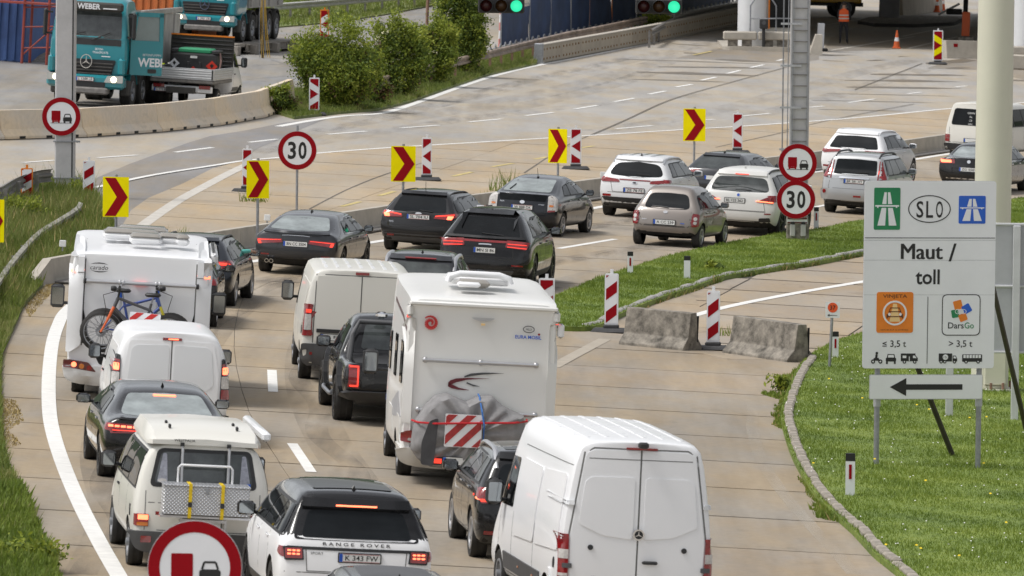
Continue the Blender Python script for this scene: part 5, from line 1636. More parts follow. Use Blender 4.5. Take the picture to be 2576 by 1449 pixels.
# ------------------------------------------------------------------ vans, campers, pickup
# --- tall white panel van
def tall_van():
 L, W, H = 5.9, 1.99, 2.62
 v = basic('panel_van', 'tall white panel van with ribbed roof and twin closed rear doors', 'van', L, W, H, WHITE,
    van_rings(L, W, H, 1.45, .80, 1.15, 4.4, 5.0, lean=.05, cr=.05), (1.0, 4.66), .35, 'steel', 6, .22, crease={5: .35}, endcrease=.35)
 for sg in (1, -1):
  d = v.patch('rear_door', rpoly([(sg * .012, .52), (sg * .84, .52), (sg * .86, 1.3), (sg * .70, 2.42), (sg * .60, 2.47), (sg * .012, 2.48)], .05), 'rear', WHITE, .012, .09)[0]
  v.patch('door_panel', rpoly([(sg * .07, 1.32), (sg * .45, 1.36), (sg * .76, 1.50), (sg * .70, 2.06), (sg * .62, 2.12), (sg * .07, 2.13)], .05), 'rear', WHITE, .022, .09, parent=d)
  v.patch('door_lock', ell(sg * .60, 1.2, .035, .035, 14), 'rear', PLASTIC, .03, .1, parent=d)
  for z in (1.77, .95):
   v.patch('hinge', rect(sg * .88, z, .11, .06, .01), 'rear', GREYPL if z < 1 else PEARL, .035, .1, parent=d)
 v.seam([[(0, .5), (0, 2.49)], [(-.87, .5), (-.885, 1.3), (-.72, 2.43), (-.6, 2.495), (.6, 2.495), (.72, 2.43), (.885, 1.3), (.87, .5)]], 'rear', .02, GAPGREY, 'door_gap')
 v.seam([(-.66, 2.36), (.66, 2.36)], 'rear', .012, GAPGREY, 'crease', off=.014)
 v.box('door_handle', (.16, -.05, 1.03), (.2, .05, .045), PLASTIC, .015)
 MB().lathe([(.075, 0), (.075, .02), (.055, .02), (.055, .008)], up_at(0, -.03, 1.39), CHROME, 24, True).lathe([(.056, .004), (0.001, .006)], up_at(0, -.03, 1.39), PLASTIC, 24)\
  .prism([(-.008, 0), (.008, 0), (0, .06)], up_at(0, -.04, 1.39), 0, .01, CHROME).prism([(-.004, .006), (-.055, -.028), (.004, -.008)], up_at(0, -.04, 1.39), 0, .01, CHROME)\
  .prism([(.004, .006), (-.004, -.008), (.055, -.028)], up_at(0, -.04, 1.39), 0, .01, CHROME).build('emblem', v.root)
 v.lights([(rpoly([(.865, .60), (.97, .60), (.97, 1.36), (.875, 1.36)], .015), REDLENS, .014), (rect(.92, 1.10, .09, .12), CLEARLENS, .018), (rect(.92, .83, .09, .04), CLEARLENS, .018), (rect(.92, .74, .09, .04), CLEARLENS, .018)])
 v.patch('high_brake_light', [rect(0, 2.505, .40, .03, .01)], 'rear', REDLENS, .03)
 v.box('camera', (0, -.03, 2.56), (.13, .1, .08), PLASTIC, .02)
 v.badge('SPRINTER', -.62, 1.01, .038, STEEL, w=.32); v.badge('210 CDI', .70, 1.0, .034, STEEL, w=.22)
 v.patch('bumper', rpoly([(-.96, .36), (.96, .36), (.96, .56), (-.96, .56)], .03), 'rear', PLASTIC, .05)
 v.plate(-.35, .66, '')
 for x in (-.6, -.36, -.12, .12, .36, .6):
  v.patch('roof_rib', [rect(x, 2.3, .05, 3.4, .02)], 'top', WHITE, .008, .4)
 for y in (1.1, 2.2, 3.3):
  v.patch('roof_rib', [rect(0, y, 1.4, .04, .01)], 'top', WHITE, .006, .3)
 v.sides('side_panel', rpoly([(.25, 1.12), (1.9, 1.05), (1.9, 2.05), (.35, 2.12)], .08), WHITE, .016, .2)
 v.sides('side_panel', rpoly([(2.0, 1.05), (3.5, 1.0), (3.5, 2.05), (2.0, 2.05)], .08), WHITE, .016, .2)
 v.sides('crease', v.line([(.2, 2.25), (3.6, 2.22)], .012), GAPGREY, .003, .3)
 v.sides('side_window', rpoly([(3.75, 1.35), (4.85, 1.32), (4.45, 2.0), (3.78, 2.02)], .06), TINT, .008)
 v.sides('side_trim', rpoly([(1.42, .50), (4.2, .50), (4.2, .72), (1.42, .72)], .02), GREYPL, .02, .3)
 v.sides('side_trim', rpoly([(.12, .50), (.58, .50), (.58, .72), (.12, .72)], .02), GREYPL, .02, .3)
 v.sides('arch_trim', rpoly([(.50, .42), (.62, .86), (.72, .86), (.60, .42)], .02), WHITE, .03)
 v.sides('side_marker', [rect(1.9, .62, .08, .03), rect(3.0, .62, .08, .03)], AMBERLENS, .025)
 v.sides('fuel_flap', [ell(.42, .95, .05, .07, 12)], PLASTIC, .012)
 door_gaps(v, (2.0, 3.65, 4.7), .45, 1.3, m=GAPGREY)
 v.mirrors(4.35, 1.5, .22, .36, .16, PLASTIC, .16)
 return v
tall_van().stand(1590, 1612, -10.3, .967)

# --- smaller white van with red lamps
def small_van():
 L, W, H = 4.8, 1.895, 1.94
 v = basic('panel_van', 'small white panel van braking, with upright red and clear lamps', 'van', L, W, H, WHITE,
    van_rings(L, W, H, 1.2, .76, 1.05, 3.3, 4.0, lean=.06, cr=.04), (.95, 3.95), .33, 'steel', 6, .2, crease={5: .2}, endcrease=.2)
 for sg in (1, -1):
  d = v.patch('rear_door', rpoly([(sg * .012, .45), (sg * .74, .45), (sg * .76, 1.2), (sg * .66, 1.76), (sg * .012, 1.78)], .06), 'rear', WHITE, .01, .09)[0]
  v.patch('door_panel', rpoly([(sg * .04, .95), (sg * .58, .95), (sg * .68, 1.05), (sg * .63, 1.62), (sg * .56, 1.68), (sg * .04, 1.70)], .06), 'rear', PEARL, .018, .09, parent=d)
 v.seam([[(0, .45), (0, 1.79)]], 'rear', .018, GAPGREY, 'door_gap')
 v.patch('high_brake_light', [rect(0, 1.80, .30, .045, .01)], 'rear', REDLENS, .02); v.patch('high_brake_light', [rect(.02, 1.80, .16, .02)], 'rear', REDHOT, .026)
 v.lights([(rpoly([(.79, .80), (.93, .80), (.90, 1.50), (.80, 1.50)], .02), PLASTIC, .012), (rpoly([(.80, 1.22), (.90, 1.22), (.89, 1.42), (.80, 1.42)], .02), REDLENS, .02), (rpoly([(.81, 1.24), (.88, 1.24), (.875, 1.36), (.81, 1.36)], .02), REDHOT, .025),
    (rpoly([(.80, 1.0), (.91, 1.0), (.90, 1.21), (.80, 1.21)], .02), CLEARLENS, .02), (rpoly([(.80, .82), (.92, .82), (.91, .99), (.80, .99)], .02), REDLENS, .02)])
 v.patch('bumper', rpoly([(-.92, .32), (.92, .32), (.92, .56), (-.92, .56)], .04), 'rear', PLASTIC, .05)
 v.plate(-.0, .75, '')
 v.sides('side_window', rpoly([(2.55, 1.22), (3.75, 1.2), (3.35, 1.62), (2.6, 1.64)], .06), TINT, .008)
 v.sides('side_panel', rpoly([(.3, 1.18), (2.3, 1.18), (2.3, 1.62), (.4, 1.62)], .08), PEARL, .01, .2)
 v.sides('side_trim', rpoly([(1.4, .55), (3.5, .55), (3.5, .66), (1.4, .66)], .02), GREYPL, .015, .3)
 v.sides('side_marker', rect(.62, 1.28, .10, .05), REDLIT, .012)
 door_gaps(v, (1.4, 2.45, 3.6), .4, 1.2, m=GAPGREY); handles(v, (2.6,), 1.05, PLASTIC)
 v.mirrors(3.4, 1.3, .2, .26, .14, PLASTIC, .13)
 return v
small_van().stand(420, 1122, -3, .935)

# --- larger white van behind the pickup
def large_van():
 L, W, H = 5.41, 2.05, 2.16
 v = basic('panel_van', 'white panel van with a black bumper in front of the black pickup', 'van', L, W, H, IVORY,
    van_rings(L, W, H, 1.3, .86, 1.1, 4.0, 4.6, lean=.03, cr=.04), (1.0, 4.45), .34, 'steel', 6, .22, crease={5: .4}, endcrease=.45)
 for sg in (1, -1):
  v.patch('rear_door', rpoly([(sg * .012, .78), (sg * .80, .78), (sg * .80, 1.3), (sg * .78, 2.0), (sg * .012, 2.02)], .03), 'rear', IVORY, .012, .1)
 v.seam([[(0, .76), (0, 2.03)], [(-.82, .76), (-.80, 2.03), (.80, 2.03), (.82, .76)], [(-.80, 1.30), (.80, 1.30)]], 'rear', .018, GAPGREY, 'door_gap')
 v.patch('door_trim', rpoly([(-.76, .95), (.76, .95), (.76, 1.02), (-.76, 1.02)], .01), 'rear', PLASTIC, .03)
 v.plate(-.42, .87, 'LJ FJ-61')
 v.badge('CITROEN', -.62, 1.12, .035, STEEL, w=.30)
 v.lights([(rpoly([(.84, .88), (.98, .88), (.97, 1.47), (.85, 1.47)], .02), REDLENS, .012), (rect(.905, 1.34, .08, .06), REDLIT, .018), (rpoly([(.86, .99), (.97, .99), (.965, 1.28), (.865, 1.28)], .01), CLEARLENS, .017)],
    [(rpoly([(.0, .88), (.10, .88), (.12, 1.46), (.02, 1.47)], .02), REDLENS, .012)])
 v.patch('high_brake_light', [rect(0, 2.075, .24, .05, .01)], 'rear', REDLENS, .02)
 v.patch('bumper', rpoly([(-.99, .36), (.99, .36), (.99, .74), (-.99, .74)], .05), 'rear', GREYPL, .05)
 v.patch('reflector', rect(.84, .56, .05, .05), 'rear', REDLENS, .06, mirror=True)
 for x in (-.62, -.42, -.21, 0, .21, .42, .62):
  for y0 in (.5, 1.5, 2.5):
   v.patch('roof_rib', [rect(x, y0 + .4, .06, .75, .02)], 'top', WHITE, .008, .4)
 v.sides('side_panel', rpoly([(.25, 1.05), (2.6, 1.05), (2.6, 1.85), (.25, 1.85)], .08), IVORY, .014, .3)
 v.sides('side_window', rpoly([(3.4, 1.25), (4.5, 1.22), (4.05, 1.85), (3.45, 1.86)], .06), TINT, .008)
 v.sides('fuel_flap', [ell(.32, .98, .05, .08, 12)], PLASTIC, .012)
 door_gaps(v, (1.9, 3.3, 4.4), .45, 1.3, m=GAPGREY)
 v.mirrors(4.05, 1.45, .22, .38, .16, PLASTIC, .16)
 return v
large_van().stand(897, 970, -2.3)

# --- black pickup
def pickup():
 L, W, H = 5.34, 1.95, 1.83
 h = W / 2
 rings = [ring(0, .5, .86 * h, .75, .94 * h, 1.0, .94 * h, 1.08, .86 * h, .0, dy=[.1, .05, 0, 0, .03, .06, .05, .05], bulge=.03),
    ring(.2, .42, .95 * h, .7, h, 1.02, .97 * h, 1.10, .90 * h, .0), ring(1.55, .4, .95 * h, .7, h, 1.02, .97 * h, 1.10, .90 * h, .0),
    ring(1.62, .4, .95 * h, .7, h, 1.06, .97 * h, 1.14, .88 * h, .02), ring(1.85, .4, .95 * h, .7, h, 1.06, .97 * h, H - .06, .66 * h, .03),
    ring(2.4, .4, .95 * h, .7, h, 1.08, .97 * h, H - .04, .66 * h, .04)] + front_rings(L, h, 1.1, H, .66 * h, 3.2, 3.95, 1.12)
 v = basic('pickup_truck', 'black pickup truck with a tubular roll bar and U shaped red lamp', 'pickup', L, W, H, BLACK, rings, (1.2, 4.35), .41, 'dark', 6, .30, inset=-.04, crease={5: .4}, endcrease=.5)
 v.patch('load_cover', rpoly([(-.76, .12), (.76, .12), (.76, 1.5), (-.76, 1.5)], .05), 'top', PLASTIC, .012, .3)
 v.patch('rear_window', rpoly([(-.58, 1.24), (.58, 1.24), (.50, 1.66), (-.50, 1.66)], .06), 'rear', SCREEN, .006)
 v.patch('tailgate', rpoly([(-.66, .66), (.66, .66), (.66, 1.07), (-.66, 1.07)], .02), 'rear', BLACK, .02)
 v.lights([(rpoly([(.70, .66), (.88, .68), (.88, 1.06), (.70, 1.06)], .02), REDLENS, .012), (rect(.725, .87, .025, .34), REDLIT, .02), ([(.72, 1.02), (.86, 1.02), (.86, 1.045), (.72, 1.045)], REDLIT, .02), ([(.72, .69), (.86, .69), (.86, .72), (.72, .72)], REDLIT, .02)])
 v.patch('bumper', rpoly([(-.92, .44), (.92, .44), (.92, .62), (-.92, .62)], .03), 'rear', PLASTIC, .1)
 v.plate(0, .56, '', y=-.12)
 v.patch('badge', ell(-.0, .88, .07, .07), 'rear', CHROME, .03)
 v.badge('X-CLASS', .45, .75, .035, CHROME)
 mb = MB()
 mb.tube([(-.80, 1.35, 1.06), (-.74, 1.5, 1.5), (-.62, 1.62, 1.72), (.62, 1.62, 1.72), (.74, 1.5, 1.5), (.80, 1.35, 1.06)], .045, GREYPL, 8)
 mb.tube([(-.82, .75, 1.06), (-.72, 1.52, 1.52)], .035, PLASTIC, 8).tube([(.82, .75, 1.06), (.72, 1.52, 1.52)], .035, PLASTIC, 8)
 mb.build('roll_bar', v.root, 60)
 for x, m_ in ((-.25, CHROME), (.25, PLASTIC)): v.box('spotlight', (x, 1.75, 1.84), (.2, .12, .12), m_, .04)
 v.box('cargo_box', (.28, -.07, .93), (.26, .1, .34), PLASTIC, .05)
 side_glass(v, 1.16, 1.62, 1.95, 2.05, 3.65, 3.15, (.45,), TINT)
 door_gaps(v, (1.95, 2.8, 3.75), .5, 1.1); handles(v, (2.1, 3.0), 1.02, PLASTIC)
 for y in (1.2, 4.35):
  v.sides('arch_trim', [[(y + .50 * math.cos(R(a)), .44 + .50 * math.sin(R(a))), (y + .50 * math.cos(R(a + 20)), .44 + .50 * math.sin(R(a + 20))), (y + .60 * math.cos(R(a + 20)), .44 + .60 * math.sin(R(a + 20))), (y + .60 * math.cos(R(a)), .44 + .60 * math.sin(R(a)))] for a in range(0, 180, 20)], PLASTIC, .05)
 MB().tube([(-h - .03, 1.9, .42), (-h - .05, 2.1, .4), (-h - .05, 3.5, .4), (-h - .03, 3.7, .42)], .035, STEEL, 8).build('side_step', v.root, 60); MB().tube([(h + .03, 1.9, .42), (h + .05, 2.1, .4), (h + .05, 3.5, .4), (h + .03, 3.7, .42)], .035, STEEL, 8).build('side_step', v.root, 60)
 v.mirrors(3.5, 1.22, .24, .2, m=PLASTIC)
 return v
pickup().stand(1004, 1078, -4.7)

# --- ivory camper van with pop top
def camper_van():
 L, W, H = 4.79, 1.84, 1.84
 v = basic('camper_van', 'old ivory camper van with a raised roof cap and rear rack', 'camper van', L, W, H, IVORY,
    van_rings(L, W, H, 1.15, .75, 1.1, 3.3, 3.95, lean=.10, cr=.04), (.95, 3.87), .33, 'steel', 6, .2, crease={5: .15}, endcrease=.15)
 pt = MB()
 secs = [(.10, .70, 1.80, .66, 1.86), (.35, .76, 1.78, .68, 1.97), (1.6, .76, 1.78, .68, 2.02), (2.9, .74, 1.78, .66, 1.98), (3.35, .62, 1.78, .54, 1.86)]
 vs, fs = [], []
 for y, a, z0, b, z1 in secs:
  vs += [(-a, y, z0), (-a, y, z0 + .06), (-b, y, z1), (0, y, z1 + .03), (b, y, z1), (a, y, z0 + .06), (a, y, z0)]
 for i in range(4):
  for k in range(6):
   fs.append((i * 7 + k, i * 7 + k + 1, i * 7 + 8 + k, i * 7 + 7 + k))
 fs += [tuple(range(6, -1, -1)), tuple(range(28, 35))]
 pt.add(vs, fs, IVORY)
 top = pt.build('roof_cap', v.root, 30)
 v.seam([], 'rear') if False else None
 for x in (-.45, .45):
  for y in (.55, 1.15):
   MB().box((x, y, 2.02), (.035, .1, .06), PLASTIC, bev=.01).build('roof_bracket', top)
 v.box('awning_case', (.84, 1.9, 1.93), (.12, 2.9, .13), WHITE, .03)
 m = MB(); add_text(m, 'WESTFALIA', up_at(0, .07, 0), -.28, 1.865, .035, INK, w=.28, bold=.015, lift=.012); m.build('lettering', top)
 v.patch('rear_window_seal', rpoly([(-.72, 1.20), (.72, 1.20), (.62, 1.74), (-.62, 1.74)], .09), 'rear', PLASTIC, .004)
 v.patch('rear_window', rpoly([(-.66, 1.25), (.66, 1.25), (.57, 1.69), (-.57, 1.69)], .07), 'rear', SCREEN, .010)
 for sg in (1, -1):
  v.patch('curtain', rpoly([(sg * .48, 1.27), (sg * .62, 1.27), (sg * .55, 1.67), (sg * .50, 1.67)], .02), 'rear', mat('curtain_cloth', (.30, .31, .36), .8, var=.35, scale=18), .013)
 v.lights([(rect(.79, .73, .16, .17, .015), REDLENS, .010), (rect(.78, .77, .13, .07, .01), REDHOT, .016), (rect(.78, .675, .13, .05, .01), AMBERLENS, .015)], [(rect(.1, .73, .12, .16, .01), REDLENS, .010)])
 v.patch('bumper', rpoly([(-.90, .34), (.90, .34), (.90, .58), (-.90, .58)], .06), 'rear', GREYPL, .08)
 v.sides('bumper_corner', rpoly([(-.0, .34), (.42, .40), (.42, .56), (0, .58)], .03), GREYPL, .04)
 v.patch('reflector', rect(.72, .48, .12, .08, .01), 'rear', REDLENS, .085, mirror=True)
 v.plate(.0, .72, '', w=.5)
 v.seam([[(-.76, 1.14), (-.76, .60), (.76, .60), (.76, 1.14)], [(-.9, .98), (.9, .98)]], 'rear', .012, GAPGREY)
 v.patch('sticker', ell(.62, .50, .05, .06, 10), 'rear', INK, .09)
 v.patch('sticker', rect(.60, 1.27, .05, .04), 'rear', SIGNB, .014); v.patch('sticker', ell(-.55, 1.29, .06, .03, 12), 'rear', CLEARLENS, .014)
 side_glass(v, 1.18, 1.66, .30, .36, 3.6, 3.2, (.34, .66), TINT, .10)
 door_gaps(v, (1.3, 2.5, 3.5), .4, 1.12, m=GAPGREY); handles(v, (2.7,), 1.0, PLASTIC)
 v.sides('vent', [rect(.62, .82, .10, .16, .01)], PLASTIC, .01)
 v.mirrors(3.35, 1.28, .2, .24, .12, PLASTIC, .12)
 rk = MB()
 for x in (-.31, .31):
  rk.tube([(x, .10, 1.80), (x, -.05, 1.76), (x, -.10, 1.30), (x, -.14, .95), (x * 1.5, -.28, .84)], .02, ALLOY, 6)
  rk.box((x, .06, 1.81), (.05, .1, .05), PLASTIC)
 rk.tube([(-.36, -.12, 1.28), (-.36, -.12, 1.50), (-.33, -.12, 1.54), (.33, -.12, 1.54), (.36, -.12, 1.50), (.36, -.12, 1.28)], .018, WHITE, 6)
 rk.box((0, -.30, .85), (1.22, .42, .03), ALLOY)
 rk.box((0, -.18, .77), (.62, .03, .04), ALLOY); rk.box((-.30, -.12, .62), (.03, .04, .34), ALLOY); rk.box((.30, -.12, .62), (.03, .04, .34), ALLOY)
 for sg in (1, -1): rk.box((sg * .63, -.30, .87), (.05, .1, .05), REDLENS)
 rk.build('rear_rack', v.root, 50)
 v.stand(501, 1446, -4.9)
 # the aluminium chest strapped on the rack: a thing of its own
 DIAM = treadplate()
 b = empty('storage_box', 'shiny aluminium tread plate box strapped on the ivory camper rack', 'storage box')
 MB().box((0, 0, .21), (1.14, .40, .40), DIAM, bev=.01).build('body', b)
 MB().box((0, 0, .42), (1.16, .42, .03), DIAM, bev=.008).build('lid', b)
 MB().box((0, -.212, .36), (.05, .02, .09), STEEL, bev=.006).build('latch', b)
 STRAP = mat('yellow_strap', (.72, .50, .01), .7, var=.2, scale=20)
 for x in (-.22, .21):
  MB().box((x, -.218, .21), (.045, .008, .48), STRAP).box((x, 0, .439), (.045, .44, .008), STRAP).box((x, -.225, .16), (.05, .02, .07), PLASTIC).build('strap', b)
 b.matrix_world = v.root.matrix_world @ Matrix.Translation((0, -.32, .866))
 return v
def treadplate():
 m, n, bs = new_mat('tread_plate')
 bs.inputs['Metallic'].default_value = .5; bs.inputs['Roughness'].default_value = .35
 tc = n.nodes.new('ShaderNodeTexCoord')
 outs = []
 for rot in (R(45), R(-45)):
  mp = n.nodes.new('ShaderNodeMapping'); mp.inputs['Rotation'].default_value = (0, rot, 0); mp.inputs['Scale'].default_value = (1, 1, 1)
  n.links.new(tc.outputs['Object'], mp.inputs[0])
  w = n.nodes.new('ShaderNodeTexWave'); w.inputs['Scale'].default_value = 9; w.inputs['Distortion'].default_value = .4; w.bands_direction = 'X'
  n.links.new(mp.outputs[0], w.inputs[0]); outs.append(w)
 mu = n.nodes.new('ShaderNodeMath'); mu.operation = 'MULTIPLY'
 n.links.new(outs[0].outputs['Fac'], mu.inputs[0]); n.links.new(outs[1].outputs['Fac'], mu.inputs[1])
 bp = n.nodes.new('ShaderNodeBump'); bp.inputs['Strength'].default_value = .6; bp.inputs['Distance'].default_value = .02
 n.links.new(mu.outputs[0], bp.inputs['Height']); n.links.new(bp.outputs[0], bs.inputs['Normal'])
 rp = n.nodes.new('ShaderNodeValToRGB'); rp.color_ramp.elements[0].color = (.40, .41, .43, 1); rp.color_ramp.elements[1].color = (.85, .86, .88, 1)
 n.links.new(mu.outputs[0], rp.inputs[0]); n.links.new(rp.outputs[0], bs.inputs['Base Color'])
 return m
camper_van()

# --- motorhomes
def box_rings(L, W, H, zb, hump):
 h = W / 2
 return [ring(0, zb, .97 * h, .9, h, 1.7, h, H - .10, .97 * h, .02, dy=[.05, .02, 0, 0, .0, .05, .05, .05], bulge=.01),
   ring(.14, zb - .02, .98 * h, .9, h, 1.7, h, H - .03, .985 * h, .02),
   ring(L * .5, zb - .02, .98 * h, .9, h, 1.7, h, H, .985 * h, .03),
   ring(L - 2.1, zb, .98 * h, .9, h, 1.7, h, H + hump, .96 * h, .03),
   ring(L - 1.5, zb, .95 * h, .9, .97 * h, 1.6, .96 * h, H + hump - .25, .85 * h, .05),
   ring(L - .9, zb, .9 * h, .8, .9 * h, 1.3, .88 * h, 1.45, .7 * h, .05),
   ring(L - .3, zb, .86 * h, .7, .86 * h, 1.0, .84 * h, 1.1, .62 * h, .05),
   ring(L, zb, .74 * h, .6, .78 * h, .8, .74 * h, .95, .55 * h, .03, bulge=.08)]
def swirl(mb, M, cx, cz, r, m):
 pts = []
 for i in range(30):
  t = i / 29
  a = R(-60 + 560 * t); k = r * (.22 + .78 * t)
  pts.append((cx + k * math.cos(a), cz + k * math.sin(a), r * (.10 + .16 * math.sin(math.pi * t))))
 for p, q in zip(pts[:-1], pts[1:]):
  d = Vector((q[0] - p[0], q[1] - p[1])).normalized(); n = Vector((-d.y, d.x))
  mb.prism([(p[0] - n.x * p[2], p[1] - n.y * p[2]), (q[0] - n.x * q[2], q[1] - n.y * q[2]), (q[0] + n.x * q[2], q[1] + n.y * q[2]), (p[0] + n.x * p[2], p[1] + n.y * p[2])], M, 0, .004, m)
def crescent(mb, M, pts, m):
 """a tapering swoosh through (x, z, half width) points"""
 for p, q in zip(pts[:-1], pts[1:]):
  mb.prism([(p[0], p[1] - p[2]), (q[0], q[1] - q[2]), (q[0], q[1] + q[2]), (p[0], p[1] + p[2])], M, 0, .004, m)

def motorhome_bikes():
 L, W, H = 6.9, 2.34, 2.70
 v = basic('motorhome', 'white motorhome carrying two bicycles on its flat rear wall', 'motorhome', L, W, H, WHITE, box_rings(L, W, H, .34, .12), (1.7, 5.5), .34, 'steel', 6, .22, crease={5: .75, 2: .3}, endcrease=.75, inset=.1)
 for sg in (1, -1):
  v.patch('corner_post', rpoly([(sg * .95, .95), (sg * 1.155, .80), (sg * 1.155, 2.62), (sg * .95, 2.62)], .06), 'rear', WHITE, .05, .15)
  v.seam([[(sg * .95, 2.20), (sg * 1.155, 2.20)]], 'rear', .012, GAPGREY, 'joint', off=.055)
  v.seam([[(sg * .935, .95), (sg * .935, 2.62)]], 'rear', .02, GAPGREY, 'joint')
  v.patch('dark_panel', [[(sg * .93, .98), (sg * .935, 1.75), (sg * .90, 1.45), (sg * .80, 1.02)]], 'rear', UNDER, .006)
 bar = MB()
 bar.cyl((-.92, -.05, 2.06), (.95, -.05, 2.06), .035, ALLOY, n=10)
 for x in (-.93, -.34, -.28, .27, .33, .96): bar.box((x, -.045, 2.06), (.05, .09, .09), PLASTIC if abs(x) > .9 else ALLOY, bev=.01)
 bar.build('grab_rail', v.root, 50)
 v.patch('high_brake_light', [rect(0, 2.06, .22, .025)], 'rear', REDLIT, .095)
 lg = MB(); M = up_at(0, -.02, 0)
 add_text(lg, 'carado', M, -.70, 2.30, .075, GREYPL, w=.30, bold=.01, shear=.2)
 crescent(lg, M, [(-.85, 2.355, .001), (-.78, 2.372, .008), (-.70, 2.378, .011), (-.62, 2.372, .008), (-.56, 2.355, .001)], GREYPL)
 crescent(lg, M, [(-.84, 2.25, .001), (-.77, 2.232, .008), (-.70, 2.226, .011), (-.62, 2.232, .008), (-.55, 2.25, .001)], GREYPL)
 lg.build('logo', v.root)
 v.patch('bumper', rpoly([(-1.15, .34), (1.15, .34), (1.15, .60), (-1.15, .60)], .05), 'rear', WHITE, .09)
 for sg in (1, -1):
  o = v.patch('tail_light', [(rpoly([(sg * 1.14, .56), (sg * .66, .50), (sg * .80, .66), (sg * 1.14, .70)], .03), mat('dark_red_trim', (.10, .012, .014), .3, coat=1), .10)] +
     [(ell(sg * (1.04 - .13 * i), .615 - .025 * i, .045, .045, 14), (REDHOT, AMBERLENS, REDLENS)[i], .108) for i in range(3)], 'rear')
 v.patch('garage_recess', rpoly([(-.62, .62), (.62, .62), (.80, .98), (-.80, .98)], .05), 'rear', UNDER, .006)
 v.plate(0, .46, '', y=-.1)
 for x, y, w, d in ((-.2, 2.2, .95, .7), (.05, 1.1, .55, .5), (.5, 1.5, .5, .45), (.68, 1.2, .24, .24), (.0, 3.2, .9, .8)):
  o = MB().box((x, y, H + .05), (w, d, .13), WHITE, bev=.05).box((x, y, H + .13), (w * .98, d * .98, .09), mat('smoked_dome', (.28, .26, .23), .25, coat=.6), bev=.04, taper=.93)
  o.build('roof_hatch', v.root, 40)
 v.box('awning_case', (W / 2 + .06, 2.9, H - .22), (.13, 3.6, .2), WHITE, .05)
 v.sides('side_window', [rpoly([(1.0, 1.3), (1.8, 1.3), (1.8, 1.9), (1.0, 1.9)], .06)], TINT, .02)
 v.sides('side_window', [rpoly([(3.2, 1.3), (4.2, 1.3), (4.2, 1.9), (3.2, 1.9)], .06)], TINT, .02)
 v.sides('side_stripe', [rect(2.4, .75, 3.6, .06)], GREYPL, .006, .4)
 v.sides('side_marker', rect(.05, 2.22, .06, .05), REDHOT, .02)
 v.mirrors(5.55, 1.42, .24, .42, .14, PLASTIC, .26, foot=True)
 car = MB()
 for z in (1.0,):
  car.box((0, -.30, .86), (1.3, .05, .05), ALLOY).box((0, -.62, .86), (1.3, .05, .05), ALLOY)
 for x in (-.32, .30):
  car.tube([(x, -.08, 2.03), (x, -.12, 1.85), (x, -.10, .92), (x, -.70, .86)], .022, ALLOY, 6)
  car.box((x, -.11, 1.86), (.06, .07, .22), SIGNB, bev=.02)
 car.build('bicycle_rack', v.root, 50)
 return v.stand(337, 1013, 0, .975)
MH = motorhome_bikes()

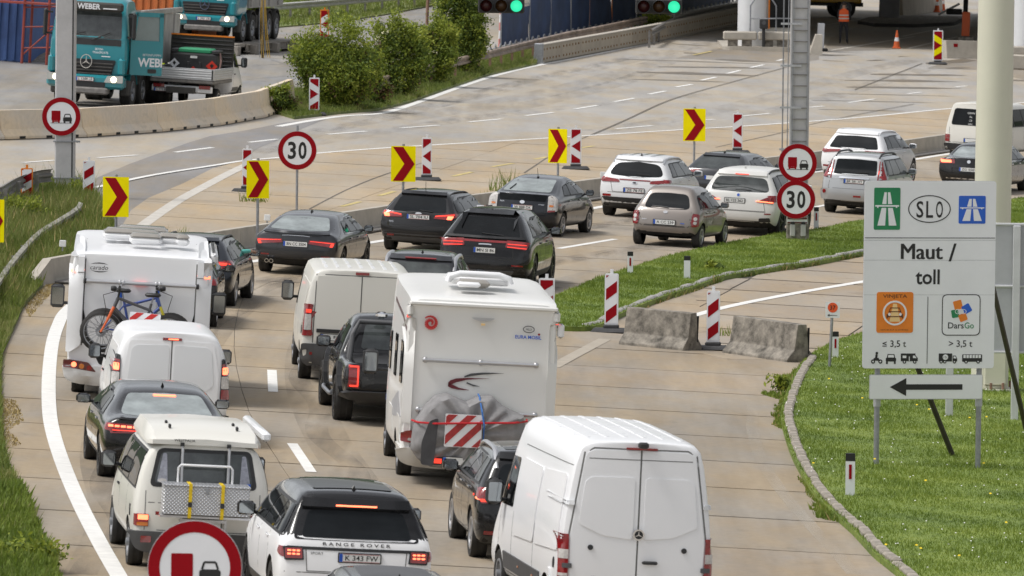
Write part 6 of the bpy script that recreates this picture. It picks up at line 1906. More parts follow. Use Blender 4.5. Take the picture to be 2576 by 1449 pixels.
def bicycle(label, frame_m, fork_m, flip, extra):
 """left wheel at -x; lies in the XZ plane"""
 b = empty('bicycle', label, 'bicycle', 'bicycles on the white motorhome')
 r, base = .335, 1.12
 k = -1 if flip else 1
 rw, fw = Vector((k * base / 2, 0, r)), Vector((-k * base / 2, 0, r))
 for c in (fw, rw):
  w = MB()
  M = Matrix.Translation(c) @ Matrix.Rotation(R(90), 4, 'X')
  w.lathe([(r, -.02), (r + .02, 0), (r, .02), (r - .035, .03), (r - .045, 0), (r - .035, -.03)], M, RUBBER, 30, True)
  wo = w.build('wheel', b, 50)
  s = MB()
  s.lathe([(r - .035, -.012), (r - .035, .012), (r - .06, .01), (r - .06, -.01)], M, STEEL, 30, True)
  for i in range(16):
   a = 2 * math.pi * i / 16
   s.cyl(c, c + Vector(((r - .05) * math.cos(a), 0, (r - .05) * math.sin(a))), .004, STEEL, n=4, caps=False)
  s.cyl(c - Vector((0, .05, 0)), c + Vector((0, .05, 0)), .03, PLASTIC, n=8)
  s.lathe([(.09, -.03), (.09, -.026), (.05, -.026)], M, STEEL, 16)
  s.build('spokes', wo)
 bb, seat, head, headb = Vector((k * .12, 0, r - .04)), Vector((k * .26, 0, .86)), Vector((-k * .30, 0, .93)), Vector((-k * .36, 0, .76))
 f = MB()
 f.cyl(bb, seat, .022, frame_m, n=8).cyl(bb, headb, .032, frame_m, n=8).cyl(seat - Vector((0, 0, .12)), head, .025, frame_m, n=8).cyl(bb, rw, .016, frame_m, n=6).cyl(seat - Vector((0, 0, .12)), rw, .014, frame_m, n=6).cyl(head, headb, .03, frame_m, n=8)
 f.build('frame', b, 50)
 g = MB()
 for y in (-.06, .06):
  g.cyl(headb + Vector((0, y, .02)), (headb + fw) / 2 + Vector((0, y, 0)), .024, fork_m, n=8).cyl((headb + fw) / 2 + Vector((0, y, 0)), fw + Vector((0, y, 0)), .018, STEEL if extra else fork_m, n=8)
 g.build('fork', b, 50)
 h = MB()
 h.cyl(head, head + Vector((k * .02, 0, .12)), .02, PLASTIC, n=8)
 hb = head + Vector((-k * .03, 0, .13))
 h.tube([hb + Vector((k * .05, -.30, .04)), hb + Vector((0, -.1, 0)), hb + Vector((0, .1, 0)), hb + Vector((k * .05, .30, .04))], .016, PLASTIC, 6)
 for y in (-.28, .28): h.cyl(hb + Vector((k * .05, y - .06, .04)), hb + Vector((k * .05, y + .06, .04)), .024, RUBBER, n=8)
 h.box(hb + Vector((-k * .05, 0, .03)), (.1, .14, .09), PLASTIC, bev=.02)
 h.tube([hb + Vector((0, -.2, 0)), hb + Vector((-k * .22, -.14, -.08)), hb + Vector((-k * .16, -.06, -.34)), fw + Vector((0, -.07, .1))], .007, PLASTIC, 4)
 h.build('handlebar', b, 50)
 s = MB(); s.cyl(seat, seat + Vector((k * .03, 0, .12)), .015, STEEL, n=6).box(seat + Vector((k * .02, 0, .15)), (.27, .14, .07), PLASTIC, bev=.03); s.build('saddle', b, 50)
 c = MB(); c.cyl(bb + Vector((0, -.05, 0)), bb + Vector((0, -.06, 0)), .09, PLASTIC, n=16).box(bb + Vector((.1, -.1, -.1)), (.1, .09, .03), PLASTIC); c.build('crank', b, 50)
 q = MB(); q.cyl((fw + headb) / 2 + Vector((.12, -.06, -.02)), (fw + headb) / 2 + Vector((.12, -.07, -.02)), .03, SIGNO, n=10)
 return b
OR = mat('orange_enamel', (.75, .13, .02), .3, coat=.7); BLU = mat('blue_enamel', (.03, .07, .30), .3, coat=.7); YEL = mat('yellow_enamel', (.70, .60, .02), .35, coat=.7)
b1 = bicycle('orange forked mountain bicycle outermost on the white motorhome', mat('graphite_enamel', (.05, .05, .055), .3, coat=.7), OR, False, False)
b1.matrix_world = MH.root.matrix_world @ Matrix.Translation((-.06, -.60, .90))
b2 = bicycle('blue mountain bicycle between the orange bicycle and the motorhome wall', BLU, YEL, True, True)
b2.matrix_world = MH.root.matrix_world @ Matrix.Translation((-.02, -.32, .93)) @ Matrix.Rotation(R(1), 4, 'Y')
def warn_board(label, M, w, h, n, direction=1):
 b = empty('warning_board', label, 'warning board')
 I = Matrix.Identity(4)
 MB().prism(rect(0, 0, w, h, .02), XZ, -.01, 0, SIGNW).build('board', b)
 mb = MB()
 per = (w + h) / n
 for i in range(-1, n + 2):
  c0 = -(w + h) / 2 + i * per
  p = clip_half(clip_half(rect(0, 0, w * .97, h * .97), -direction * .7071, .7071, (c0 + per * .5) * .7071), direction * .7071, -.7071, -c0 * .7071)
  if len(p) >= 3: mb.prism(p, XZ, .001, .004, mat('reflective_red', (.52, .025, .02), .35, var=.15, scale=12))
 mb.build('stripe', b)
 b.matrix_world = M
 return b
warn_board('red and white striped board tied over the two bicycles', MH.root.matrix_world @ Matrix.Translation((.10, -.80, 1.40)) @ Matrix.Rotation(R(3), 4, 'Y') @ Matrix.Rotation(R(-25), 4, 'X'), .52, .45, 4)

def motorhome_cover():
 L, W, H = 6.6, 2.30, 3.0
 v = basic('motorhome', 'cream white motorhome with a swoosh logo and a covered rear load', 'motorhome', L, W, H, paint('cream_white', (.74, .735, .71)), box_rings(L, W, H, .36, .10), (1.75, 5.2), .34, 'steel', 6, .22, crease={5: .7, 2: .3}, endcrease=.6, inset=.06)
 CW = MATS['paint_cream_white']
 r = MB(); r.box((0, -.02, H - .22), (2.26, .09, .07), CW, bev=.02); r.build('top_ridge', v.root, 40)
 for sg in (1, -1):
  MB().box((sg * 1.12, .02, H - .34), (.1, .12, .2), CW, bev=.04).build('corner_cap', v.root, 40)
  v.patch('corner_post', rpoly([(sg * 1.02, .55), (sg * 1.14, .55), (sg * 1.14, 2.55), (sg * 1.02, 2.55)], .03), 'rear', CW, .03, .2)
 for z, x0, x1 in ((1.92, -.85, .84), (1.16, -.92, .86)):
  b = MB(); b.cyl((x0, -.06, z), (x1, -.06, z), .032, ALLOY, n=10)
  for x in (x0, (x0 + x1) / 2, x1): b.box((x, -.05, z), (.08, .08, .09), ALLOY, bev=.02)
  b.build('grab_rail', v.root, 50)
 M = up_at(0, -.012, 0)
 lg = MB(); swirl(lg, M, -.80, 2.48, .11, mat('logo_red', (.50, .02, .02), .4)); lg.build('logo', v.root)
 lg = MB(); add_text(lg, 'EURA MOBIL', M, .70, 2.34, .055, SIGNB, w=.40, bold=.02); lg.build('lettering', v.root)
 lg = MB(); ring_prism(lg, .70, 2.46, .09, .055, .012, M, 0, .004, GREYPL, 24); add_text(lg, 'ALU', M, .70, 2.46, .035, GREYPL, bold=.01); lg.prism(ell(.86, 2.39, .018, .018, 10), M, 0, .004, SIGNR); lg.build('badge', v.root)
 lg = MB()
 MAR = mat('maroon_print', (.13, .012, .02), .4)
 crescent(lg, M, [(-.48, 1.56, .03), (-.45, 1.59, .035), (-.36, 1.63, .03), (-.2, 1.66, .014), (0, 1.675, .005), (.15, 1.68, .001)], MAR)
 crescent(lg, M, [(-.48, 1.56, .03), (-.42, 1.535, .03), (-.32, 1.505, .016), (-.16, 1.49, .002)], MAR)
 crescent(lg, M, [(-.24, 1.69, .012), (-.14, 1.725, .02), (.02, 1.75, .016), (.2, 1.765, .008), (.36, 1.77, .001)], GREYPL)
 crescent(lg, M, [(-.2, 1.60, .012), (-.1, 1.565, .012), (0, 1.555, .002)], GREYPL)
 lg.build('logo', v.root)
 MB().prism(ell(0, 2.60, .17, .05, 16, 180, 360), M, 0, .02, ALLOY).box((.0, -.03, 2.50), (.06, .04, .03), CREAMY).build('camera', v.root)
 for sg in (1, -1):
  v.patch('tail_light', [(rpoly([(sg * .93, .64), (sg * 1.12, .66), (sg * 1.12, .82), (sg * .98, .84), (sg * .92, .78)], .04), REDLENS, .05), (rect(sg * 1.0, .70, .1, .04, .01), CLEARLENS, .056)], 'rear')
 v.patch('bumper', rpoly([(-1.13, .36), (1.13, .36), (1.13, .58), (-1.13, .58)], .06), 'rear', CW, .10)
 bar = MB(); bar.box((0, -.62, .44), (1.7, .05, .12), PLASTIC); bar.build('light_board', v.root)
 for sg in (1, -1): MB().box((sg * .66, -.66, .44), (.2, .04, .07), REDLIT).build('lamp', v.root)
 v.plate(-.28, .45, '', y=-.67)
 rf = MB(); rf.tube([(-.48, 1.3, H + .05), (-.46, 1.3, H + .13), (-.3, 1.3, H + .18), (.3, 1.3, H + .18), (.46, 1.3, H + .13), (.48, 1.3, H + .05)], .05, WHITE, 8).box((0, 1.75, H + .08), (1.0, .8, .14), WHITE, bev=.06)
 rf.build('roof_dome', v.root, 50)
 MB().box((-.12, .95, H + .06), (.5, .4, .13), mat('smoked_dome', (.28, .26, .23), .25), bev=.05).box((-.2, .75, H + .05), (.36, .2, .08), WHITE, bev=.03).build('roof_hatch', v.root, 40)
 for y0, w in ((.55, .5), (2.1, .45)):
  v.sides('side_window', rpoly([(y0, 1.5), (y0 + w, 1.5), (y0 + w, 2.15), (y0, 2.15)], .06), TINT, .02)
 v.sides('side_window', rpoly([(3.6, 1.5), (4.4, 1.5), (4.4, 2.1), (3.6, 2.1)], .06), TINT, .02)
 v.sides('side_stripe', v.line([(.05, 2.32), (1.2, 2.5), (3.4, 2.62)], .06), mat('stripe_brown', (.10, .06, .055), .5), .006, .3)
 v.sides('side_stripe', [rpoly([(.4, 1.0), (2.6, .86), (2.9, 1.05), (1.2, 1.35)], .1)], mat('stripe_grey', (.38, .38, .39), .5), .006, .3)
 v.sides('locker', [rect(1.0, .8, .6, .4, .04)], CW, .012); v.sides('locker', [rect(3.0, .8, .9, .4, .04)], CW, .012)
 v.sides('skirt', rpoly([(.05, .36), (1.28, .36), (1.28, .56), (.05, .56)], .02), CW, .03)
 v.sides('side_marker', rect(.06, 2.58, .08, .07), REDLIT, .03)
 v.mirrors(5.1, 1.5, .24, .40, .14, PLASTIC, .26)
 MB().box((W / 2 + .05, .15, 2.45), (.1, .18, .22), WHITE, bev=.03).build('marker_lamp', v.root, 40)
 return v.stand(1192, 1228, -3.8, 1.0)
MH2 = motorhome_cover()
def covered_load():
 b = empty('covered_bicycles', 'grey tarpaulin wrapped load strapped to the cream motorhome rear wall', 'covered load')
 GT = mat('grey_tarpaulin', (.225, .22, .222), .8, var=.22, scale=5, bump=.4)
 DT = mat('dark_tarpaulin', (.06, .06, .065), .8, var=.2, scale=5, bump=.3)
 out = [(-.93, .55), (-.90, .95), (-.76, 1.20), (-.60, 1.37), (-.42, 1.42), (-.12, 1.30), (.06, 1.40), (.26, 1.42), (.44, 1.27), (.55, 1.22), (.75, 1.14), (.80, .9), (.74, .6), (.5, .40), (.1, .34), (-.3, .30), (-.62, .30), (-.82, .40)]
 n, cz = len(out), (0, .85)
 rng = random.Random(5)
 vs, fs = [], []
 rings_ = [(1.0, 0.0), (1.0, -.30), (.975, -.50), (.90, -.595), (.66, -.625), (.42, -.63), (.2, -.632)]
 fine = []
 for i in range(n):
  for t in (0, .25, .5, .75):
   a, c = out[i], out[(i + 1) % n]
   fine.append((a[0] + (c[0] - a[0]) * t, a[1] + (c[1] - a[1]) * t))
 N = len(fine)
 for j, (k, y) in enumerate(rings_):
  for i, p in enumerate(fine):
   w = .012 * math.sin(i * 2.1 + j * .6) + .012 * math.sin(i * .9 - j * 1.7) + rng.uniform(-.014, .014)
   kk = k + (w * .5 if 0 < j else 0)
   vs.append((cz[0] + (p[0] - cz[0]) * kk, y + (.026 * math.sin(p[0] * 8 + p[1] * 6 + j) + .020 * math.sin(p[0] * 19 - p[1] * 13) if j > 1 else 0), cz[1] + (p[1] - cz[1]) * kk))
 for j in range(len(rings_) - 1):
  for i in range(N):
   i2 = (i + 1) % N
   fs.append((j * N + i2, j * N + i, (j + 1) * N + i, (j + 1) * N + i2))
 fs.append(tuple((len(rings_) - 1) * N + i for i in range(N - 1, -1, -1)))
 m = MB(); m.add(vs, fs, GT)
 cv = m.build('cover', b, 50)
 MB().prism(rpoly([(-.80, .36), (-.60, .34), (-.56, 1.08), (-.70, 1.02), (-.80, .7)], .05), up_at(0, -.672, 0), 0, .012, DT).build('dark_panel', cv)
 rp = MB(); rp.prism(rect(-.18, .90, .56, .50, .02), up_at(0, -.69, 0), 0, .01, SIGNW)
 per = .2
 for i in range(-6, 8):
  c0 = i * per
  p = clip_half(clip_half(rect(-.18, .90, .54, .48), -.7071, .7071, c0 + per * .5), .7071, -.7071, -c0)
  if len(p) >= 3: rp.prism(p, up_at(0, -.701, 0), 0, .004, mat('faded_red', (.36, .03, .03), .5, var=.3, scale=14))
 rp.build('striped_panel', cv)
 RS, BS = mat('red_strap', (.5, .012, .02), .6), mat('blue_strap', (.03, .14, .42), .6)
 MB().tube([(-.93, -.1, .98), (-.86, -.55, .985), (-.6, -.70, .99), (0, -.73, 1.03), (.6, -.69, 1.06), (.80, -.4, 1.07), (.82, -.05, 1.07)], .016, RS, 5).build('strap', cv)
 MB().tube([(.06, -.05, 1.42), (.05, -.5, 1.42), (.09, -.70, 1.2), (.13, -.735, 1.0), (.13, -.71, .7), (.13, -.66, .42)], .014, BS, 5).build('strap', cv)
 b.matrix_world = MH2.root.matrix_world @ Matrix.Translation((-.08, -.04, .02))
covered_load()
# ------------------------------------------------------------------ barriers, rails, signs, poles
CONC = mat('barrier_concrete', (.42, .385, .33), .9, var=.16, scale=1.6, bump=.25)
CONCD = mat('dirty_concrete', (.19, .172, .145), .95, var=.75, scale=4.5, bump=.8)
CONCL = concrete('pale_barrier', (.68, .61, .52), streak=.2, stain=.8)
def path_rot(a, b):
 """matrix whose Y axis runs from a to b along the terrain"""
 d = (b - a).normalized(); x = Vector((d.y, -d.x, 0)).normalized(); z = x.cross(d)
 M = Matrix((x, d, z)).transposed().to_4x4(); M.translation = (a + b) / 2
 return M
def barrier_seg(name, a, b, prof, m, label, cat, group, gap=.03, extras=None):
 L = (b - a).length - gap
 mb = MB()
 Mx = Matrix(((1, 0, 0, 0), (0, 0, 1, 0), (0, 1, 0, 0), (0, 0, 0, 1)))   # profile (x, z) swept along Y
 n = len(prof)
 vs = [Vector((x, y, z)) for y in (-L / 2, L / 2) for x, z in prof]
 mb.add(vs, [tuple(range(n)), tuple(range(2 * n - 1, n - 1, -1))] + [(i, n + i, n + (i + 1) % n, (i + 1) % n) for i in range(n)], m)
 root = empty(name, label, cat, group)
 o = mb.build('block', root, bevel=.012)
 root.matrix_world = path_rot(a, b)
 if extras: extras(root, L)
 return root
def sample_pts(uv, step):
 return [gp(x, y) for x, y in wpath(uv, step)]
ORD = ['first', 'second', 'third', 'fourth', 'fifth', 'sixth', 'seventh', 'eighth', 'ninth', 'tenth', 'eleventh', 'twelfth', 'thirteenth', 'fourteenth', 'fifteenth', 'sixteenth', 'seventeenth', 'eighteenth', 'nineteenth', 'twentieth']
# low wall between the queue and the plaza
LOW = [(-.16, 0), (.16, 0), (.12, .10), (.09, .52), (-.09, .52), (-.12, .10)]
pts = sample_pts(BARRIER, 8.0)
def low_extra(root, L):
 if L > 3:
  MB().box((.30, 0, .035), (.32, L - .1, .05), STEELD, bev=.015).build('foot_plate', root)
for i in range(len(pts) - 1):
 r_ = barrier_seg('low_barrier', pts[i], pts[i + 1], LOW, CONC, 'low concrete barrier piece, %s from the left end behind the bicycle motorhome' % ORD[i], 'barrier', 'low barrier beside the queue', .04, low_extra)
e = MB(); e.add([(-.16, 0, 0), (.16, 0, 0), (.16, -1.6, 0), (-.16, -1.6, 0), (-.09, 0, .52), (.09, 0, .52), (.10, -1.6, .06), (-.10, -1.6, .06)], [(0, 1, 2, 3), (4, 7, 6, 5), (0, 4, 5, 1), (1, 5, 6, 2), (2, 6, 7, 3), (3, 7, 4, 0)][0:6], CONC)
t = empty('barrier_end', 'sloping concrete end piece of the low barrier in the grass', 'barrier'); e.build('block', t)
t.matrix_world = path_rot(pts[0], pts[1]) @ Matrix.Translation((0, -(pts[1] - pts[0]).length / 2, 0))
REFL = mat('reflector_white', (.75, .76, .76), .3)
for (u, v), lb in zip(((153, 690), (668, 619), (1513, 500)), ('small white reflector on the barrier end in the grass', 'small white reflector on the low barrier behind the blue estate', 'small white reflector on the low barrier beside the silvery suv')):
 p = G(u, v); rt = empty('barrier_reflector', lb, 'reflector')
 MB().box((0, 0, .64), (.14, .03, .14), REFL, bev=.01).build('plate', rt); MB().box((0, .02, .54), (.03, .03, .12), STEEL).build('stem', rt)
 place(rt, p + Vector((0, .12, 0)), 0)
# pale jersey barrier on the far left
JER = [(-.30, 0), (.30, 0), (.30, .08), (.15, .28), (.09, .82), (-.09, .82), (-.15, .28), (-.30, .08)]
JP = [(-120, 352), (0, 350), (125, 347), (202, 343), (298, 338), (392, 331), (544, 314), (650, 294), (735, 262), (790, 238)]
jpts = [G(u, v) for u, v in [(-110, 352), (-10, 350), (196, 344), (385, 331), (531, 315), (645, 295), (730, 262)]]
for i in range(len(jpts) - 1):
 def jx(root, L):
  for k in range(max(1, int(L / 1.6))):
   y = -L / 2 + 1.0 + k * 1.6
   if y < L / 2 - .3: MB().box((.16 if False else -.0, y, .045), (.615, .34, .07), UNDER).build('drain_slot', root)
 barrier_seg('jersey_barrier', jpts[i], jpts[i + 1], JER, CONCL, 'pale curved jersey barrier piece, %s from the left below the trucks' % ORD[i], 'barrier', 'pale jersey barrier by the trucks', .03, jx)
# two weathered blocks closing the lane
for (ua, va, ub, vb, lb) in ((1580, 867, 1742, 883, 'weathered grey concrete block nearer the arrow board and grass island'), (1853, 889, 2016, 913, 'weathered grey concrete block nearer the large toll sign')):
 a, b = G(ua, va), G(ub, vb)
 def bx(root, L):
  MB().box((-.16, L / 2 - .015, .42), (.02, .05, .5), UNDER).build('end_slot', root)
 bb_ = barrier_seg('concrete_block', a, b, [(x * 1.15, z * .90) for x, z in JER], CONCD, lb, 'barrier', None, 0.0, bx)
# plank faced barrier with bolts along the booth road
BP = [(1354, 160), (1475, 137), (1668, 100), (1872, 57)]
bpts = sample_pts(BP, 5.8)
BFACE = mat('barrier_face', (.36, .315, .25), .8, var=.12, scale=1.5)
BOLT = mat('rusty_bolt', (.22, .13, .05), .7)
for i in range(len(bpts) - 1):
 def px(root, L):
  MB().box((0, 0, .73), (.34, L, .05), CONC, bev=.01).build('cap', root)
  b = MB(); k = int(L / .9)
  for j in range(k):
   for z in (.18, .55):
    b.box((.165, -L / 2 + .45 + j * .9, z), (.03, .11, .08), BOLT)
  b.build('bolt', root)['kind'] = 'stuff'
 rr = barrier_seg('bolted_barrier', bpts[i], bpts[i + 1], [(-.13, .03), (.15, .03), (.15, .70), (-.13, .70)], BFACE, 'beige barrier segment with bolt heads, %s from its steel end post' % ORD[i], 'barrier', 'bolted barrier along the plaza', .03, px)
t = empty('barrier_post', 'steel end post of the beige bolted barrier', 'post'); MB().box((0, 0, .40), (.36, .22, .80), STEEL, bev=.03).box((0, 0, .03), (.5, .36, .06), STEEL).build('post', t); place(t, bpts[0], 12)

# steel guard rails
WB = [(-.05, .0), (.03, .03), (.03, .10), (-.02, .14), (-.02, .17), (.03, .21), (.03, .28), (-.05, .31), (-.065, .31), (.01, .27), (.01, .215), (-.04, .175), (-.04, .135), (.01, .095), (.01, .035), (-.065, .0)]
def guard_rail(label, uv, z0, m, posts=True, flip=1, step=4.0, pm=None):
 p = [gp(x, y) for x, y in wpath(uv, 1.0)]
 root = empty('guard_rail', label, 'guard rail')
 n, V, F = len(WB), [], []
 for i, q in enumerate(p):
  d = (p[min(i + 1, len(p) - 1)] - p[max(0, i - 1)]).normalized(); x = Vector((d.y, -d.x, 0)).normalized() * flip
  for a, z in WB: V.append(q + x * a + Vector((0, 0, z0 + z)))
 for i in range(len(p) - 1):
  for k in range(n):
   F.append((i * n + k, i * n + (k + 1) % n, (i + 1) * n + (k + 1) % n, (i + 1) * n + k))
 F += [tuple(range(n)), tuple(range((len(p) - 1) * n, len(p) * n))[::-1]]
 mb = MB(); mb.add(V, F, m); o = mb.build('rail', root, 30)
 if posts:
  k = max(1, int(step))
  for i in range(0, len(p), k):
   d = (p[min(i + 1, len(p) - 1)] - p[max(0, i - 1)]).normalized(); x = Vector((d.y, -d.x, 0)).normalized() * flip
   MB().box(p[i] - x * .12 + Vector((0, 0, (z0 + .25) / 2)), (.1, .12, z0 + .25), pm or STEELD).build('post', root)
 return root
guard_rail('rusty guard rail running behind the bushes to the green signal', [(930, 262), (1000, 243), (1142, 204), (1219, 184), (1417, 132), (1475, 120), (1628, 86)], .50, mat('streaked_rail', (.27, .21, .17), .6, metal=.3, var=.5, scale=.8), True, 1, 4, RUST)
guard_rail('old guard rail overgrown by grass on the left bank', [(-60, 845), (0, 753), (45, 690), (100, 630), (153, 595), (195, 567), (206, 548)], .10, mat('mossy_rail', (.27, .26, .22), .8, var=.5, scale=1.8, bump=.3), True, 1)
guard_rail('dark guard rail edge behind the tall grass at the left pole', [(0, 545), (40, 520), (90, 502), (140, 496)], .40, STEELD, True, -1)
guard_rail('white guard rail on the far bank at the top', [(690, 52), (760, 46), (900, 34), (1040, 20), (1150, 8)], .45, mat('pale_rail', (.50, .50, .49), .5, var=.2), True, 1)
guard_rail('guard rail stub turning off at the second green signal', [(1640, 120), (1690, 92), (1735, 74), (1872, 44)], .48, STEELD, True, 1)
# fence feet trestles behind the rusty rail
fp = sample_pts([(1215, 148), (1300, 126), (1434, 98), (1537, 78), (1700, 48), (1870, 14)], 2.0)
root = empty('trestle_rail', 'zigzag row of grey steel braces at the foot of the blue fence', 'fence base')
for i, p in enumerate(fp[:-1]):
 m_ = MB(); q = fp[i + 1]
 m_.cyl(p + Vector((0, 0, .28)), q + Vector((0, 0, .28)), .03, STEEL, n=5); m_.cyl(p, p + Vector((.1, .5, .42)), .03, STEEL, n=5); m_.cyl((p + q) / 2 + Vector((0, 0, .42)), q + Vector((0, 0, .05)), .03, STEEL, n=5)
 m_.build('brace', root)
TARP = mat('blue_tarpaulin', (.022, .048, .12), .75, var=.35, scale=.9, bump=.4)
fpts = [G(u, v) for u, v in ((1258, 128), (1330, 112), (1383, 103), (1434, 94), (1480, 86), (1537, 74), (1600, 62), (1700, 45), (1840, 20))]
for i in range(len(fpts) - 1):
 a, b = fpts[i], fpts[i + 1]
 hgt = 1.45 if i == 0 else (1.75 if i < 3 else 2.3)
 L = (b - a).length
 f = empty('fence_panel', 'dark blue tarpaulin fence panel, %s from the bushes' % ORD[i], 'fence', 'blue site fence')
 nx, nz = 8, 5; V = []; F = []
 for s_ in (0, .012):
  for j in range(nz + 1):
   for k in range(nx + 1):
    w = .05 * math.sin(k * 1.3 + i) * math.sin(j * .9 + i * 2)
    V.append((w + s_, -L / 2 + .05 + (L - .1) * k / nx, .2 + hgt * j / nz - (.06 * math.sin(math.pi * k / nx) if j == nz else 0)))
 o_ = (nx + 1) * (nz + 1)
 for j in range(nz):
  for k in range(nx):
   q = (j * (nx + 1) + k, j * (nx + 1) + k + 1, (j + 1) * (nx + 1) + k + 1, (j + 1) * (nx + 1) + k)
   F.append(q); F.append(tuple(o_ + z for z in q[::-1]))
 mb = MB(); mb.add(V, F, TARP); mb.build('tarpaulin', f, 60)
 fr = MB()
 for y in (-L / 2 + .03, L / 2 - .03): fr.cyl((.03, y, 0), (.03, y, hgt + .35), .025, STEEL if i != 4 else SIGNO, n=6)
 fr.cyl((.03, -L / 2, hgt + .3), (.03, L / 2, hgt + .3), .02, STEEL, n=5)
 fr.build('frame', f)
 f.matrix_world = path_rot(a, b)
t = empty('marker_post', 'red and white end pole of the blue fence', 'post'); m_ = MB()
for k in range(5): m_.cyl((0, 0, k * .34), (0, 0, k * .34 + .34), .05, SIGNW if k % 2 else mat('pink_paint', (.55, .22, .2), .6), n=8)
m_.build('pole', t); place(t, G(1256, 118), 0)

# ---- signs
PAINTED = mat('sign_edge', (.45, .46, .47), .5, metal=.4)
def post(mb, h, r=.03, m=STEEL):
 mb.cyl((0, .045, 0), (0, .045, h), r, m, n=10)
def truck_ban(root, z, d, parent_name='plate'):
 r = d / 2; M = up_at(0, 0, z)
 pl = MB(); pl.prism(ell(0, 0, r, r, 40), M, -.012, 0, PAINTED).prism(ell(0, 0, r * .985, r * .985, 40), M, 0, .003, SIGNW)
 pl.build('plate', root)
 rg = MB(); ring_prism(rg, 0, 0, r * .985, r * .985, r * .24, M, .003, .006, SIGNR, 44); rg.build('ring', root)
 s = MB()
 s.prism(rect(-r * .27, r * .05, r * .46, r * .50, r * .03), M, .003, .006, SIGNR)
 s.prism(rect(-r * .27, -r * .24, r * .40, r * .07), M, .003, .006, SIGNR)
 s.prism(rect(-r * .42, -r * .26, r * .07, r * .12), M, .003, .0065, SIGNR).prism(rect(-r * .12, -r * .26, r * .07, r * .12), M, .003, .0065, SIGNR)
 s.build('lorry_symbol', root)
 c = MB(); cx, cy = r * .32, -r * .13
 c.prism(rpoly([(cx - r * .22, cy - r * .12), (cx + r * .22, cy - r * .12), (cx + r * .23, cy + r * .06), (cx + r * .17, cy + r * .1), (cx - r * .17, cy + r * .1), (cx - r * .23, cy + r * .06)], r * .03), M, .003, .006, INK)
 for a, b in (((-.17, .1), (-.12, .25)), ((-.12, .25), (.12, .25)), ((.12, .25), (.17, .1))):
  p, q = Vector((cx + a[0] * r, cy + a[1] * r)), Vector((cx + b[0] * r, cy + b[1] * r)); dd = (q - p).normalized(); nn = Vector((-dd.y, dd.x)) * r * .022
  c.prism([tuple(p - nn), tuple(q - nn), tuple(q + nn), tuple(p + nn)], M, .003, .006, INK)
 c.prism(rect(cx - r * .15, cy - r * .17, r * .09, r * .1), M, .003, .0055, INK).prism(rect(cx + r * .15, cy - r * .17, r * .09, r * .1), M, .003, .0055, INK)
 c.prism(rect(0, -r * .33, r * 1.1, r * .025), M, .003, .006, INK)
 c.build('car_symbol', root)
def limit30(root, z, d):
 r = d / 2; M = up_at(0, 0, z)
 pl = MB(); pl.prism(ell(0, 0, r, r, 40), M, -.012, 0, PAINTED).prism(ell(0, 0, r * .985, r * .985, 40), M, 0, .003, SIGNW); pl.build('plate', root)
 rg = MB(); ring_prism(rg, 0, 0, r * .985, r * .985, r * .245, M, .003, .006, SIGNR, 44); rg.build('ring', root)
 t = MB(); add_text(t, '3', M, -r * .27, 0, r * .90, INK, w=r * .42, bold=.025, lift=.005); add_text(t, '0', M, r * .27, 0, r * .90, INK, w=r * .42, bold=.025, lift=.005); t.build('lettering', root)
def sign_root(label, p, deg, name='traffic_sign', cat='sign', group=None):
 r = empty(name, label, cat, group); place(r, p, deg, False); return r
# chevron boards along the bend
CHEV = [((290, 640), 295, 495, 66, 101, 'yellow arrow board in the grass left of the bicycle motorhome', 10),
  ((647, 632), 654, 451, 57, 95, 'yellow arrow board beside the left speed limit sign', 0),
  ((1013, 566), 1011, 412, 62, 90, 'yellow arrow board behind the black estate car', 0),
  ((1401, 510), 1410, 367, 47, 86, 'yellow arrow board behind the blue black liftback', 20),
  ((1745, 452), 1750, 314, 56, 82, 'yellow arrow board highest on the right, behind the charcoal hatchback', 6),
  ((-22, 765), -24, 555, 62, 108, 'yellow arrow board cut by the left edge of the picture', 5)]
for (u, v), cu, cv, w, h, lb, yaw in CHEV:
 p = G(u, v); s = scale_at(p); r = sign_root(lb, p, yaw, 'arrow_board', 'arrow board', 'yellow arrow boards round the bend')
 W_, H_ = w / s / math.cos(R(yaw)), h / s
 zc = (v - cv) / s * 1.0
 M = up_at(0, 0, zc)
 MB().prism(rect(0, 0, W_, H_, .02), M, -.015, 0, SIGNY).build('board', r)
 a = W_ / 2 * .92; b = H_ / 2 * .95; k = W_ * .42
 m_ = MB(); m_.prism([(-a + .02, b), (-a + .02 + k, b), (a, 0), (a - k, 0)], M, .0, .004, SIGNR).prism([(-a + .02, -b), (a - k, 0), (a, 0), (-a + .02 + k, -b)], M, .0, .004, SIGNR)
 m_.build('arrow', r)
 m_ = MB(); post(m_, zc + H_ / 2 + .05, .032); m_.build('post', r)
# left speed sign
p = G(746, 562); r = sign_root('round thirty speed limit sign on a thin post at left', p, 0); s = scale_at(p)
limit30(r, (562 - 378) / s, 98 / s); m_ = MB(); post(m_, (562 - 378) / s + .60, .03); m_.build('post', r)
# near sign at the bottom edge
p = Vector((490 - CX, 0, 0)); zz = 84.0
d = ray(490, 1428); t_ = 84.0 / d.y; c = Vector((0, 0, CAMH)) + d * t_
g0 = gp(c.x, c.y); r = sign_root('large no overtaking for lorries sign cut by the bottom edge', g0, 2)
truck_ban(r, c.z - g0.z, 240 / (FPX / 84.0)); m_ = MB(); post(m_, c.z - g0.z + .35, .04); m_.build('post', r)
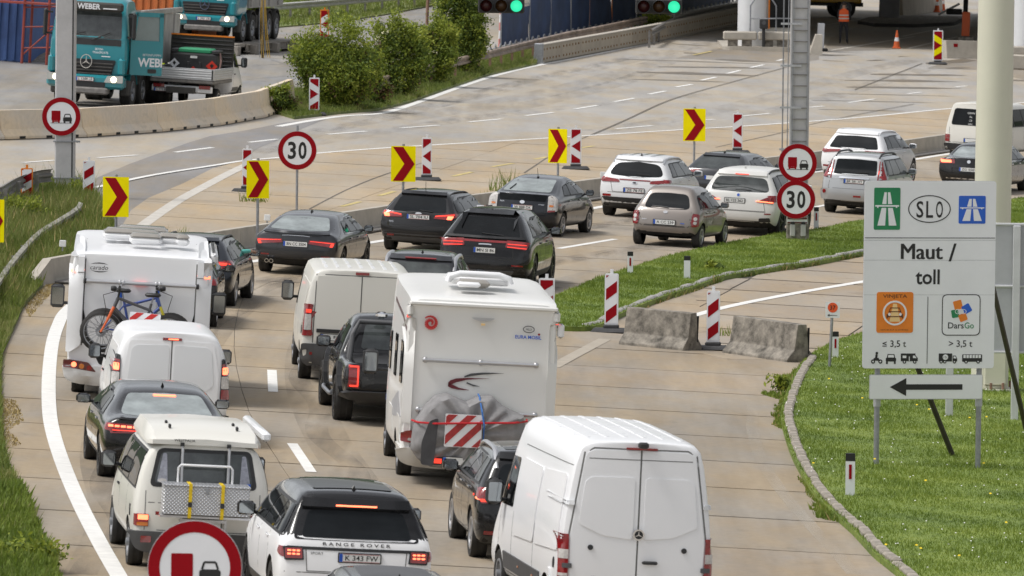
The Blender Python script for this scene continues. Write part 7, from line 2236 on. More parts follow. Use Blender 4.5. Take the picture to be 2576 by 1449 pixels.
# striped beacons
def beacon(label, u, v, w, h, mode, frame=SIGNW, yaw=0, base=True, yellow=False, H=1.0, W=.25, group='striped beacons'):
 p = G(u, v); r = sign_root(label, p, yaw, 'beacon', 'beacon', group)
 s = scale_at(p); H = h / s; W = max(.18, w / s / math.cos(R(yaw)))
 z0 = .16 if base else .05
 M = up_at(0, 0, z0 + H / 2)
 MB().prism(rect(0, 0, W, H, .035), M, -.06, 0, frame).box((0, .03, z0 + H + .04), (.06, .04, .09), frame).build('board', r)
 m_ = MB(); iw, ih = W * .80, H * .93
 m_.prism(rect(0, 0, iw, ih), M, 0, .003, SIGNY if yellow else SIGNW)
 B = .21 * H; sl = .8 * .25 / W * H
 sg = -1 if mode == 'R' else 1
 full = rect(0, 0, iw, ih)
 if mode in 'LR':
  xl = -iw / 2
  for half in (1, -1):
   # |y| - sl*(x - xl): below 0 centre arrow, above B outer corner
   hp = clip_half(full, 0, -half, 0)
   for lo, hi in ((-9, 0), (B, B + .26 * H)):
    q = clip_half(clip_half(hp, -sl, half, -sl * xl * 1.0 + hi), sl, -half, sl * xl - lo)
    if len(q) >= 3: m_.prism([(sg * x, y) for x, y in q], M, .003, .006, SIGNR)
 else:
  per = .44 * H
  for i in range(-4, 5):
   c0 = i * per + .06
   q = clip_half(clip_half(full, -sl, 1, c0 + per * .5), sl, -1, -c0)
   if len(q) >= 3: m_.prism(q, M, .003, .006, SIGNR)
 m_.build('stripe', r)
 if base:
  b = MB(); b.box((0, .0, .05), (.80, .42, .10), mat('recycled_rubber', (.05, .05, .052), .85, var=.3), bev=.03, taper=.9); b.box((0, .02, .13), (.3, .2, .08), MATS['recycled_rubber'], bev=.02); b.build('foot', r, 40)
 else:
  m_ = MB(); m_.box((0, .03, .04), (.08, .06, .12), STEEL); m_.build('foot', r)
 return r
beacon('red white beacon behind the arrow board beside the left speed sign', 621, 484, 25, 94, 'L')
beacon('red white beacon with black foot right of the third arrow board', 1073, 455, 25, 94, 'L')
beacon('red white beacon touching the arrow board behind the blue black liftback', 1448, 427, 28, 90, 'L')
beacon('red white beacon left of the ladder mast above the white suv', 1855, 386, 25, 88, 'L')
beacon('red white beacon in front of the leafy bushes at the jersey barrier', 790, 290, 26, 82, 'R', yaw=0)
beacon('white framed beacon in the grass right of the left grey pole', 223, 503, 30, 94, 'D', base=False)
beacon('orange framed beacon in the grass left of the left grey pole', 67, 512, 30, 84, 'D', frame=SIGNO, base=False)
beacon('orange framed beacon far up beside the steel beams', 816, 108, 22, 74, 'L', frame=SIGNO)
beacon('leaning striped beacon at the tip of the grass island', 1537, 838, 34, 130, 'D', yaw=8)
beacon('striped beacon between the two weathered concrete blocks', 1793, 882, 33, 130, 'D', yaw=6)
beacon('red and yellow arrow beacon in front of the toll lane', 2359, 162, 25, 76, 'R', yellow=True)
rb = beacon('wide red white arrow panel just right of the cream motorhome roof', 1374, 832, 40, 126, 'L', yaw=5, base=False)
# delineators
def delineator(label, u, v, h, wpx, refl=SIGNR):
 p = G(u, v); r = sign_root(label, p, 0, 'delineator_post', 'delineator', 'white delineator posts'); s = scale_at(p)
 H, w = h / s, wpx / s
 tri = [(-w / 2, 0), (w / 2, 0), (w / 2 * .8, .06), (0, .12), (-w / 2 * .8, .06)]
 I = Matrix.Identity(4)
 MB().prism(tri, I, -.1, H * .86, SIGNW).build('post', r)
 MB().prism([(x * 1.03, y * 1.03 - .002) for x, y in tri], I, H * .84, H, INK).build('cap', r)
 if refl: MB().prism(rect(0, H * .62, w * .30, H * .30), up_at(0, -.001, 0), 0, .006, refl).build('reflector', r)
delineator('white delineator post beside the lane, left of the pair on the grass island', 1585, 700, 67, 14)
delineator('white delineator post right of the pair on the grass island', 1728, 712, 68, 16, None)
delineator('white delineator post just right of the ladder mast', 2053, 585, 64, 12)
delineator('white delineator post behind the small number sign', 2101, 912, 78, 16)
delineator('nearest white delineator post on the right lawn below the toll sign', 2138, 1262, 122, 24)
# small kilometre sign
p = G(2086, 936); s = scale_at(p); r = sign_root('small white sign with orange number disc and arrow', p, 0)
z = (936 - 779) / s; M = up_at(.05, 0, z)
MB().prism(rect(0, 0, .27, .30, .02), M, -.01, 0, SIGNW).build('board', r)
m_ = MB(); m_.prism(ell(0, .045, .095, .095, 24), M, 0, .003, mat('orange_red', (.72, .09, .02), .5)); m_.build('disc', r)
m_ = MB(); add_text(m_, '37', M, 0, .045, .08, INK, bold=.01, lift=.005); m_.prism([(-.10, -.10), (-.06, -.075), (-.06, -.093), (.09, -.10), (.09, -.107), (-.06, -.107), (-.06, -.125)], M, 0, .003, INK); m_.build('lettering', r)
m_ = MB(); m_.cyl((.0, .03, 0), (.05, .03, z + .1), .028, STEEL, n=8); m_.build('post', r)

# ---- the large toll sign
p0, p1 = G(2207, 1178), G(2464, 1201)
s = scale_at((p0 + p1) / 2); yaw = -10
r = sign_root('large white toll information sign with symbols and an arrow board', (p0 + p1) / 2, yaw)
sp = 259 / s / math.cos(R(yaw)) / 2
W_, Ht = 2.17, 3.03
zb = (1189 - 925) / s; ztop = zb + Ht
I = Matrix.Identity(4)
cx = -.025
Mb = up_at(cx, 0, zb)           # origin at the bottom centre of the board
board = MB(); hs_ = [0, 1.15, 1.86, 2.13, Ht]
MB().prism(rect(0, Ht / 2, W_, Ht, .05), Mb, -.04, -.006, PAINTED).build('backing', r)
edges = [(0, 1.13), (1.13, 1.80), (1.80, 2.19), (2.19, 2.58), (2.58, Ht)]
edges = [(0, 1.19), (1.19, 1.75), (1.75, 2.07), (2.07, Ht)]
for a, b in edges:
 rr_ = [.05 if a == 0 else .0, .05 if a == 0 else 0, .05 if b == Ht else 0, .05 if b == Ht else 0]
 MB().prism(rpoly([(-W_ / 2, a + .003), (W_ / 2, a + .003), (W_ / 2, b - .003), (-W_ / 2, b - .003)], rr_), Mb, -.006, 0, SIGNW).build('panel', r)
X = lambda zx: (zx - 1157) / 546.0
Z = lambda zy: Ht - (zy - 236) / 546.0
def S(name, fn):
 m_ = MB(); fn(m_); m_.build(name, r)
def motorway(mb, x0, x1, y0, y1, m):
 mb.prism(rect((x0 + x1) / 2, (y0 + y1) / 2, x1 - x0, y1 - y0, .025), Mb, 0, .003, m)
 w, h = x1 - x0, y1 - y0; c_ = (x0 + x1) / 2
 P = lambda q: [(c_ + a * w, y0 + b * h) for a, b in q]
 for sg in (1, -1):
  for q in ([(-.36, .10), (-.07, .10), (-.035, .52), (-.21, .52)], [(-.19, .61), (-.03, .61), (-.02, .89), (-.11, .89)]):
   mb.prism(P([(a * sg, b) for a, b in q]), Mb, .003, .006, SIGNW)
  mb.prism(P([(sg * .33, .52), (sg * .38, .52), (sg * .38, .56), (sg * .33, .56)]), Mb, .003, .0055, SIGNW)
 mb.prism(P([(-.45, .55), (.45, .55), (.45, .585), (-.45, .585)]), Mb, .003, .006, SIGNW)
S('motorway_symbol', lambda m: motorway(m, X(648), X(885), Z(667), Z(296), SIGNG))
S('motorway_symbol', lambda m: motorway(m, X(1412), X(1655), Z(612), Z(366), SIGNB))
def slo(m):
 ring_prism(m, X(1148), Z(483), .352, .224, .016, Mb, 0, .003, INK, 40)
 for ch, x in (('S', 1062), ('L', 1150), ('O', 1238)): add_text(m, ch, Mb, X(x), Z(487), .27, INK, w=.115, bold=.012, lift=.003)
S('country_code', slo)
S('rule', lambda m: m.prism(rect(0, Z(738), W_ * .99, .011), Mb, 0, .003, INK))
def words_(m):
 [add_text(m, 'Maut', Mb, X(1085) + k, Z(858), .25, INK, w=.68, lift=.003 + k * .05) for k in (-.008, -.003, .003, .008)]; add_text(m, '/', Mb, X(1362), Z(866), .29, INK, w=.13, bold=.012, lift=.003)
 add_text(m, 'toll', Mb, X(1140), Z(1082), .245, INK, w=.40, bold=.018, lift=.003)
S('lettering', words_)
S('rule', lambda m: m.prism(rect(X(1145), .62, .010, 1.08), Mb, 0, .003, INK))
X2 = lambda zx: (zx - 1129) / 333.0
Z2 = lambda zy: (329 - zy) / 333.0
def vinjeta(m):
 x0, x1 = X2(840), X2(1042); zt, zb_ = Z(1215), Z2(137)
 m.prism(rect((x0 + x1) / 2, (zt + zb_) / 2, x1 - x0, zt - zb_, .045), Mb, 0, .003, SIGNO)
 c_ = ((x0 + x1) / 2, (zt + zb_) / 2 - .01)
 add_text(m, 'VINJETA', Mb, c_[0], zt - .075, .072, mat('brown_ink', (.10, .03, .005), .5), w=.40, bold=.012, lift=.005)
 m.prism([(c_[0] - .03, c_[1] + .15), (c_[0] + .03, c_[1] + .15), (c_[0] + .09, c_[1] - .14), (c_[0] - .09, c_[1] - .14)], Mb, .005, .006, CREAMY)
 ring_prism(m, c_[0], c_[1], .20, .20, .028, Mb, .003, .007, SIGNW, 36)
 for q in ([(-.075, .09), (.075, .09), (.075, .075), (-.075, .075)], [(-.1, .03), (.1, .03), (.1, .015), (-.1, .015)], [(-.11, -.05), (.11, -.05), (.11, -.065), (-.11, -.065)], [(-.1, .03), (-.075, .09), (-.062, .09), (-.088, .03)], [(.1, .03), (.075, .09), (.062, .09), (.088, .03)], [(-.115, -.06), (-.1, .03), (-.088, .03), (-.1, -.06)], [(.115, -.06), (.1, .03), (.088, .03), (.1, -.06)]):
  m.prism([(c_[0] + a, c_[1] + b) for a, b in q], Mb, .006, .008, MATS['brown_ink'])
 for sx in (-1, 1): m.prism(ell(c_[0] + sx * .09, c_[1] - .02, .022, .025, 12), Mb, .006, .009, SIGNW); m.prism(rect(c_[0] + sx * .125, c_[1] - .05, .02, .07), Mb, .006, .008, MATS['brown_ink'])
 add_text(m, 'REPUBLIKA SLOVENIJA', Mb, c_[0], zb_ + .045, .026, MATS['brown_ink'], w=.46, lift=.005)
S('vignette_symbol', vinjeta)
def darsgo(m):
 x0, x1 = X2(1200), X2(1412); zt, zb_ = Z(1235), Z2(152)
 c_ = ((x0 + x1) / 2, (zt + zb_) / 2)
 m.prism(rect(c_[0], c_[1], x1 - x0, zt - zb_, .09, 5), Mb, 0, .003, INK); m.prism(rect(c_[0], c_[1], x1 - x0 - .03, zt - zb_ - .03, .08, 5), Mb, .003, .005, SIGNW)
 def sq(dx, dz, a, w, h, mm, lift): 
  ca, sa = math.cos(R(a)), math.sin(R(a))
  m.prism([(c_[0] + dx + x * ca - y * sa, c_[1] + dz + x * sa + y * ca) for x, y in rect(0, 0, w, h, .02)], Mb, .005, lift, mm)
 sq(-.055, .16, 15, .14, .15, SIGNO, .007); sq(.09, .10, 30, .14, .14, SIGNB, .0075); sq(-.10, .02, 10, .12, .13, SIGNG, .008); sq(.03, -.04, 20, .13, .12, SIGNO, .0085)
 for dx in (-.05, .0, .05): ring_prism(m, c_[0] - .01 + dx * .9, c_[1] + .055, .05, .04, .008, Mb, .0085, .010, SIGNW, 20)
 add_text(m, 'Dars', Mb, c_[0] - .085, c_[1] - .17, .10, INK, w=.26, bold=.012, lift=.007); add_text(m, 'Go', Mb, c_[0] + .135, c_[1] - .17, .10, SIGNG, w=.155, bold=.012, lift=.007)
S('toll_system_symbol', darsgo)
def weights(m):
 for x, t1 in ((X2(940), '\u2264 3,5 t'), (X2(1305), '> 3,5 t')): add_text(m, t1, Mb, x, Z2(198), .125, INK, w=.39, bold=.008, lift=.003)
S('lettering', weights)
def wheel_(m, x, z, r_): m.prism(ell(x, z, r_, r_, 14), Mb, 0, .004, INK); m.prism(ell(x, z, r_ * .4, r_ * .4, 10), Mb, .004, .005, SIGNW)
zl = Z2(303)
def moto(m):
 x = X2(845); wheel_(m, x - .06, zl + .035, .035); wheel_(m, x + .06, zl + .035, .035)
 m.prism([(x - .06, zl + .05), (x + .05, zl + .045), (x + .03, zl + .095), (x - .05, zl + .09)], Mb, 0, .003, INK); m.prism([(x - .03, zl + .09), (x + .01, zl + .09), (x + .015, zl + .15), (x - .02, zl + .15)], Mb, 0, .003, INK); m.prism(ell(x, zl + .17, .022, .022, 12), Mb, 0, .003, INK)
S('motorcycle_symbol', moto)
def carsym(m):
 x = X2(923); m.prism(rpoly([(x - .085, zl + .035), (x + .085, zl + .035), (x + .085, zl + .095), (x - .085, zl + .095)], .015), Mb, 0, .003, INK)
 m.prism([(x - .07, zl + .095), (x + .07, zl + .095), (x + .055, zl + .155), (x - .055, zl + .155)], Mb, 0, .003, INK); m.prism([(x - .052, zl + .1), (x + .052, zl + .1), (x + .043, zl + .142), (x - .043, zl + .142)], Mb, .003, .004, SIGNW)
 for sx in (-.065, .065): m.prism(rect(x + sx, zl + .02, .03, .05), Mb, 0, .0028, INK)
S('car_symbol', carsym)
def camp(m):
 x = X2(1024); m.prism([(x - .14, zl + .04), (x + .14, zl + .04), (x + .14, zl + .09), (x + .10, zl + .14), (x + .10, zl + .165), (x - .14, zl + .165)], Mb, 0, .003, INK)
 m.prism(rect(x - .08, zl + .11, .06, .04), Mb, .003, .004, SIGNW); m.prism([(x + .06, zl + .09), (x + .12, zl + .09), (x + .09, zl + .13), (x + .06, zl + .13)], Mb, .003, .004, SIGNW); m.prism(rect(x + .0, zl + .08, .012, .07), Mb, .003, .004, SIGNW)
 wheel_(m, x - .08, zl + .03, .03); wheel_(m, x + .09, zl + .03, .03)
S('camper_symbol', camp)
def lorry(m):
 x = X2(1236); m.prism(rect(x - .04, zl + .10, .22, .13), Mb, 0, .003, INK); m.prism([(x + .08, zl + .035), (x + .155, zl + .035), (x + .155, zl + .08), (x + .13, zl + .13), (x + .08, zl + .13)], Mb, 0, .003, INK)
 m.prism(ell(x - .04, zl + .105, .045, .045, 16), Mb, .003, .004, SIGNW); add_text(m, '12t', Mb, x - .04, zl + .105, .035, INK, w=.06, lift=.005)
 m.prism([(x + .095, zl + .085), (x + .14, zl + .085), (x + .125, zl + .118), (x + .095, zl + .118)], Mb, .003, .004, SIGNW)
 for dx in (-.11, -.05, .11): wheel_(m, x + dx, zl + .03, .028)
S('lorry_symbol', lorry)
def bus(m):
 x = X2(1370); m.prism(rect(x, zl + .09, .33, .12, .015), Mb, 0, .003, INK)
 for i in range(6): m.prism(rect(x - .125 + .05 * i, zl + .115, .038, .05), Mb, .003, .004, SIGNW)
 for dx in (-.10, .10): wheel_(m, x + dx, zl + .03, .03)
S('bus_symbol', bus)
m_ = MB()
for sx in (-1, 1): m_ = MB().cyl((sx * sp, .10, -.1), (sx * sp, .10, ztop - .1), .045, STEEL, n=12).box((sx * sp, .10, .02), (.26, .26, .05), CONC).cyl((sx * sp, .10, zb - .62), (sx * sp, .10, zb - .50), .06, ALUBACK, n=12); m_.build('post', r)
Ma = up_at(cx - .03, .0, zb - .30)
m_ = MB(); m_.prism(rect(0, 0, 1.87, .40, .025), Ma, -.03, -.004, PAINTED).prism(rect(0, 0, 1.85, .38, .02), Ma, -.004, 0, SIGNW); m_.build('arrow_board', r)
m_ = MB(); m_.prism([(-.60, .02), (-.34, .15), (-.34, .065), (.60, .05), (.60, -.05), (-.34, -.045), (-.34, -.135)], Ma, 0, .003, INK) if False else m_.prism([(-.34, .045), (.60, .045), (.60, -.045), (-.34, -.045)], Ma, 0, .003, INK).prism([(-.60, .0), (-.33, -.145), (-.33, .145)], Ma, 0, .0035, INK); m_.build('arrow', r)
for sx, zt_, foot in ((-1, 3.3, (2402, 1160)), (1, 3.85, (2590, 1118))):
 f = r.matrix_world.inverted() @ G(*foot)
 m_ = MB(); m_.cyl((sx * sp, .14, zt_), (f.x, f.y, f.z), .045, WOODD, n=8); m_.build('strut', r)

# back of another large sign
pa, pb = G(2400, 1064), G(2539, 1066); s = scale_at(pa)
r = sign_root('grey metal back of a large sign on white legs at right', (pa + pb) / 2, 0)
sp2 = (pb - pa).length / 2
z0, z1 = (1065 - 885) / s, (1065 - 561) / s
zz_ = [z0, (1065 - 718) / s, z1]
for k in range(2):
 for x0, x1 in ((-.75, -.05), (-.04, .53), (.54, 1.25)):
  MB().box(((x0 + x1) / 2, .12, (zz_[k] + zz_[k + 1]) / 2), (x1 - x0, .03, zz_[k + 1] - zz_[k] - .02), ALUBACK).build('panel', r)
for z in zz_: MB().box((.25, .09, z), (2.0, .04, .045), mat('pale_alu', (.55, .56, .57), .45, metal=.3), bev=.01).build('rail', r)
for x in (-sp2, sp2): MB().box((x, .03, z1 / 2 - .02), (.13, .1, z1), MATS['pale_alu'], bev=.01).box((x, .03, .03), (.36, .3, .06), CONC).build('leg', r)

# ---- masts
def bands(root, zs, w, d):
 for z in zs: MB().box((0, 0, z), (w + .07, d + .07, .03), STEEL).box((w / 2 + .08, -d / 2, z), (.1, .03, .05), STEEL).build('clamp', root)
POLEM = mat('zinc_grey', (.47, .465, .47), .5, metal=.15, var=.14, scale=1.5, bump=.1)
pg = G(163, 493); s = scale_at(pg); gl = empty('gantry_mast', 'grey rectangular steel mast at the left edge of the road', 'mast'); place(gl, pg, 0, False)
MB().box((0, 0, 3.9), (.50, .36, 8.0), POLEM, bev=.03).build('column', gl)
MB().box((.18, -.184, 3.9), (.03, .01, 7.9), SEAM).build('cable_strip', gl)
bands(gl, [(493 - v) / s for v in (447, 355)], .50, .36)
MB().box((0, 0, .1), (.9, .8, .2), CONC, bev=.03).build('footing', gl)
r = sign_root('no overtaking for lorries sign on the left grey mast', pg + Vector((-.09, -.24, 0)), 0); truck_ban(r, (493 - 292) / s, 98 / s)
pm_ = G(2006, 612); s = scale_at(pm_); gr_ = empty('gantry_mast', 'grey square steel mast with a ladder on the grass island', 'mast'); place(gr_, pm_, 0, False)
MB().box((0, 0, 4.3), (.47, .40, 8.0), POLEM, bev=.02).build('column', gr_)
MB().box((0, 0, .32), (.54, .46, .70), CONCD, bev=.02).build('base', gr_)
MB().box((0, 0, .02), (1.3, .9, .06), CONC, bev=.02).build('footing', gr_)
for x in (-.13, .13): MB().box((x, -.25, .33), (.13, .04, .30), mat('socket_cover', (.45, .44, .43), .6), bev=.02).box((x, -.25, .50), (.1, .04, .08), PLASTIC, bev=.02).build('cover', gr_)
ld = MB()
for x in (-.17, .18): ld.box((x, -.24, 5.2), (.035, .03, 5.6), STEEL)
ld.build('ladder_rail', gr_)
for i in range(22): MB().box((0.0, -.245, 2.5 + i * .27), (.36, .025, .025), STEELD).build('ladder_rung', gr_)
cg = MB()
for x in (-.42, -.40): cg.cyl((x, -.25, 2.2), (x, -.25, 8), .008, STEEL, n=4)
for i in range(5): cg.box((-.22, -.25, 2.3 + i * 1.02), (.52, .03, .05), ALUBACK)
cg.cyl((-.29, -.26, 2.2), (-.29, -.26, 8), .012, STEEL, n=4)
cg.build('safety_cable', gr_)
r = sign_root('no overtaking for lorries sign on the ladder mast', pm_ + Vector((-.03, -.34, 0)), 0); truck_ban(r, (612 - 408) / s, 98 / s)
r = sign_root('thirty speed limit sign under the lorry sign on the ladder mast', pm_ + Vector((-.06, -.345, 0)), 0); limit30(r, (612 - 500) / s, 98 / s)
r = sign_root('small red and white plate low on the ladder mast', pm_ + Vector((-.02, -.25, 0)), 0); M = up_at(0, 0, (612 - 553) / s); MB().prism(rect(0, 0, .5, .16), M, -.01, 0, SIGNW).build('board', r); m_ = MB(); m_.prism(rect(0, .05, .48, .05), M, 0, .003, mat('dark_red_trim', (.10, .012, .014), .3)).prism(rect(0, -.055, .48, .04), M, 0, .003, MATS['dark_red_trim']); m_.build('lettering', r)
# the gantry beam over the road and its two signals
ga, gb_ = pg + Vector((0, 0, 7.7)), pm_ + Vector((0, 0, 8.1))
bm_ = empty('gantry_beam', 'grey gantry beam spanning the road above the picture', 'gantry'); MB().box((0, 0, 0), (.4, (gb_ - ga).length, .5), POLEM, bev=.02).build('beam', bm_); bm_.matrix_world = path_rot(ga, gb_)
GREENLAMP = mat('green_lamp', (.1, .8, .5), .3, emit=(.03, .75, .38), estr=.75)
OFFRED, OFFAMB = mat('dead_red_lamp', (.06, .008, .008), .3), mat('dead_amber_lamp', (.07, .03, .008), .3)
for (u, v), lb in (((1261, 14), 'horizontal traffic signal with a green light, left of two'), ((1657, 16), 'horizontal traffic signal with a green light, right of two')):
 t_ = (u - 163) / (2006 - 163.0); c0 = ga.lerp(gb_, t_); d = ray(u, v); k = c0.y / d.y; c = Vector((0, 0, CAMH)) + d * k
 rt = empty('traffic_signal', lb, 'traffic light', 'signals over the road'); rt.location = c + Vector((0, -.25, 0))
 MB().box((0, .12, 0), (1.14, .26, .36), PLASTIC, bev=.03).build('housing', rt)
 for x, mm in ((-.37, OFFRED), (0, OFFAMB), (.37, GREENLAMP)):
  l = MB().lathe([(.15, .0), (.11, .03), (.001, .045)], up_at(x, -.005, 0), mm, 20).build('lamp', rt, 60)
  M = up_at(x, -.005, 0); MB().lathe([(.165, 0), (.165, .2), (.158, .2), (.158, 0)], M, PLASTIC, 18, True).build('visor', l, 40)
 zt = c0.z - c.z
 MB().box((-.3, .15, zt / 2 + .1), (.06, .06, zt), POLEM).box((.3, .15, zt / 2 + .1), (.06, .06, zt), POLEM).build('hanger', rt)
# thick cream pole
pc = G(2489, 992); s = scale_at(pc); cp = empty('floodlight_mast', 'very thick cream painted mast standing in the right lawn', 'mast'); place(cp, pc, 0, False)
CREAM = mat('cream_paint', (.58, .57, .46), .5, var=.05, scale=.8)
MB().cyl((0, 0, .12), (.04, 0, 12), .345, CREAM, r1=.325, n=16).build('shaft', cp, 25)
MB().cyl((0, 0, .04), (0, 0, .12), .52, CREAM, n=20).build('flange', cp, 40)
for i in range(12):
 a = 2 * math.pi * i / 12; MB().cyl((.45 * math.cos(a), .45 * math.sin(a), .1), (.45 * math.cos(a), .45 * math.sin(a), .24), .025, RUST, n=6).build('bolt', cp)
MB().box((.08, -.34, .62), (.40, .05, .86), CREAM, bev=.02).build('hatch', cp)
MB().cyl((0, 0, -.05), (0, 0, .04), .95, CONCD, n=24).build('footing', cp)
# ------------------------------------------------------------------ lorries and flatbed on the far left
LAMPON = mat('headlamp_lit', (.9, .85, .7), .2, emit=(1, .86, .55), estr=5)
LENS = mat('headlamp_glass', (.45, .46, .44), .1, coat=1)
GRILLE = mat('grille_black', (.016, .017, .019), .45)
DUSTY = mat('dusty_black', (.05, .047, .043), .8, var=.3)
TIPPER = mat('tipper_grey', (.33, .32, .30), .7, var=.3, scale=1.2)
def lorry(label, open_door, u, v, deg, tipper=True, beacon_bar=False, lift=0.0):
 """vehicle space: nose at y = 0 pointing to -Y so the front view is the 'rear' view of the helpers"""
 t = Vehicle('dump_truck', label, 'truck', 8.6, 2.5, 3.1, 'teal site lorries')
 rt = t.root
 def B(name, c, d, m, bev=.0, parent=None, rot=None): return MB().box(c, d, m, rot, bev).build(name, parent or rt, 40)
 # cab shell
 h = 1.25
 rings = [ring(0, .95, .93 * h, 1.4, .97 * h, 1.95, .96 * h, 2.02, .93 * h, .02, dy=[.05, .02, 0, 0, .03, .05, .05, .05], bulge=.06),
    ring(.25, .95, .97 * h, 1.4, h, 1.95, .99 * h, 2.72, .90 * h, .02), ring(.42, .95, .97 * h, 1.4, h, 1.95, .99 * h, 3.02, .86 * h, .05),
    ring(1.2, .95, .97 * h, 1.4, h, 1.95, .99 * h, 3.08, .86 * h, .05), ring(1.95, .95, .97 * h, 1.4, h, 1.95, .99 * h, 3.0, .86 * h, .03)]
 t.L = 1.95
 t.set_shell(shell_mesh(rings, None, TEAL, 1.95, 2.5, 3.1, {5: .4}, .5))
 t.body.name = 'cab'
 t.patch('windscreen', rpoly([(-1.05, 1.98), (1.05, 1.98), (.98, 2.72), (-.98, 2.72)], .08), 'rear', SCREEN, .008)
 t.patch('wiper_panel', rpoly([(-1.05, 1.80), (1.05, 1.80), (1.05, 1.97), (-1.05, 1.97)], .03), 'rear', PLASTIC, .008)
 MB().tube([(-.9, -.02, 1.92), (-.3, .0, 2.1), (-.1, .02, 2.14)], .018, PLASTIC, 5).tube([(.1, -.02, 1.92), (.6, .02, 2.12), (.7, .02, 2.15)], .018, PLASTIC, 5).build('wiper', rt)
 vz = MB().box((0, .08, 2.83), (2.1, .26, .24), DUSTY, bev=.05).build('sun_visor', rt, 40)
 m_ = MB(); add_text(m_, 'WEBER', up_at(0, -.055, 0), -.02, 2.83, .15, SIGNW, w=.74, bold=.03, lift=.004); m_.prism(rect(.66, 2.79, .45, .03), up_at(0, -.055, 0), 0, .004, SIGNW); m_.build('lettering', vz)
 B('dashboard', (0, .3, 1.95), (2.0, .4, .1), PLASTIC)
 # grille with slats
 g = t.patch('grille', rpoly([(-.78, .98), (.78, .98), (.92, 1.42), (-.92, 1.42)], .06), 'rear', GRILLE, .02)[0]
 for z in (1.04, 1.13, 1.22, 1.31):
  MB().box((0, -.09, z), (1.6 + (z - 1.0) * .4, .05, .045), DUSTY, bev=.012).build('slat', g)
 ring_m = MB(); M = up_at(-.0, -.13, 1.36); ring_prism(ring_m, 0, 0, .19, .19, .022, M, 0, .02, CHROME, 28)
 for a in (90, 210, 330):
  ca, sa = math.cos(R(a)), math.sin(R(a)); ring_m.prism([(-sa * .022, ca * .022), (ca * .17, sa * .17), (sa * .022, -ca * .022)], M, 0, .02, CHROME)
 ring_m.build('emblem', g)
 m_ = MB(); F_ = up_at(0, -.045, 0); m_.prism(rpoly([(-.86, 1.62), (-.42, 1.62), (-.42, 1.76), (-.86, 1.76)], .06), F_, 0, .004, SIGNW); add_text(m_, 'WEBER', F_, -.64, 1.69, .06, TEAL, w=.30, bold=.01, lift=.006)
 add_text(m_, 'BETON-', F_, .38, 1.70, .06, SIGNW, w=.26, bold=.01); add_text(m_, 'TRANSPORTE', F_, .42, 1.61, .06, SIGNW, w=.5, bold=.01); m_.prism(rect(.6, 1.51, .28, .025), F_, 0, .004, SIGNW); m_.build('lettering', rt)
 # bumper
 MB().box((0, .05, .80), (2.48, .5, .42), TEAL, bev=.08).build('bumper', rt, 40)
 MB().box((0, -.08, .52), (1.5, .4, .22), STEELD, bev=.05).build('skid_plate', rt, 40)
 MB().box((0, -.215, .70), (1.3, .02, .2), GRILLE).build('lower_grille', rt)
 for sg in (1, -1):
  hb_ = MB().prism(rpoly([(sg * .62, .80), (sg * 1.22, .80), (sg * 1.22, 1.02), (sg * .72, 1.0)], .03), up_at(0, -.215, 0), -.02, .025, LENS).build('headlight', rt)
  MB().prism(ell(sg * .93, .90, .085, .085, 16), up_at(0, -.245, 0), 0, .012, LAMPON).build('bulb', hb_)
  B('corner_panel', (sg * 1.12, .0, 1.25), (.22, .3, .48), TEAL, .06)
  MB().box((sg * 1.42, .12, 2.35), (.12, .22, .72), PLASTIC, bev=.05).box((sg * 1.33, .2, 2.62), (.24, .05, .05), PLASTIC).box((sg * 1.33, .2, 2.05), (.24, .05, .05), PLASTIC).build('mirror', rt, 40)
  B('step', (sg * 1.12, .75, .62), (.24, .5, .5), DUSTY, .04)
 t.sides('side_window', rpoly([(.45, 1.95), (1.35, 1.95), (1.35, 2.62), (.62, 2.62)], .06), SCREEN, .008, which='L' if open_door else 'RL')
 # view is of the nose: vehicle right (x+) is the picture's right
 t.plate(.0, .88, 'L 1288 LB' if open_door else 'L 3901 DB', w=.56, h=.12, kind='at', y=-.22)
 if open_door:
  t.sides('door_opening', rpoly([(.40, 1.05), (1.45, 1.05), (1.45, 2.68), (.55, 2.68)], .06), UNDER, .008, which='R')
  d = empty('door'); d.parent = rt
  A = R(-60)
  dm = MB(); Md = Matrix.Translation((1.28, .40, 0)) @ Matrix.Rotation(R(28), 4, 'Z')
  MP = Md @ XZ
  dm.prism(rpoly([(0, 1.05), (1.05, 1.05), (1.05, 1.98), (0, 1.98)], .05), MP, -.05, .05, TEAL)
  for q in ([(0, 1.95), (.12, 1.95), (.22, 2.72), (.12, 2.72)], [(.93, 1.95), (1.05, 1.95), (1.03, 2.72), (.90, 2.72)], [(.12, 2.62), (1.03, 2.62), (1.03, 2.74), (.14, 2.74)]): dm.prism(q, MP, -.04, .04, TEAL)
  bpy.data.objects.remove(d)
  d = dm.build('door', rt, 30)
  MB().prism(rpoly([(.12, 1.97), (.93, 1.97), (.90, 2.63), (.22, 2.63)], .04), MP, -.01, .01, mat('door_glass', (.20, .25, .25), .05, ior=1.6)).build('door_window', d)
  MB().prism(rect(.72, 1.17, .28, .11, .04), MP, .05, .07, PLASTIC).build('door_handle', d)
  m_ = MB(); add_text(m_, 'WEB', MP, .62, 1.40, .24, SIGNW, w=.74, bold=.03, lift=.056); m_.prism(rect(1.02, 1.40, .05, .24), MP, .05, .057, SIGNW); add_text(m_, 'BETONPUMPEN', MP, .70, 1.60, .06, SIGNW, w=.6, lift=.056); m_.build('lettering', d)
 # chassis and wheels
 B('chassis', (0, 4.4, .85), (.95, 8.0, .3), DUSTY)
 B('battery_box', (.95, 3.6, .75), (.5, .8, .5), DUSTY, .03); B('fuel_tank', (-.95, 3.6, .75), (.5, 1.2, .55), STEEL, .1)
 t.W = 2.44
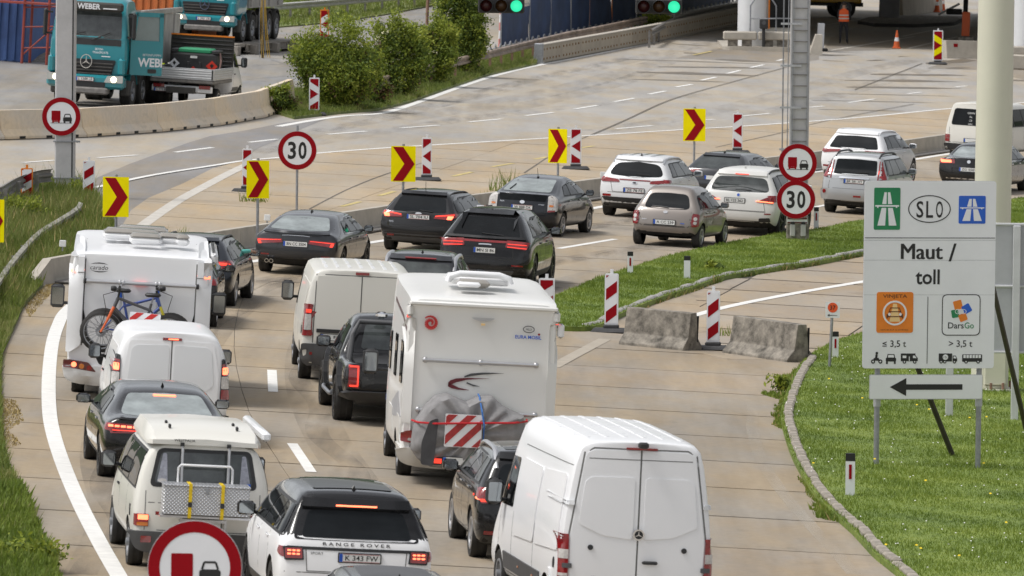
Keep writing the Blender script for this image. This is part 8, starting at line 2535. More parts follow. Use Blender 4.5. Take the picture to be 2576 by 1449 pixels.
 for y, wd in ((1.45, .34), (3.15 - .1, .34), (6.0, .52), (7.35, .52)):
  t.wheels((y,), .52, wd, 'steel', 8, .0)
  for sg in (1, -1):
   a = MB(); n_ = 9; V = []; F = []
   for i in range(n_):
    an = R(15 + 150 * i / (n_ - 1))
    for rr_, x in ((.62, 1.22), (.62, 1.22 - wd), (.66, 1.22 - wd), (.66, 1.22)): V.append((sg * x, y + rr_ * math.cos(an), .55 + rr_ * math.sin(an)))
   for i in range(n_ - 1):
    for k in range(4): F.append((i * 4 + k, i * 4 + (k + 1) % 4, i * 4 + 4 + (k + 1) % 4, i * 4 + 4 + k))
   a.add(V, F, DUSTY if y > 1.5 else TEAL).build('mudguard', rt, 40)
 if tipper:
  tp = MB()
  tp.add([(-1.2, 2.35, 1.25), (1.2, 2.35, 1.25), (1.2, 8.4, 1.25), (-1.2, 8.4, 1.25), (-1.22, 2.25, 2.75), (1.22, 2.25, 2.75), (1.22, 8.5, 2.55), (-1.22, 8.5, 2.55)], [(0, 3, 2, 1), (0, 1, 5, 4), (1, 2, 6, 5), (2, 3, 7, 6), (3, 0, 4, 7)], TIPPER)
  tb = tp.build('tipper_body', rt)
  for sg in (1, -1):
   MB().box((sg * 1.24, 5.3, 2.68), (.12, 6.2, .14), TIPPER, bev=.02).build('top_rail', tb)
   for y in (2.6, 4.2, 5.8, 7.4): MB().box((sg * 1.235, y, 1.98), (.08, .12, 1.36), TIPPER, bev=.02).build('rib', tb)
  MB().box((0, 5.3, 2.5), (2.3, 5.6, .1), mat('gravel_load', (.26, .24, .21), .95, var=.4, scale=6)).build('load', tb)
 if beacon_bar:
  MB().box((.1, .9, 3.2), (1.0, .3, .14), mat('amber_beacon', (.75, .22, .01), .3, coat=.8), bev=.04).build('beacon_bar', rt, 40)
 keep = {x for k in TYRES.values() for x in k}
 for o in rt.children_recursive:
  if o.type == 'MESH' and o.data not in keep and not o.name.startswith(('mudguard', 'chassis')):
   for q in o.data.vertices:
    if q.co.z > .95: q.co.z = .95 + (q.co.z - .95) * 1.17
 p = G(u, v) + Vector((0, 0, lift)); place(rt, p, deg + math.degrees(math.atan2(p.x, p.y)))
 return t
# nose towards the camera: vehicle -Y points at us, turned a little to the picture's left
lorry('teal dump truck with its driver door swung open', True, 213, 268, 12, True, True)
LORRY2 = lorry('teal dump truck farther back beside the steel beams', False, 512, 131, 13, True, lift=.42)

# white flatbed carrying a fuel tank
def flatbed():
 t = Vehicle('flatbed_truck', 'white flatbed van with silver dropsides seen from behind', 'truck', 5.6, 2.05, 2.25, 'site vehicles')
 rt = t.root
 def B(name, c, d, m, bev=.0, parent=None): return MB().box(c, d, m, None, bev).build(name, parent or rt, 40)
 h = .98
 rings = [ring(3.15, .4, .95 * h, .8, h, 1.3, .98 * h, 2.12, .84 * h, .03, bulge=.02), ring(3.3, .4, .95 * h, .8, h, 1.3, .98 * h, 2.2, .84 * h, .04), ring(4.0, .4, .95 * h, .8, h, 1.3, .98 * h, 2.2, .84 * h, .05),
    ring(4.5, .4, .95 * h, .8, h, 1.25, .96 * h, 1.75, .84 * h, .04), ring(4.9, .4, .95 * h, .75, h, 1.1, .94 * h, 1.25, .82 * h, .04), ring(5.35, .4, .9 * h, .7, .95 * h, .95, .9 * h, 1.1, .72 * h, .04), ring(5.6, .42, .8 * h, .6, .84 * h, .8, .8 * h, .9, .6 * h, .03, bulge=.06)]
 for r_ in rings: r_['y'] -= 3.15
 me = shell_mesh(rings, [(4.7 - 3.15, .34)], WHITE, 2.45, 2.0, 2.25)
 me.transform(Matrix.Translation((0, 3.15, 0)))
 t.W = 2.0; t.set_shell(me); t.body.name = 'cab'
 t.sides('side_window', rpoly([(3.55, 1.36), (4.55, 1.3), (4.2, 1.95), (3.6, 1.98)], .06), TINT, .008)
 door_gaps(t, (3.45, 4.6), .5, 1.3, m=GAPGREY); handles(t, (3.6,), 1.12, PLASTIC)
 t.sides('side_trim', rpoly([(3.4, .55), (4.3, .55), (4.3, .68), (3.4, .68)], .02), GREYPL, .015)
 t.mirrors(4.35, 1.5, .2, .34, .14, PLASTIC, .16)
 t.wheels((4.7,), .34, .22, 'steel', 6, .02); t.W = 1.9; t.wheels((1.35,), .34, .36, 'steel', 6, .0)
 B('chassis', (0, 1.6, .62), (.9, 3.6, .2), DUSTY); B('bed', (0, 1.55, .92), (2.05, 3.1, .12), STEELD, .02)
 DS = mat('silver_dropside', (.55, .56, .57), .4, metal=.4, var=.08)
 for nm, c, d in (('dropside', (0, .02, 1.17), (2.05, .05, .38)), ('dropside', (1.01, 1.55, 1.17), (.05, 3.05, .38)), ('dropside', (-1.01, 1.55, 1.17), (.05, 3.05, .38))):
  o = B(nm, c, d, DS, .01)
  for k in (-.12, -.04, .04, .12):
   dd = (d[0] - .06 if d[0] > 1 else .07, d[1] - .06 if d[1] > 1 else .07, .035)
   MB().box((c[0], c[1], c[2] + k), dd, DS, bev=.01).build('rib', o)
 for x in (-1.0, 1.0): B('latch', (x * .985, -.012, 1.17), (.04, .03, .34), PLASTIC)
 B('rear_beam', (0, .15, .66), (1.95, .12, .22), WHITE, .02)
 for sg in (1, -1): B('tail_light', (sg * .74, .07, .74), (.36, .04, .12), REDLENS, .01)
 t.plate(-.62, .60, 'L 171 RHF', kind='at', y=.08)
 hb_ = B('headboard', (0, 3.1, 1.75), (2.06, .06, 1.25), DUSTY, .01)
 for k in range(8): MB().box((0, 3.06, 1.25 + k * .14), (1.98, .04, .05), PLASTIC, bev=.01).build('slat', hb_)
 B('orange_strip', (0, 3.06, 2.38), (2.06, .05, .05), SIGNO)
 t.stand(453, 273, 11.5)
 # the fuel tank standing on the bed
 k = empty('fuel_tank', 'black plastic fuel tank with green lid on the flatbed', 'tank')
 TK = mat('tank_black', (.03, .031, .032), .5, var=.2)
 MB().box((0, 0, .42), (1.5, 1.0, .84), TK, bev=.07).build('body', k, 40)
 for x in (-.55, -.18, .2, .57): MB().box((x, -.5, .30), (.13, .06, .5), TK, bev=.03).build('rib', k, 40)
 MB().box((-.0, 0, .90), (1.08, .9, .18), mat('green_lid', (.03, .28, .13), .45, var=.1), bev=.05).build('lid', k, 40)
 for x in (-.66, .66): MB().box((x, 0, .88), (.22, .92, .16), TK, bev=.04).build('shoulder', k, 40)
 M = up_at(0, -.54, 0)
 for x, z, a, mm in ((-.62, .46, .17, SIGNW), (.60, .42, .19, mat('hazard_red', (.60, .035, .015), .4)), (.0, .32, .07, mat('hazard_red', (.60, .035, .015), .4))):
  q = MB().prism([(x - a, z), (x, z - a), (x + a, z), (x, z + a)], M, 0, .008, mm)
  if a > .1: q.prism([(x - a * .35, z + .02), (x, z - a * .4), (x + a * .35, z + .02), (x, z + a * .5)], M, .008, .011, INK)
  q.build('hazard_label', k)
 MB().prism(rect(0, .70, .22, .08), M, -.01, .006, PLATEW).build('plate', k)
 MB().tube([(.78, -.2, .85), (.86, -.4, .6), (.84, -.45, .3), (.80, -.4, .1)], .03, mat('hose', (.30, .18, .16), .7), 6).build('hose', k)
 k.matrix_world = t.root.matrix_world @ Matrix.Translation((.02, 2.2, .985))
flatbed()
# ------------------------------------------------------------------ toll plaza, far structures, people, bushes
BOOTHW = mat('booth_white', (.66, .67, .68), .45, var=.04)
BOOTHF = mat('booth_frame', (.42, .40, .36), .5, metal=.2)
def toll_booth(label, u, v, W, mirror=1):
 p = G(u, v); b = empty('toll_booth', label, 'toll booth', 'toll booths'); place(b, p, 0, False)
 MB().prism(rpoly([(-W / 2, 0), (W / 2, 0), (W / 2, 9), (-W / 2, 9)], [.5, .5, .1, .1]), Matrix.Identity(4), -.3, .17, CONC).build('island', b)
 for x in (-W / 4, W / 4):
  l = MB().box((x, .55, .63), (W / 2 - .06, .55, .36), CONC, bev=.05).build('ledge', b)
  for dx in (-.25, .25): MB().box((x + dx * W / 2 * .8, .6, .3), (.42, .45, .34), CONCD, bev=.03).build('ledge_foot', l)
 cx = -W / 2 + 1.3
 c = MB(); c.cyl((cx, 1.9, .15), (cx, 1.9, 3.4), .62, BOOTHW, n=24); c.build('column_shell', b, 40)
 MB().box((cx + 1.35, 2.6, 1.75), (1.7, 1.6, 3.3), BOOTHF, bev=.03).build('cabin', b)
 g = MB().box((cx + 1.20, 1.785, 1.9), (.95, .03, 1.9), GLASS).build('window', b)
 MB().box((cx + 1.35, 1.76, 1.35), (1.5, .04, .05), STEEL).box((cx + 1.72, 1.76, 1.9), (.06, .05, 2.0), BOOTHF).box((cx + .72, 1.76, 1.9), (.06, .05, 2.0), SIGNO).build('window_frame', g)
 MB().box((cx + 2.22, 2.6, 1.9), (.03, 1.2, 1.9), GLASS).build('window', b)
 MB().tube([(cx - .1, 1.0, .8), (cx - .1, 1.0, 1.9), (cx + .1, 1.0, 2.2), (cx + .45, 1.0, 2.3), (cx + .8, 1.0, 2.2), (cx + 1.0, 1.0, 1.9), (cx + 1.0, 1.0, .8)], .035, STEEL, 8).tube([(cx - .1, 1.0, 1.35), (cx + 1.0, 1.0, 1.35)], .025, STEEL, 6).build('hoop_rail', b, 60)
 MB().cyl((cx + .45, .15, .1), (cx + .45, .15, 1.0), .07, PLASTIC, n=10).box((cx + .45, .15, 1.15), (.36, .3, .44), PLASTIC, bev=.05).cyl((cx + .45, 0, 1.2), (cx + .45, -.02, 1.2), .09, GREYPL, n=14).build('card_reader', b)
 return b
toll_booth('toll booth with white round column left of the person in orange', 1906, 128, 3.0)
toll_booth('toll booth with dark window cut by the right edge of the picture', 2590, 166, 2.6)
def thing_box(name, label, cat, p, parts, deg=0, group=None):
 t = empty(name, label, cat, group); place(t, p, deg)
 for nm, fn in parts:
  m_ = MB(); fn(m_); m_.build(nm, t, 40)
 return t
thing_box('concrete_block', 'concrete wedge block between the ladder mast and the white panel', 'barrier', G(2054, 138), [('block', lambda m: m.add([(-.3, 0, 0), (.25, 0, 0), (.25, 1.2, 0), (-.3, 1.2, 0), (-.05, .1, .85), (.22, .1, .85), (.22, 1.2, .85), (-.05, 1.2, .85)], [(0, 3, 2, 1), (4, 5, 6, 7), (0, 1, 5, 4), (1, 2, 6, 5), (2, 3, 7, 6), (3, 0, 4, 7)], CONC))])
thing_box('upright_board', 'plain white upright panel beside the booth and the person', 'panel', G(2063, 128), [('board', lambda m: m.box((0, 0, .62), (.30, .06, 1.15), SIGNW, bev=.02)), ('foot', lambda m: m.box((.05, .0, .06), (.55, .5, .12), PLASTIC, bev=.03))])
thing_box('concrete_barrier', 'concrete barrier with red plates behind the yellow arrow beacon', 'barrier', G(2405, 146), [('block', lambda m: m.prism([(-.25, 0), (.25, 0), (.12, .75), (-.12, .75)], Matrix.Rotation(R(-62), 4, 'Z') @ XZ, -2.2, .6, CONC)), ('reflector', lambda m: m.box((-.05, -.20, .52), (.2, .03, .2), SIGNR, rot=Matrix.Rotation(R(28), 3, 'Z')))])
thing_box('concrete_barrier', 'concrete barrier block cut by the right edge below the booth', 'barrier', G(2575, 176), [('block', lambda m: m.box((.1, .6, .3), (1.3, .5, .62), CONC, bev=.05))])
thing_box('orange_pillar', 'orange panel standing beside the thick cream pole at the toll', 'panel', G(2428, 108), [('board', lambda m: m.box((0, 0, .85), (.36, .16, 1.1), mat('orange_plastic', (.55, .10, .025), .6), bev=.03)), ('foot', lambda m: m.box((0, 0, .15), (.7, .5, .3), CONCD, bev=.04))])
def cone(label, u, v, h):
 p = G(u, v); c = empty('traffic_cone', label, 'traffic cone', 'orange cones'); place(c, p, 0); H = h / scale_at(p)
 O_ = mat('cone_orange', (.60, .11, .02), .55)
 MB().box((0, 0, .025), (.38, .38, .05), O_, bev=.02).build('foot', c)
 for nm, a, b_, m_ in (('body', 0, .36, O_), ('band', .36, .58, SIGNW), ('body', .58, 1.0, O_)):
  r0, r1 = .15 - .12 * a, .15 - .12 * b_
  MB().cyl((0, 0, .05 + (H - .05) * a), (0, 0, .05 + (H - .05) * b_), r0, m_, r1=r1, n=14).build(nm, c, 40)
cone('lone orange cone in the open toll lane', 2255, 122, 46)
cone('cone at the top right, left of the pair by the barrier arm', 2357, 31, 44)
cone('cone at the top right, right of the pair by the barrier arm', 2371, 27, 44)
p = G(2236, 52)
thing_box('canopy_column', 'round grey concrete column holding up the toll canopy', 'column', p, [('shaft', lambda m: m.cyl((0, 0, 0), (0, 0, 6.2), .5, mat('column_grey', (.20, .20, .21), .7), n=24))])
sheet('traffic_island', [(2157, 60), (2185, 51), (2250, 47), (2340, 47), (2425, 52), (2400, 64), (2300, 69), (2200, 67)], .16, CONCD)
mb = MB(); isl = xyp([(2157, 60), (2185, 51), (2250, 47), (2340, 47), (2425, 52), (2400, 64), (2300, 69), (2200, 67)]); n = len(isl)
mb.add([gp(x, y, .155) for x, y in isl] + [gp(x, y, -.05) for x, y in isl], [(i, n + i, n + (i + 1) % n, (i + 1) % n) for i in range(n)], mat('dark_kerb', (.05, .048, .045), .9)); mb.build('kerb')['kind'] = 'structure'
barrier_seg('concrete_barrier', G(2262, 42), G(2362, 27), [(-.2, 0), (.2, 0), (.15, .9), (-.15, .9)], CONC, 'beige concrete barrier at the top right of the column', 'barrier', None, 0)
thing_box('gate_boom', 'broken barrier arm with dark motor box on the ground', 'barrier arm', G(2388, 40), [('arm', lambda m: m.cyl((-.55, 0, .05), (.5, .2, .62), .06, SIGNW, n=8)), ('motor_box', lambda m: m.box((.25, .2, .22), (.8, .5, .3), PLASTIC, bev=.04))])
thing_box('guide_post', 'dark guide post with rubber foot beside the barrier arm', 'post', G(2428, 53), [('post', lambda m: m.box((0, 0, .6), (.24, .1, 1.15), mat('post_dark', (.04, .04, .04), .6), bev=.02)), ('foot', lambda m: m.box((0, 0, .05), (.5, .4, .1), PLASTIC, bev=.03))])
# toll canopy over the lanes, above the picture
thing_box('toll_canopy', 'flat toll canopy roof above the booths', 'canopy', Vector((30, 396, 0)), [('roof', lambda m: m.box((0, 0, 5.6), (66, 62, .6), BOOTHW))])
# yellow maintenance lorry
yt = empty('maintenance_truck', 'yellow work truck parked behind the person in orange', 'truck'); p = G(2150, 45); place(yt, p, -100)
YP = paint('work_yellow', (.62, .36, .015))
MB().box((0, 2.2, 1.0), (2.2, 4.6, .5), YP, bev=.05).build('body', yt); MB().box((0, 2.2, 1.9), (2.1, 4.4, 1.3), YP, bev=.05).build('cabin', yt); MB().box((0, 2.2, .68), (1.9, 4.8, .2), PLASTIC).build('chassis', yt)
for k in range(9): MB().box((1.11, .3 + k * .48, .98), (.05, .34, .1), RUST).build('chain_link', yt)
tm, rm = wheel_meshes(.5, .3, 'steel', 6)
for y in (.7, 3.9):
 for sg in (1, -1):
  w = mesh_obj('wheel', tm, yt); w.matrix_local = Matrix.Translation((sg * .95, y, .5)) @ (Matrix.Rotation(math.pi, 4, 'Z') if sg < 0 else Matrix.Identity(4)); mesh_obj('rim', rm, w)

# ---- people
SKIN = mat('skin', (.45, .27, .19), .55); HAIR = mat('dark_hair', (.03, .02, .015), .7); TROUS = mat('dark_trousers', (.014, .014, .017), .8, var=.2); SHIRT = mat('dark_shirt', (.02, .02, .024), .8)
HIVIS = mat('orange_vest', (.80, .11, .015), .6, var=.1); BANDS = mat('reflective_band', (.55, .55, .5), .4); LIME = mat('lime_vest', (.55, .68, .02), .6)
def skinned(verts, edges, root=0, levels=2):
 me = bpy.data.meshes.new('body'); me.from_pydata([v[:3] for v in verts], edges, []); o = bpy.data.objects.new('body', me)
 s_ = o.modifiers.new('s', 'SKIN'); s_.use_smooth_shade = True
 for i, v in enumerate(verts):
  q = me.skin_vertices[0].data[i]; q.radius = (v[3], v[4] if len(v) > 4 else v[3]); q.use_root = i == root
 q = o.modifiers.new('d', 'SUBSURF'); q.levels = levels; q.render_levels = levels
 return evaluated([o], o)
def hand(V, E, i0, c, d, side, up):
 """palm and five curled fingers growing from wrist vertex i0; d points along the fingers"""
 c, d, side, up = Vector(c), Vector(d).normalized(), Vector(side).normalized(), Vector(up).normalized()
 p = c + d * .07; V.append((*p, .028, .016)); ip = len(V) - 1; E.append((i0, ip))
 for k, (o, L) in enumerate(((-.03, .065), (-.01, .078), (.01, .075), (.03, .058))):
  a = p + side * o + d * .025; b = a + d * L * .5 - up * .012; e_ = b + d * L * .35 - up * .035
  base = len(V); V.extend([(*a, .010), (*b, .009), (*e_, .008)]); E.extend([(ip, base), (base, base + 1), (base + 1, base + 2)])
 a = c + d * .03 - side * .035; b = a + d * .04 - side * .02 - up * .01
 base = len(V); V.extend([(*a, .011), (*b, .009)]); E.extend([(i0, base), (base, base + 1)])
def standing_person(label, p, deg, vest, H=1.80):
 k = H / 1.80
 V = [(0, 0, .98, .15, .11), (0, 0, 1.15, .145, .10), (0, .01, 1.34, .17, .11), (0, .01, 1.47, .12, .09), (0, .02, 1.54, .055), (0, .03, 1.60, .07), (0, .035, 1.69, .085, .10), (0, .03, 1.76, .06, .07)]
 E = [(i, i + 1) for i in range(7)]
 for sg in (1, -1):
  b = len(V); V += [(sg * .10, 0, .90, .095), (sg * .13, .01, .50, .065), (sg * .145, -.01, .30, .058), (sg * .15, -.03, .09, .042), (sg * .17, .10, .035, .04, .03), (sg * .175, .16, .03, .032, .024)]
  E += [(0, b), (b, b + 1), (b + 1, b + 2), (b + 2, b + 3), (b + 3, b + 4), (b + 4, b + 5)]
  b = len(V); V += [(sg * .20, .0, 1.45, .065), (sg * .26, -.02, 1.18, .05), (sg * .25, .10, 1.04, .042), (sg * .12, .24, 1.02, .03)]
  E += [(3, b), (b, b + 1), (b + 1, b + 2), (b + 2, b + 3)]
  hand(V, E, b + 3, (sg * .12, .24, 1.02), (-sg * .8, .5, .1), (0, 0, 1), (.5 * sg, .8, 0))
 me = skinned(V, E)
 for m_ in (TROUS, SHIRT, SKIN, PLASTIC): me.materials.append(m_)
 for f in me.polygons:
  c = f.center
  f.material_index = 3 if c.z < .09 else 0 if c.z < .97 else 2 if (c.z > 1.50 and abs(c.x) < .12) or (c.y > .21 and c.z < 1.12) else 1
  f.use_smooth = True
 t = empty('person', label, 'person'); mesh_obj('body', me, t)
 v = MB(); prof = [(.225, .95), (.22, 1.1), (.235, 1.3), (.225, 1.42), (.12, 1.52)]
 n = 20; VS = []; FS = []
 for i in range(n):
  a = 2 * math.pi * i / n
  for r_, z in prof: VS.append((r_ * math.cos(a), .01 + r_ * .66 * math.sin(a), z))
 L = len(prof)
 for i in range(n):
  for j in range(L - 1): FS.append((i * L + j, ((i + 1) % n) * L + j, ((i + 1) % n) * L + j + 1, i * L + j + 1))
 v.add(VS, FS, vest); vo = v.build('vest', t, 60)
 for z in (1.06, 1.20):
  q = MB(); q.lathe([(.229, z), (.229, z + .05)], Matrix.Translation((0, .01, 0)) @ Matrix.Diagonal((1, .68, 1, 1)), BANDS, 20); q.build('reflective_band', vo)
 h = MB(); h.lathe([(.001, .0), (.06, -.01), (.092, -.05), (.1, -.11), (.085, -.16)], Matrix.Translation((0, .015, 1.815)) @ Matrix.Diagonal((1, 1.12, 1, 1)), HAIR, 16); h.build('hair', t, 60)
 f = MB()
 for sg in (1, -1): f.lathe([(.012, 0), (.001, .006)], Matrix.Translation((sg * .032, .128, 1.69)) @ Matrix.Rotation(R(-90), 4, 'X'), INK, 8); f.box((sg * .088, .03, 1.68), (.02, .035, .06), SKIN, bev=.008)
 f.box((0, .135, 1.665), (.025, .03, .045), SKIN, bev=.01); f.box((0, .122, 1.615), (.045, .012, .012), mat('lips', (.35, .14, .12), .6), bev=.004); f.build('face', t, 60)
 place(t, p, deg, False)
 if k != 1: t.scale = (k, k, k)
 return t
standing_person('person in an orange reflective vest standing with back turned by the booth', G(2122, 110), 5, HIVIS, 1.86)
standing_person('person in a lime vest half hidden between the truck door and flatbed', G(408, 246), 60, LIME, 1.78)
def arm(label, car, at, sleeve):
 """a driver's forearm resting out of a window, in the car's space"""
 x, y, z = at
 V = [(x - .22, y - .05, z - .06, .055), (x - .02, y - .02, z + .02, .05), (x + .10, y + .08, z + .03, .042), (x + .13, y + .26, z + .02, .028)]; E = [(0, 1), (1, 2), (2, 3)]
 hand(V, E, 3, V[3][:3], (.2, .9, -.1), (.9, -.2, 0), (0, 0, 1))
 me = skinned(V, E); me.materials.append(SKIN); me.materials.append(sleeve)
 for f in me.polygons:
  f.material_index = 1 if f.center.y < y + .07 else 0; f.use_smooth = True
 t = empty('person', label, 'person'); mesh_obj('body', me, t); t.matrix_world = car.root.matrix_world.copy()
arm('person in a pale sleeve resting an arm out of the black estate car', V_ESTATE, (.84, 2.55, 1.06), mat('pale_sleeve', (.62, .62, .66), .8))
arm('person in a turquoise sleeve leaning out of the dark blue estate car', V_NAVY, (.84, 2.5, 1.06), mat('turquoise_sleeve', (.12, .48, .43), .8))

# ---- site clutter on the far left
hp = G(36, 158)
ho = empty('site_container', 'faded blue site container at the left edge behind the scaffold', 'container'); place(ho, hp + Vector((-.3, 1.2, 0)), 14)
BLUEC = mat('container_blue', (.045, .10, .27), .6, var=.2, scale=1.5)
MB().box((-1.5, 3, 1.6), (4.2, 6, 3.2), BLUEC, bev=.03).build('body', ho)
for k in range(14): MB().box((-3.4 + k * .3, -.03, 1.6), (.12, .06, 3.1), BLUEC, bev=.015).build('corrugation', ho)
so = empty('scaffold', 'red tubular scaffold frame in front of the blue container', 'scaffold'); place(so, G(58, 160), 10); RS_ = mat('scaffold_red', (.26, .045, .03), .6, var=.25)
for x in (-.05, .85):
 for y in (0, 1.2): MB().cyl((x, y, 0), (x, y, 3.4), .05, RS_, n=8).build('upright', so)
for z in (.55, 1.3, 2.0): MB().cyl((-.05, 0, z), (1.9, 0, z + .15), .03, RS_, n=6).build('rail', so)
MB().cyl((-.05, 0, .3), (1.0, 0, 1.3), .03, RS_, n=6).build('brace', so); MB().box((-.6, .5, 2.15), (3.0, 1.3, .06), RS_).build('platform', so)
gh = MB(); rr_ = random.Random(8); V = []; F = []; nx, ny = 26, 14
gp0 = G(60, 150)
for j in range(ny):
 for i in range(nx):
  a, b = i / (nx - 1) * 2 - 1, j / (ny - 1) * 2 - 1
  V.append(gp(gp0.x + a * 3.2, gp0.y + 3 + b * 5, max(-.05, .75 * (1 - a * a) * (1 - b * b) * rr_.uniform(.7, 1.2))))
for j in range(ny - 1):
 for i in range(nx - 1): F.append((j * nx + i, j * nx + i + 1, (j + 1) * nx + i + 1, (j + 1) * nx + i))
gh.add(V, F, mat('gravel', (.20, .185, .165), .95, var=.5, scale=9, bump=.8)); o = gh.build('gravel_heap'); tag(o, 'heap of grey gravel under the red scaffold', 'gravel heap', None, 'stuff')
oc = empty('orange_container', 'rust orange steel container behind the nearer dump truck', 'container'); place(oc, G(290, 118), 14); OC = mat('container_orange', (.48, .13, .03), .6, var=.15)
MB().box((0, 3, 1.7), (5.6, 2.6, 3.6), OC, bev=.03).build('body', oc)
for k in range(18): MB().box((-2.6 + k * .306, 1.68, 1.7), (.14, .06, 3.4), OC, bev=.015).build('corrugation', oc)
# weighbridge of steel beams under the farther truck
wb_ = empty('weighbridge', 'low steel weighbridge of dusty beams under the farther dump truck', 'weighbridge')
DB = mat('dusty_beam', (.25, .225, .195), .8, var=.3, scale=1.5)
MB().box((0, 6.5, .33), (2.7, 16, .12), DB).build('deck', wb_)
for x in (-1.4, 1.4):
 for y0 in (.8, 7.9):
  m_ = MB(); m_.box((x, y0 + 2.9, .36), (.22, 7.0, .05), DB).box((x, y0 + 2.9, .22), (.06, 7.0, .26), DB).box((x, y0 + 2.9, .09), (.22, 7.0, .04), DB); m_.build('beam', wb_)
 for y in (-2.4, .8, 4.6, 8.0, 11.2, 14.3): MB().box((x * 1.08, y, .17), (.42, .5, .36), DB, bev=.02).build('support_block', wb_)
wb_.matrix_world = LORRY2.root.matrix_world @ Matrix.Translation((.25, 0, -.40))
cb = empty('cable_post', 'slim post with hanging yellow cables beside the farther truck', 'post'); place(cb, G(661, 146), 0, False); YC = mat('cable_yellow', (.52, .33, .05), .6)
MB().cyl((0, 0, 0), (0, 0, 3.2), .05, DUSTY, n=8).build('post', cb)
for k in range(6):
 x = -.14 + .05 * k; MB().tube([(x * .4, -.06, 3.2), (x, -.1, 1.6), (x * 1.3 + .05, -.1, .7), (x * 1.6 + .1, -.05, .02)], .012, YC if k % 3 else STEEL, 5).build('cable', cb)
thing_box('lamp_post', 'thin brown post standing behind the bushes', 'post', G(1074, 62), [('shaft', lambda m: m.cyl((0, 0, 0), (0, 0, 4), .07, RUST, n=8))])
thing_box('marker_post', 'small orange topped marker post on the far bank', 'post', G(1230 / 1.0, 14) if False else G(693, 28), [('post', lambda m: m.box((0, 0, .3), (.12, .08, .6), PLASTIC)), ('cap', lambda m: m.box((0, 0, .72), (.14, .1, .24), SIGNO, bev=.02))])

# ---- bushes
def leafmat(name, a, b):
 return grass_mat(name, tuple(x * .7 for x in a), a, b)
LEAF = [leafmat('leaf_mid', (.15, .21, .027), (.24, .30, .042)), leafmat('leaf_light', (.29, .35, .04), (.41, .42, .075)), leafmat('leaf_dark', (.085, .135, .024), (.135, .18, .034)), leafmat('leaf_rust', (.10, .06, .025), (.15, .08, .03))]
BARK = mat('bark', (.09, .065, .045), .9, var=.3)
BLOOM = mat('elder_bloom', (.68, .64, .42), .7)
def bush(label, cat, name, u, v, wpx, hpx, n, seed, light=.3, dark=.3, rust=.04, bloom=0, leaf=.06, depth=.8, spikes=8):
 r = np.random.default_rng(seed)
 p = G(u, v); s_ = scale_at(p); W, H = wpx / s_ / 2, hpx / s_
 root = empty(name, label, cat, 'bushes by the guard rail'); place(root, p, 0, False)
 # shoots carry clusters of leaves
 nc = max(30, n // 55)
 C = []
 while len(C) < nc:
  q = r.uniform(-1, 1, 3); d = np.linalg.norm(q)
  if d > 1 or d < .35: continue
  lump = .80 + .22 * np.sin(3.1 * q[0] + seed) * np.cos(2.7 * q[2] + 1.3 * seed) + .12 * np.sin(7 * q[0] + 5 * q[1])
  C.append((q[0] * W * lump, q[1] * W * depth * lump, H * .47 + q[2] * H * .50 * lump))
 for k in range(spikes):
  x = r.uniform(-.8, .8) * W; z = H * (.80 + .2 * r.random()) * math.sqrt(max(.2, 1 - (x / W) ** 2 * .7))
  for j in range(5): C.append((x + .03 * j * r.normal(), r.normal() * W * .2, z + j * H * .035))
 C = np.array(C)
 idx = r.integers(0, len(C), n)
 P = C[idx] + r.normal(0, 1, (n, 3)) * np.array([.14, .14, .12]) * (W / 1.4) ** .5
 P[:, 2] = np.maximum(P[:, 2], .02 + r.random(n) * .1)
 a = r.normal(0, 1, (n, 3)); a /= np.linalg.norm(a, axis=1)[:, None]
 b = np.cross(a, r.normal(0, 1, (n, 3))); b /= np.linalg.norm(b, axis=1)[:, None]
 L = leaf * r.uniform(.6, 1.4, n)[:, None]
 Vt = np.empty((n, 4, 3)); Vt[:, 0] = P - a * L; Vt[:, 1] = P + b * L * .5; Vt[:, 2] = P + a * L; Vt[:, 3] = P - b * L * .5
 me = bpy.data.meshes.new('foliage'); me.vertices.add(4 * n); me.vertices.foreach_set('co', Vt.ravel())
 me.loops.add(4 * n); me.loops.foreach_set('vertex_index', np.arange(4 * n, dtype=np.int32)); me.polygons.add(n); me.polygons.foreach_set('loop_start', np.arange(0, 4 * n, 4, dtype=np.int32))
 for m_ in LEAF + [BLOOM]: me.materials.append(m_)
 cm = r.choice(4, len(C), p=[1 - light - dark - rust, light, dark, rust])
 if spikes: cm[-5 * spikes:] = 1
 mi = np.where(r.random(n) < .75, cm[idx], r.choice(4, n, p=[.5, .3, .2, 0]))
 me.polygons.foreach_set('material_index', mi.astype(np.int32)); me.update(); me.validate()
 mesh_obj('foliage', me, root)['kind'] = 'stuff'
 st = MB()
 for k in range(9):
  q = C[r.integers(0, nc)]; x0 = r.uniform(-.3, .3) * W
  st.tube([(x0, 0, -.05), (x0 * .7 + q[0] * .4, q[1] * .4, q[2] * .5), tuple(q)], .02 + .01 * r.random(), BARK, 5)
 st.build('stem', root)
 if bloom:
  bl = MB()
  for k in range(bloom):
   q = C[r.integers(0, nc)]; c = Vector((q[0] * .9, -abs(q[1]) - .1, q[2] * 1.03))
   for j in range(9):
    e_ = c + Vector((r.normal() * .07, r.normal() * .05, r.normal() * .035)); w = .03
    bl.add([e_ + Vector((-w, 0, -w * .3)), e_ + Vector((0, -w * .6, -w * .6)), e_ + Vector((w, 0, w * .3)), e_ + Vector((0, w * .6, w * .6))], [(0, 1, 2, 3)], BLOOM)
  bl.build('blossom', root)['kind'] = 'stuff'
bush('broad bright green bush behind the right pointing beacon', 'bush', 'bush', 846, 276, 256, 212, 38000, 1, .44, .14, .05, leaf=.05)
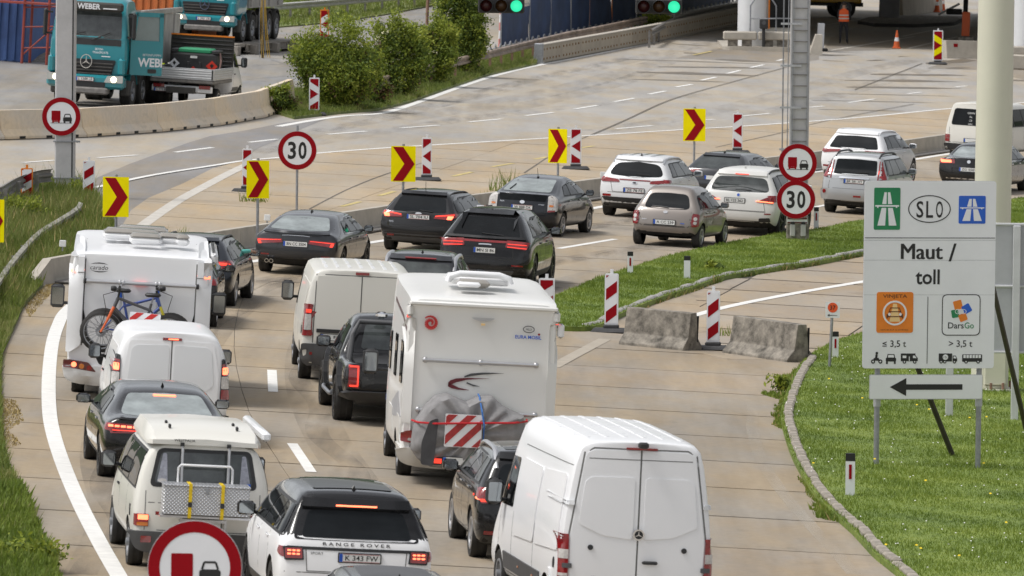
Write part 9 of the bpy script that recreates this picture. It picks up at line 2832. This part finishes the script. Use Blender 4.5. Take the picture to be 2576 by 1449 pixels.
bush('bush with cream elder blossom in the middle of the row', 'bush', 'elder_bush', 1000, 248, 172, 190, 24000, 2, .32, .26, .04, 26, .05)
bush('yellowish bush between the elder and the tall dark bush', 'bush', 'bush', 1085, 216, 136, 168, 20000, 3, .48, .14, .06, 4, .05)
bush('tall dark leafy bush nearest the blue tarpaulin fence', 'bush', 'tall_bush', 1166, 192, 146, 246, 26000, 4, .18, .40, .02, 0, .055, .8, 10)
bush('rusty brown low shrub at the right foot of the broad bush', 'bush', 'shrub', 945, 270, 84, 88, 3200, 5, .1, .3, .45, 0, .05, .8, 2)
bush('dull low shrub against the end of the jersey barrier', 'bush', 'shrub', 712, 288, 72, 66, 2600, 6, .1, .45, .25, 0, .05, .8, 2)
bush('small scrub at the end of the bolted barrier by the second signal', 'bush', 'shrub', 1655, 82, 110, 40, 2200, 7, .3, .3, .02, 0, .06, .5, 4)
bush('leafy dock plant alone on the grass island', 'plant', 'dock_plant', 1790, 688, 50, 26, 380, 8, .35, .25, 0, 0, .09, .9, 0)
for i, (u, v, w, h) in enumerate(((640, 40, 150, 110), (760, 6, 170, 90), (930, -14, 200, 80), (1080, -30, 180, 80), (250, 60, 120, 110))):
 bush(('dark hedge tree behind the farther dump truck', 'dark tree at the top edge above the white guard rail', 'dark tree at the top edge left of the brown post', 'dark tree at the top edge right of the brown post', 'dark tree behind the scaffold and the left mast')[i], 'tree', 'hedge_tree', u, v, w, h * 1.6, 4500, 20 + i, .15, .5, .0, 0, .09, .6, 4)
bush('weedy green clump at the foot of the left grey mast', 'plant', 'weed_clump', 205, 500, 70, 34, 900, 31, .4, .2, 0, 0, .035, .9, 4)
bush('leafy weed clump at the left edge beside the old guard rail', 'plant', 'weed_clump', 60, 560, 130, 50, 2200, 32, .4, .2, .03, 0, .035, .9, 6)
bush('broad leaved ground plants in the bottom left corner', 'plant', 'weed_clump', 60, 1440, 220, 60, 3000, 33, .5, .15, 0, 0, .04, .9, 3)
bush('weed tuft growing out of the kerb near the tall van', 'plant', 'weed_clump', 1965, 985, 42, 34, 420, 34, .4, .2, 0, 0, .045, .9, 3)
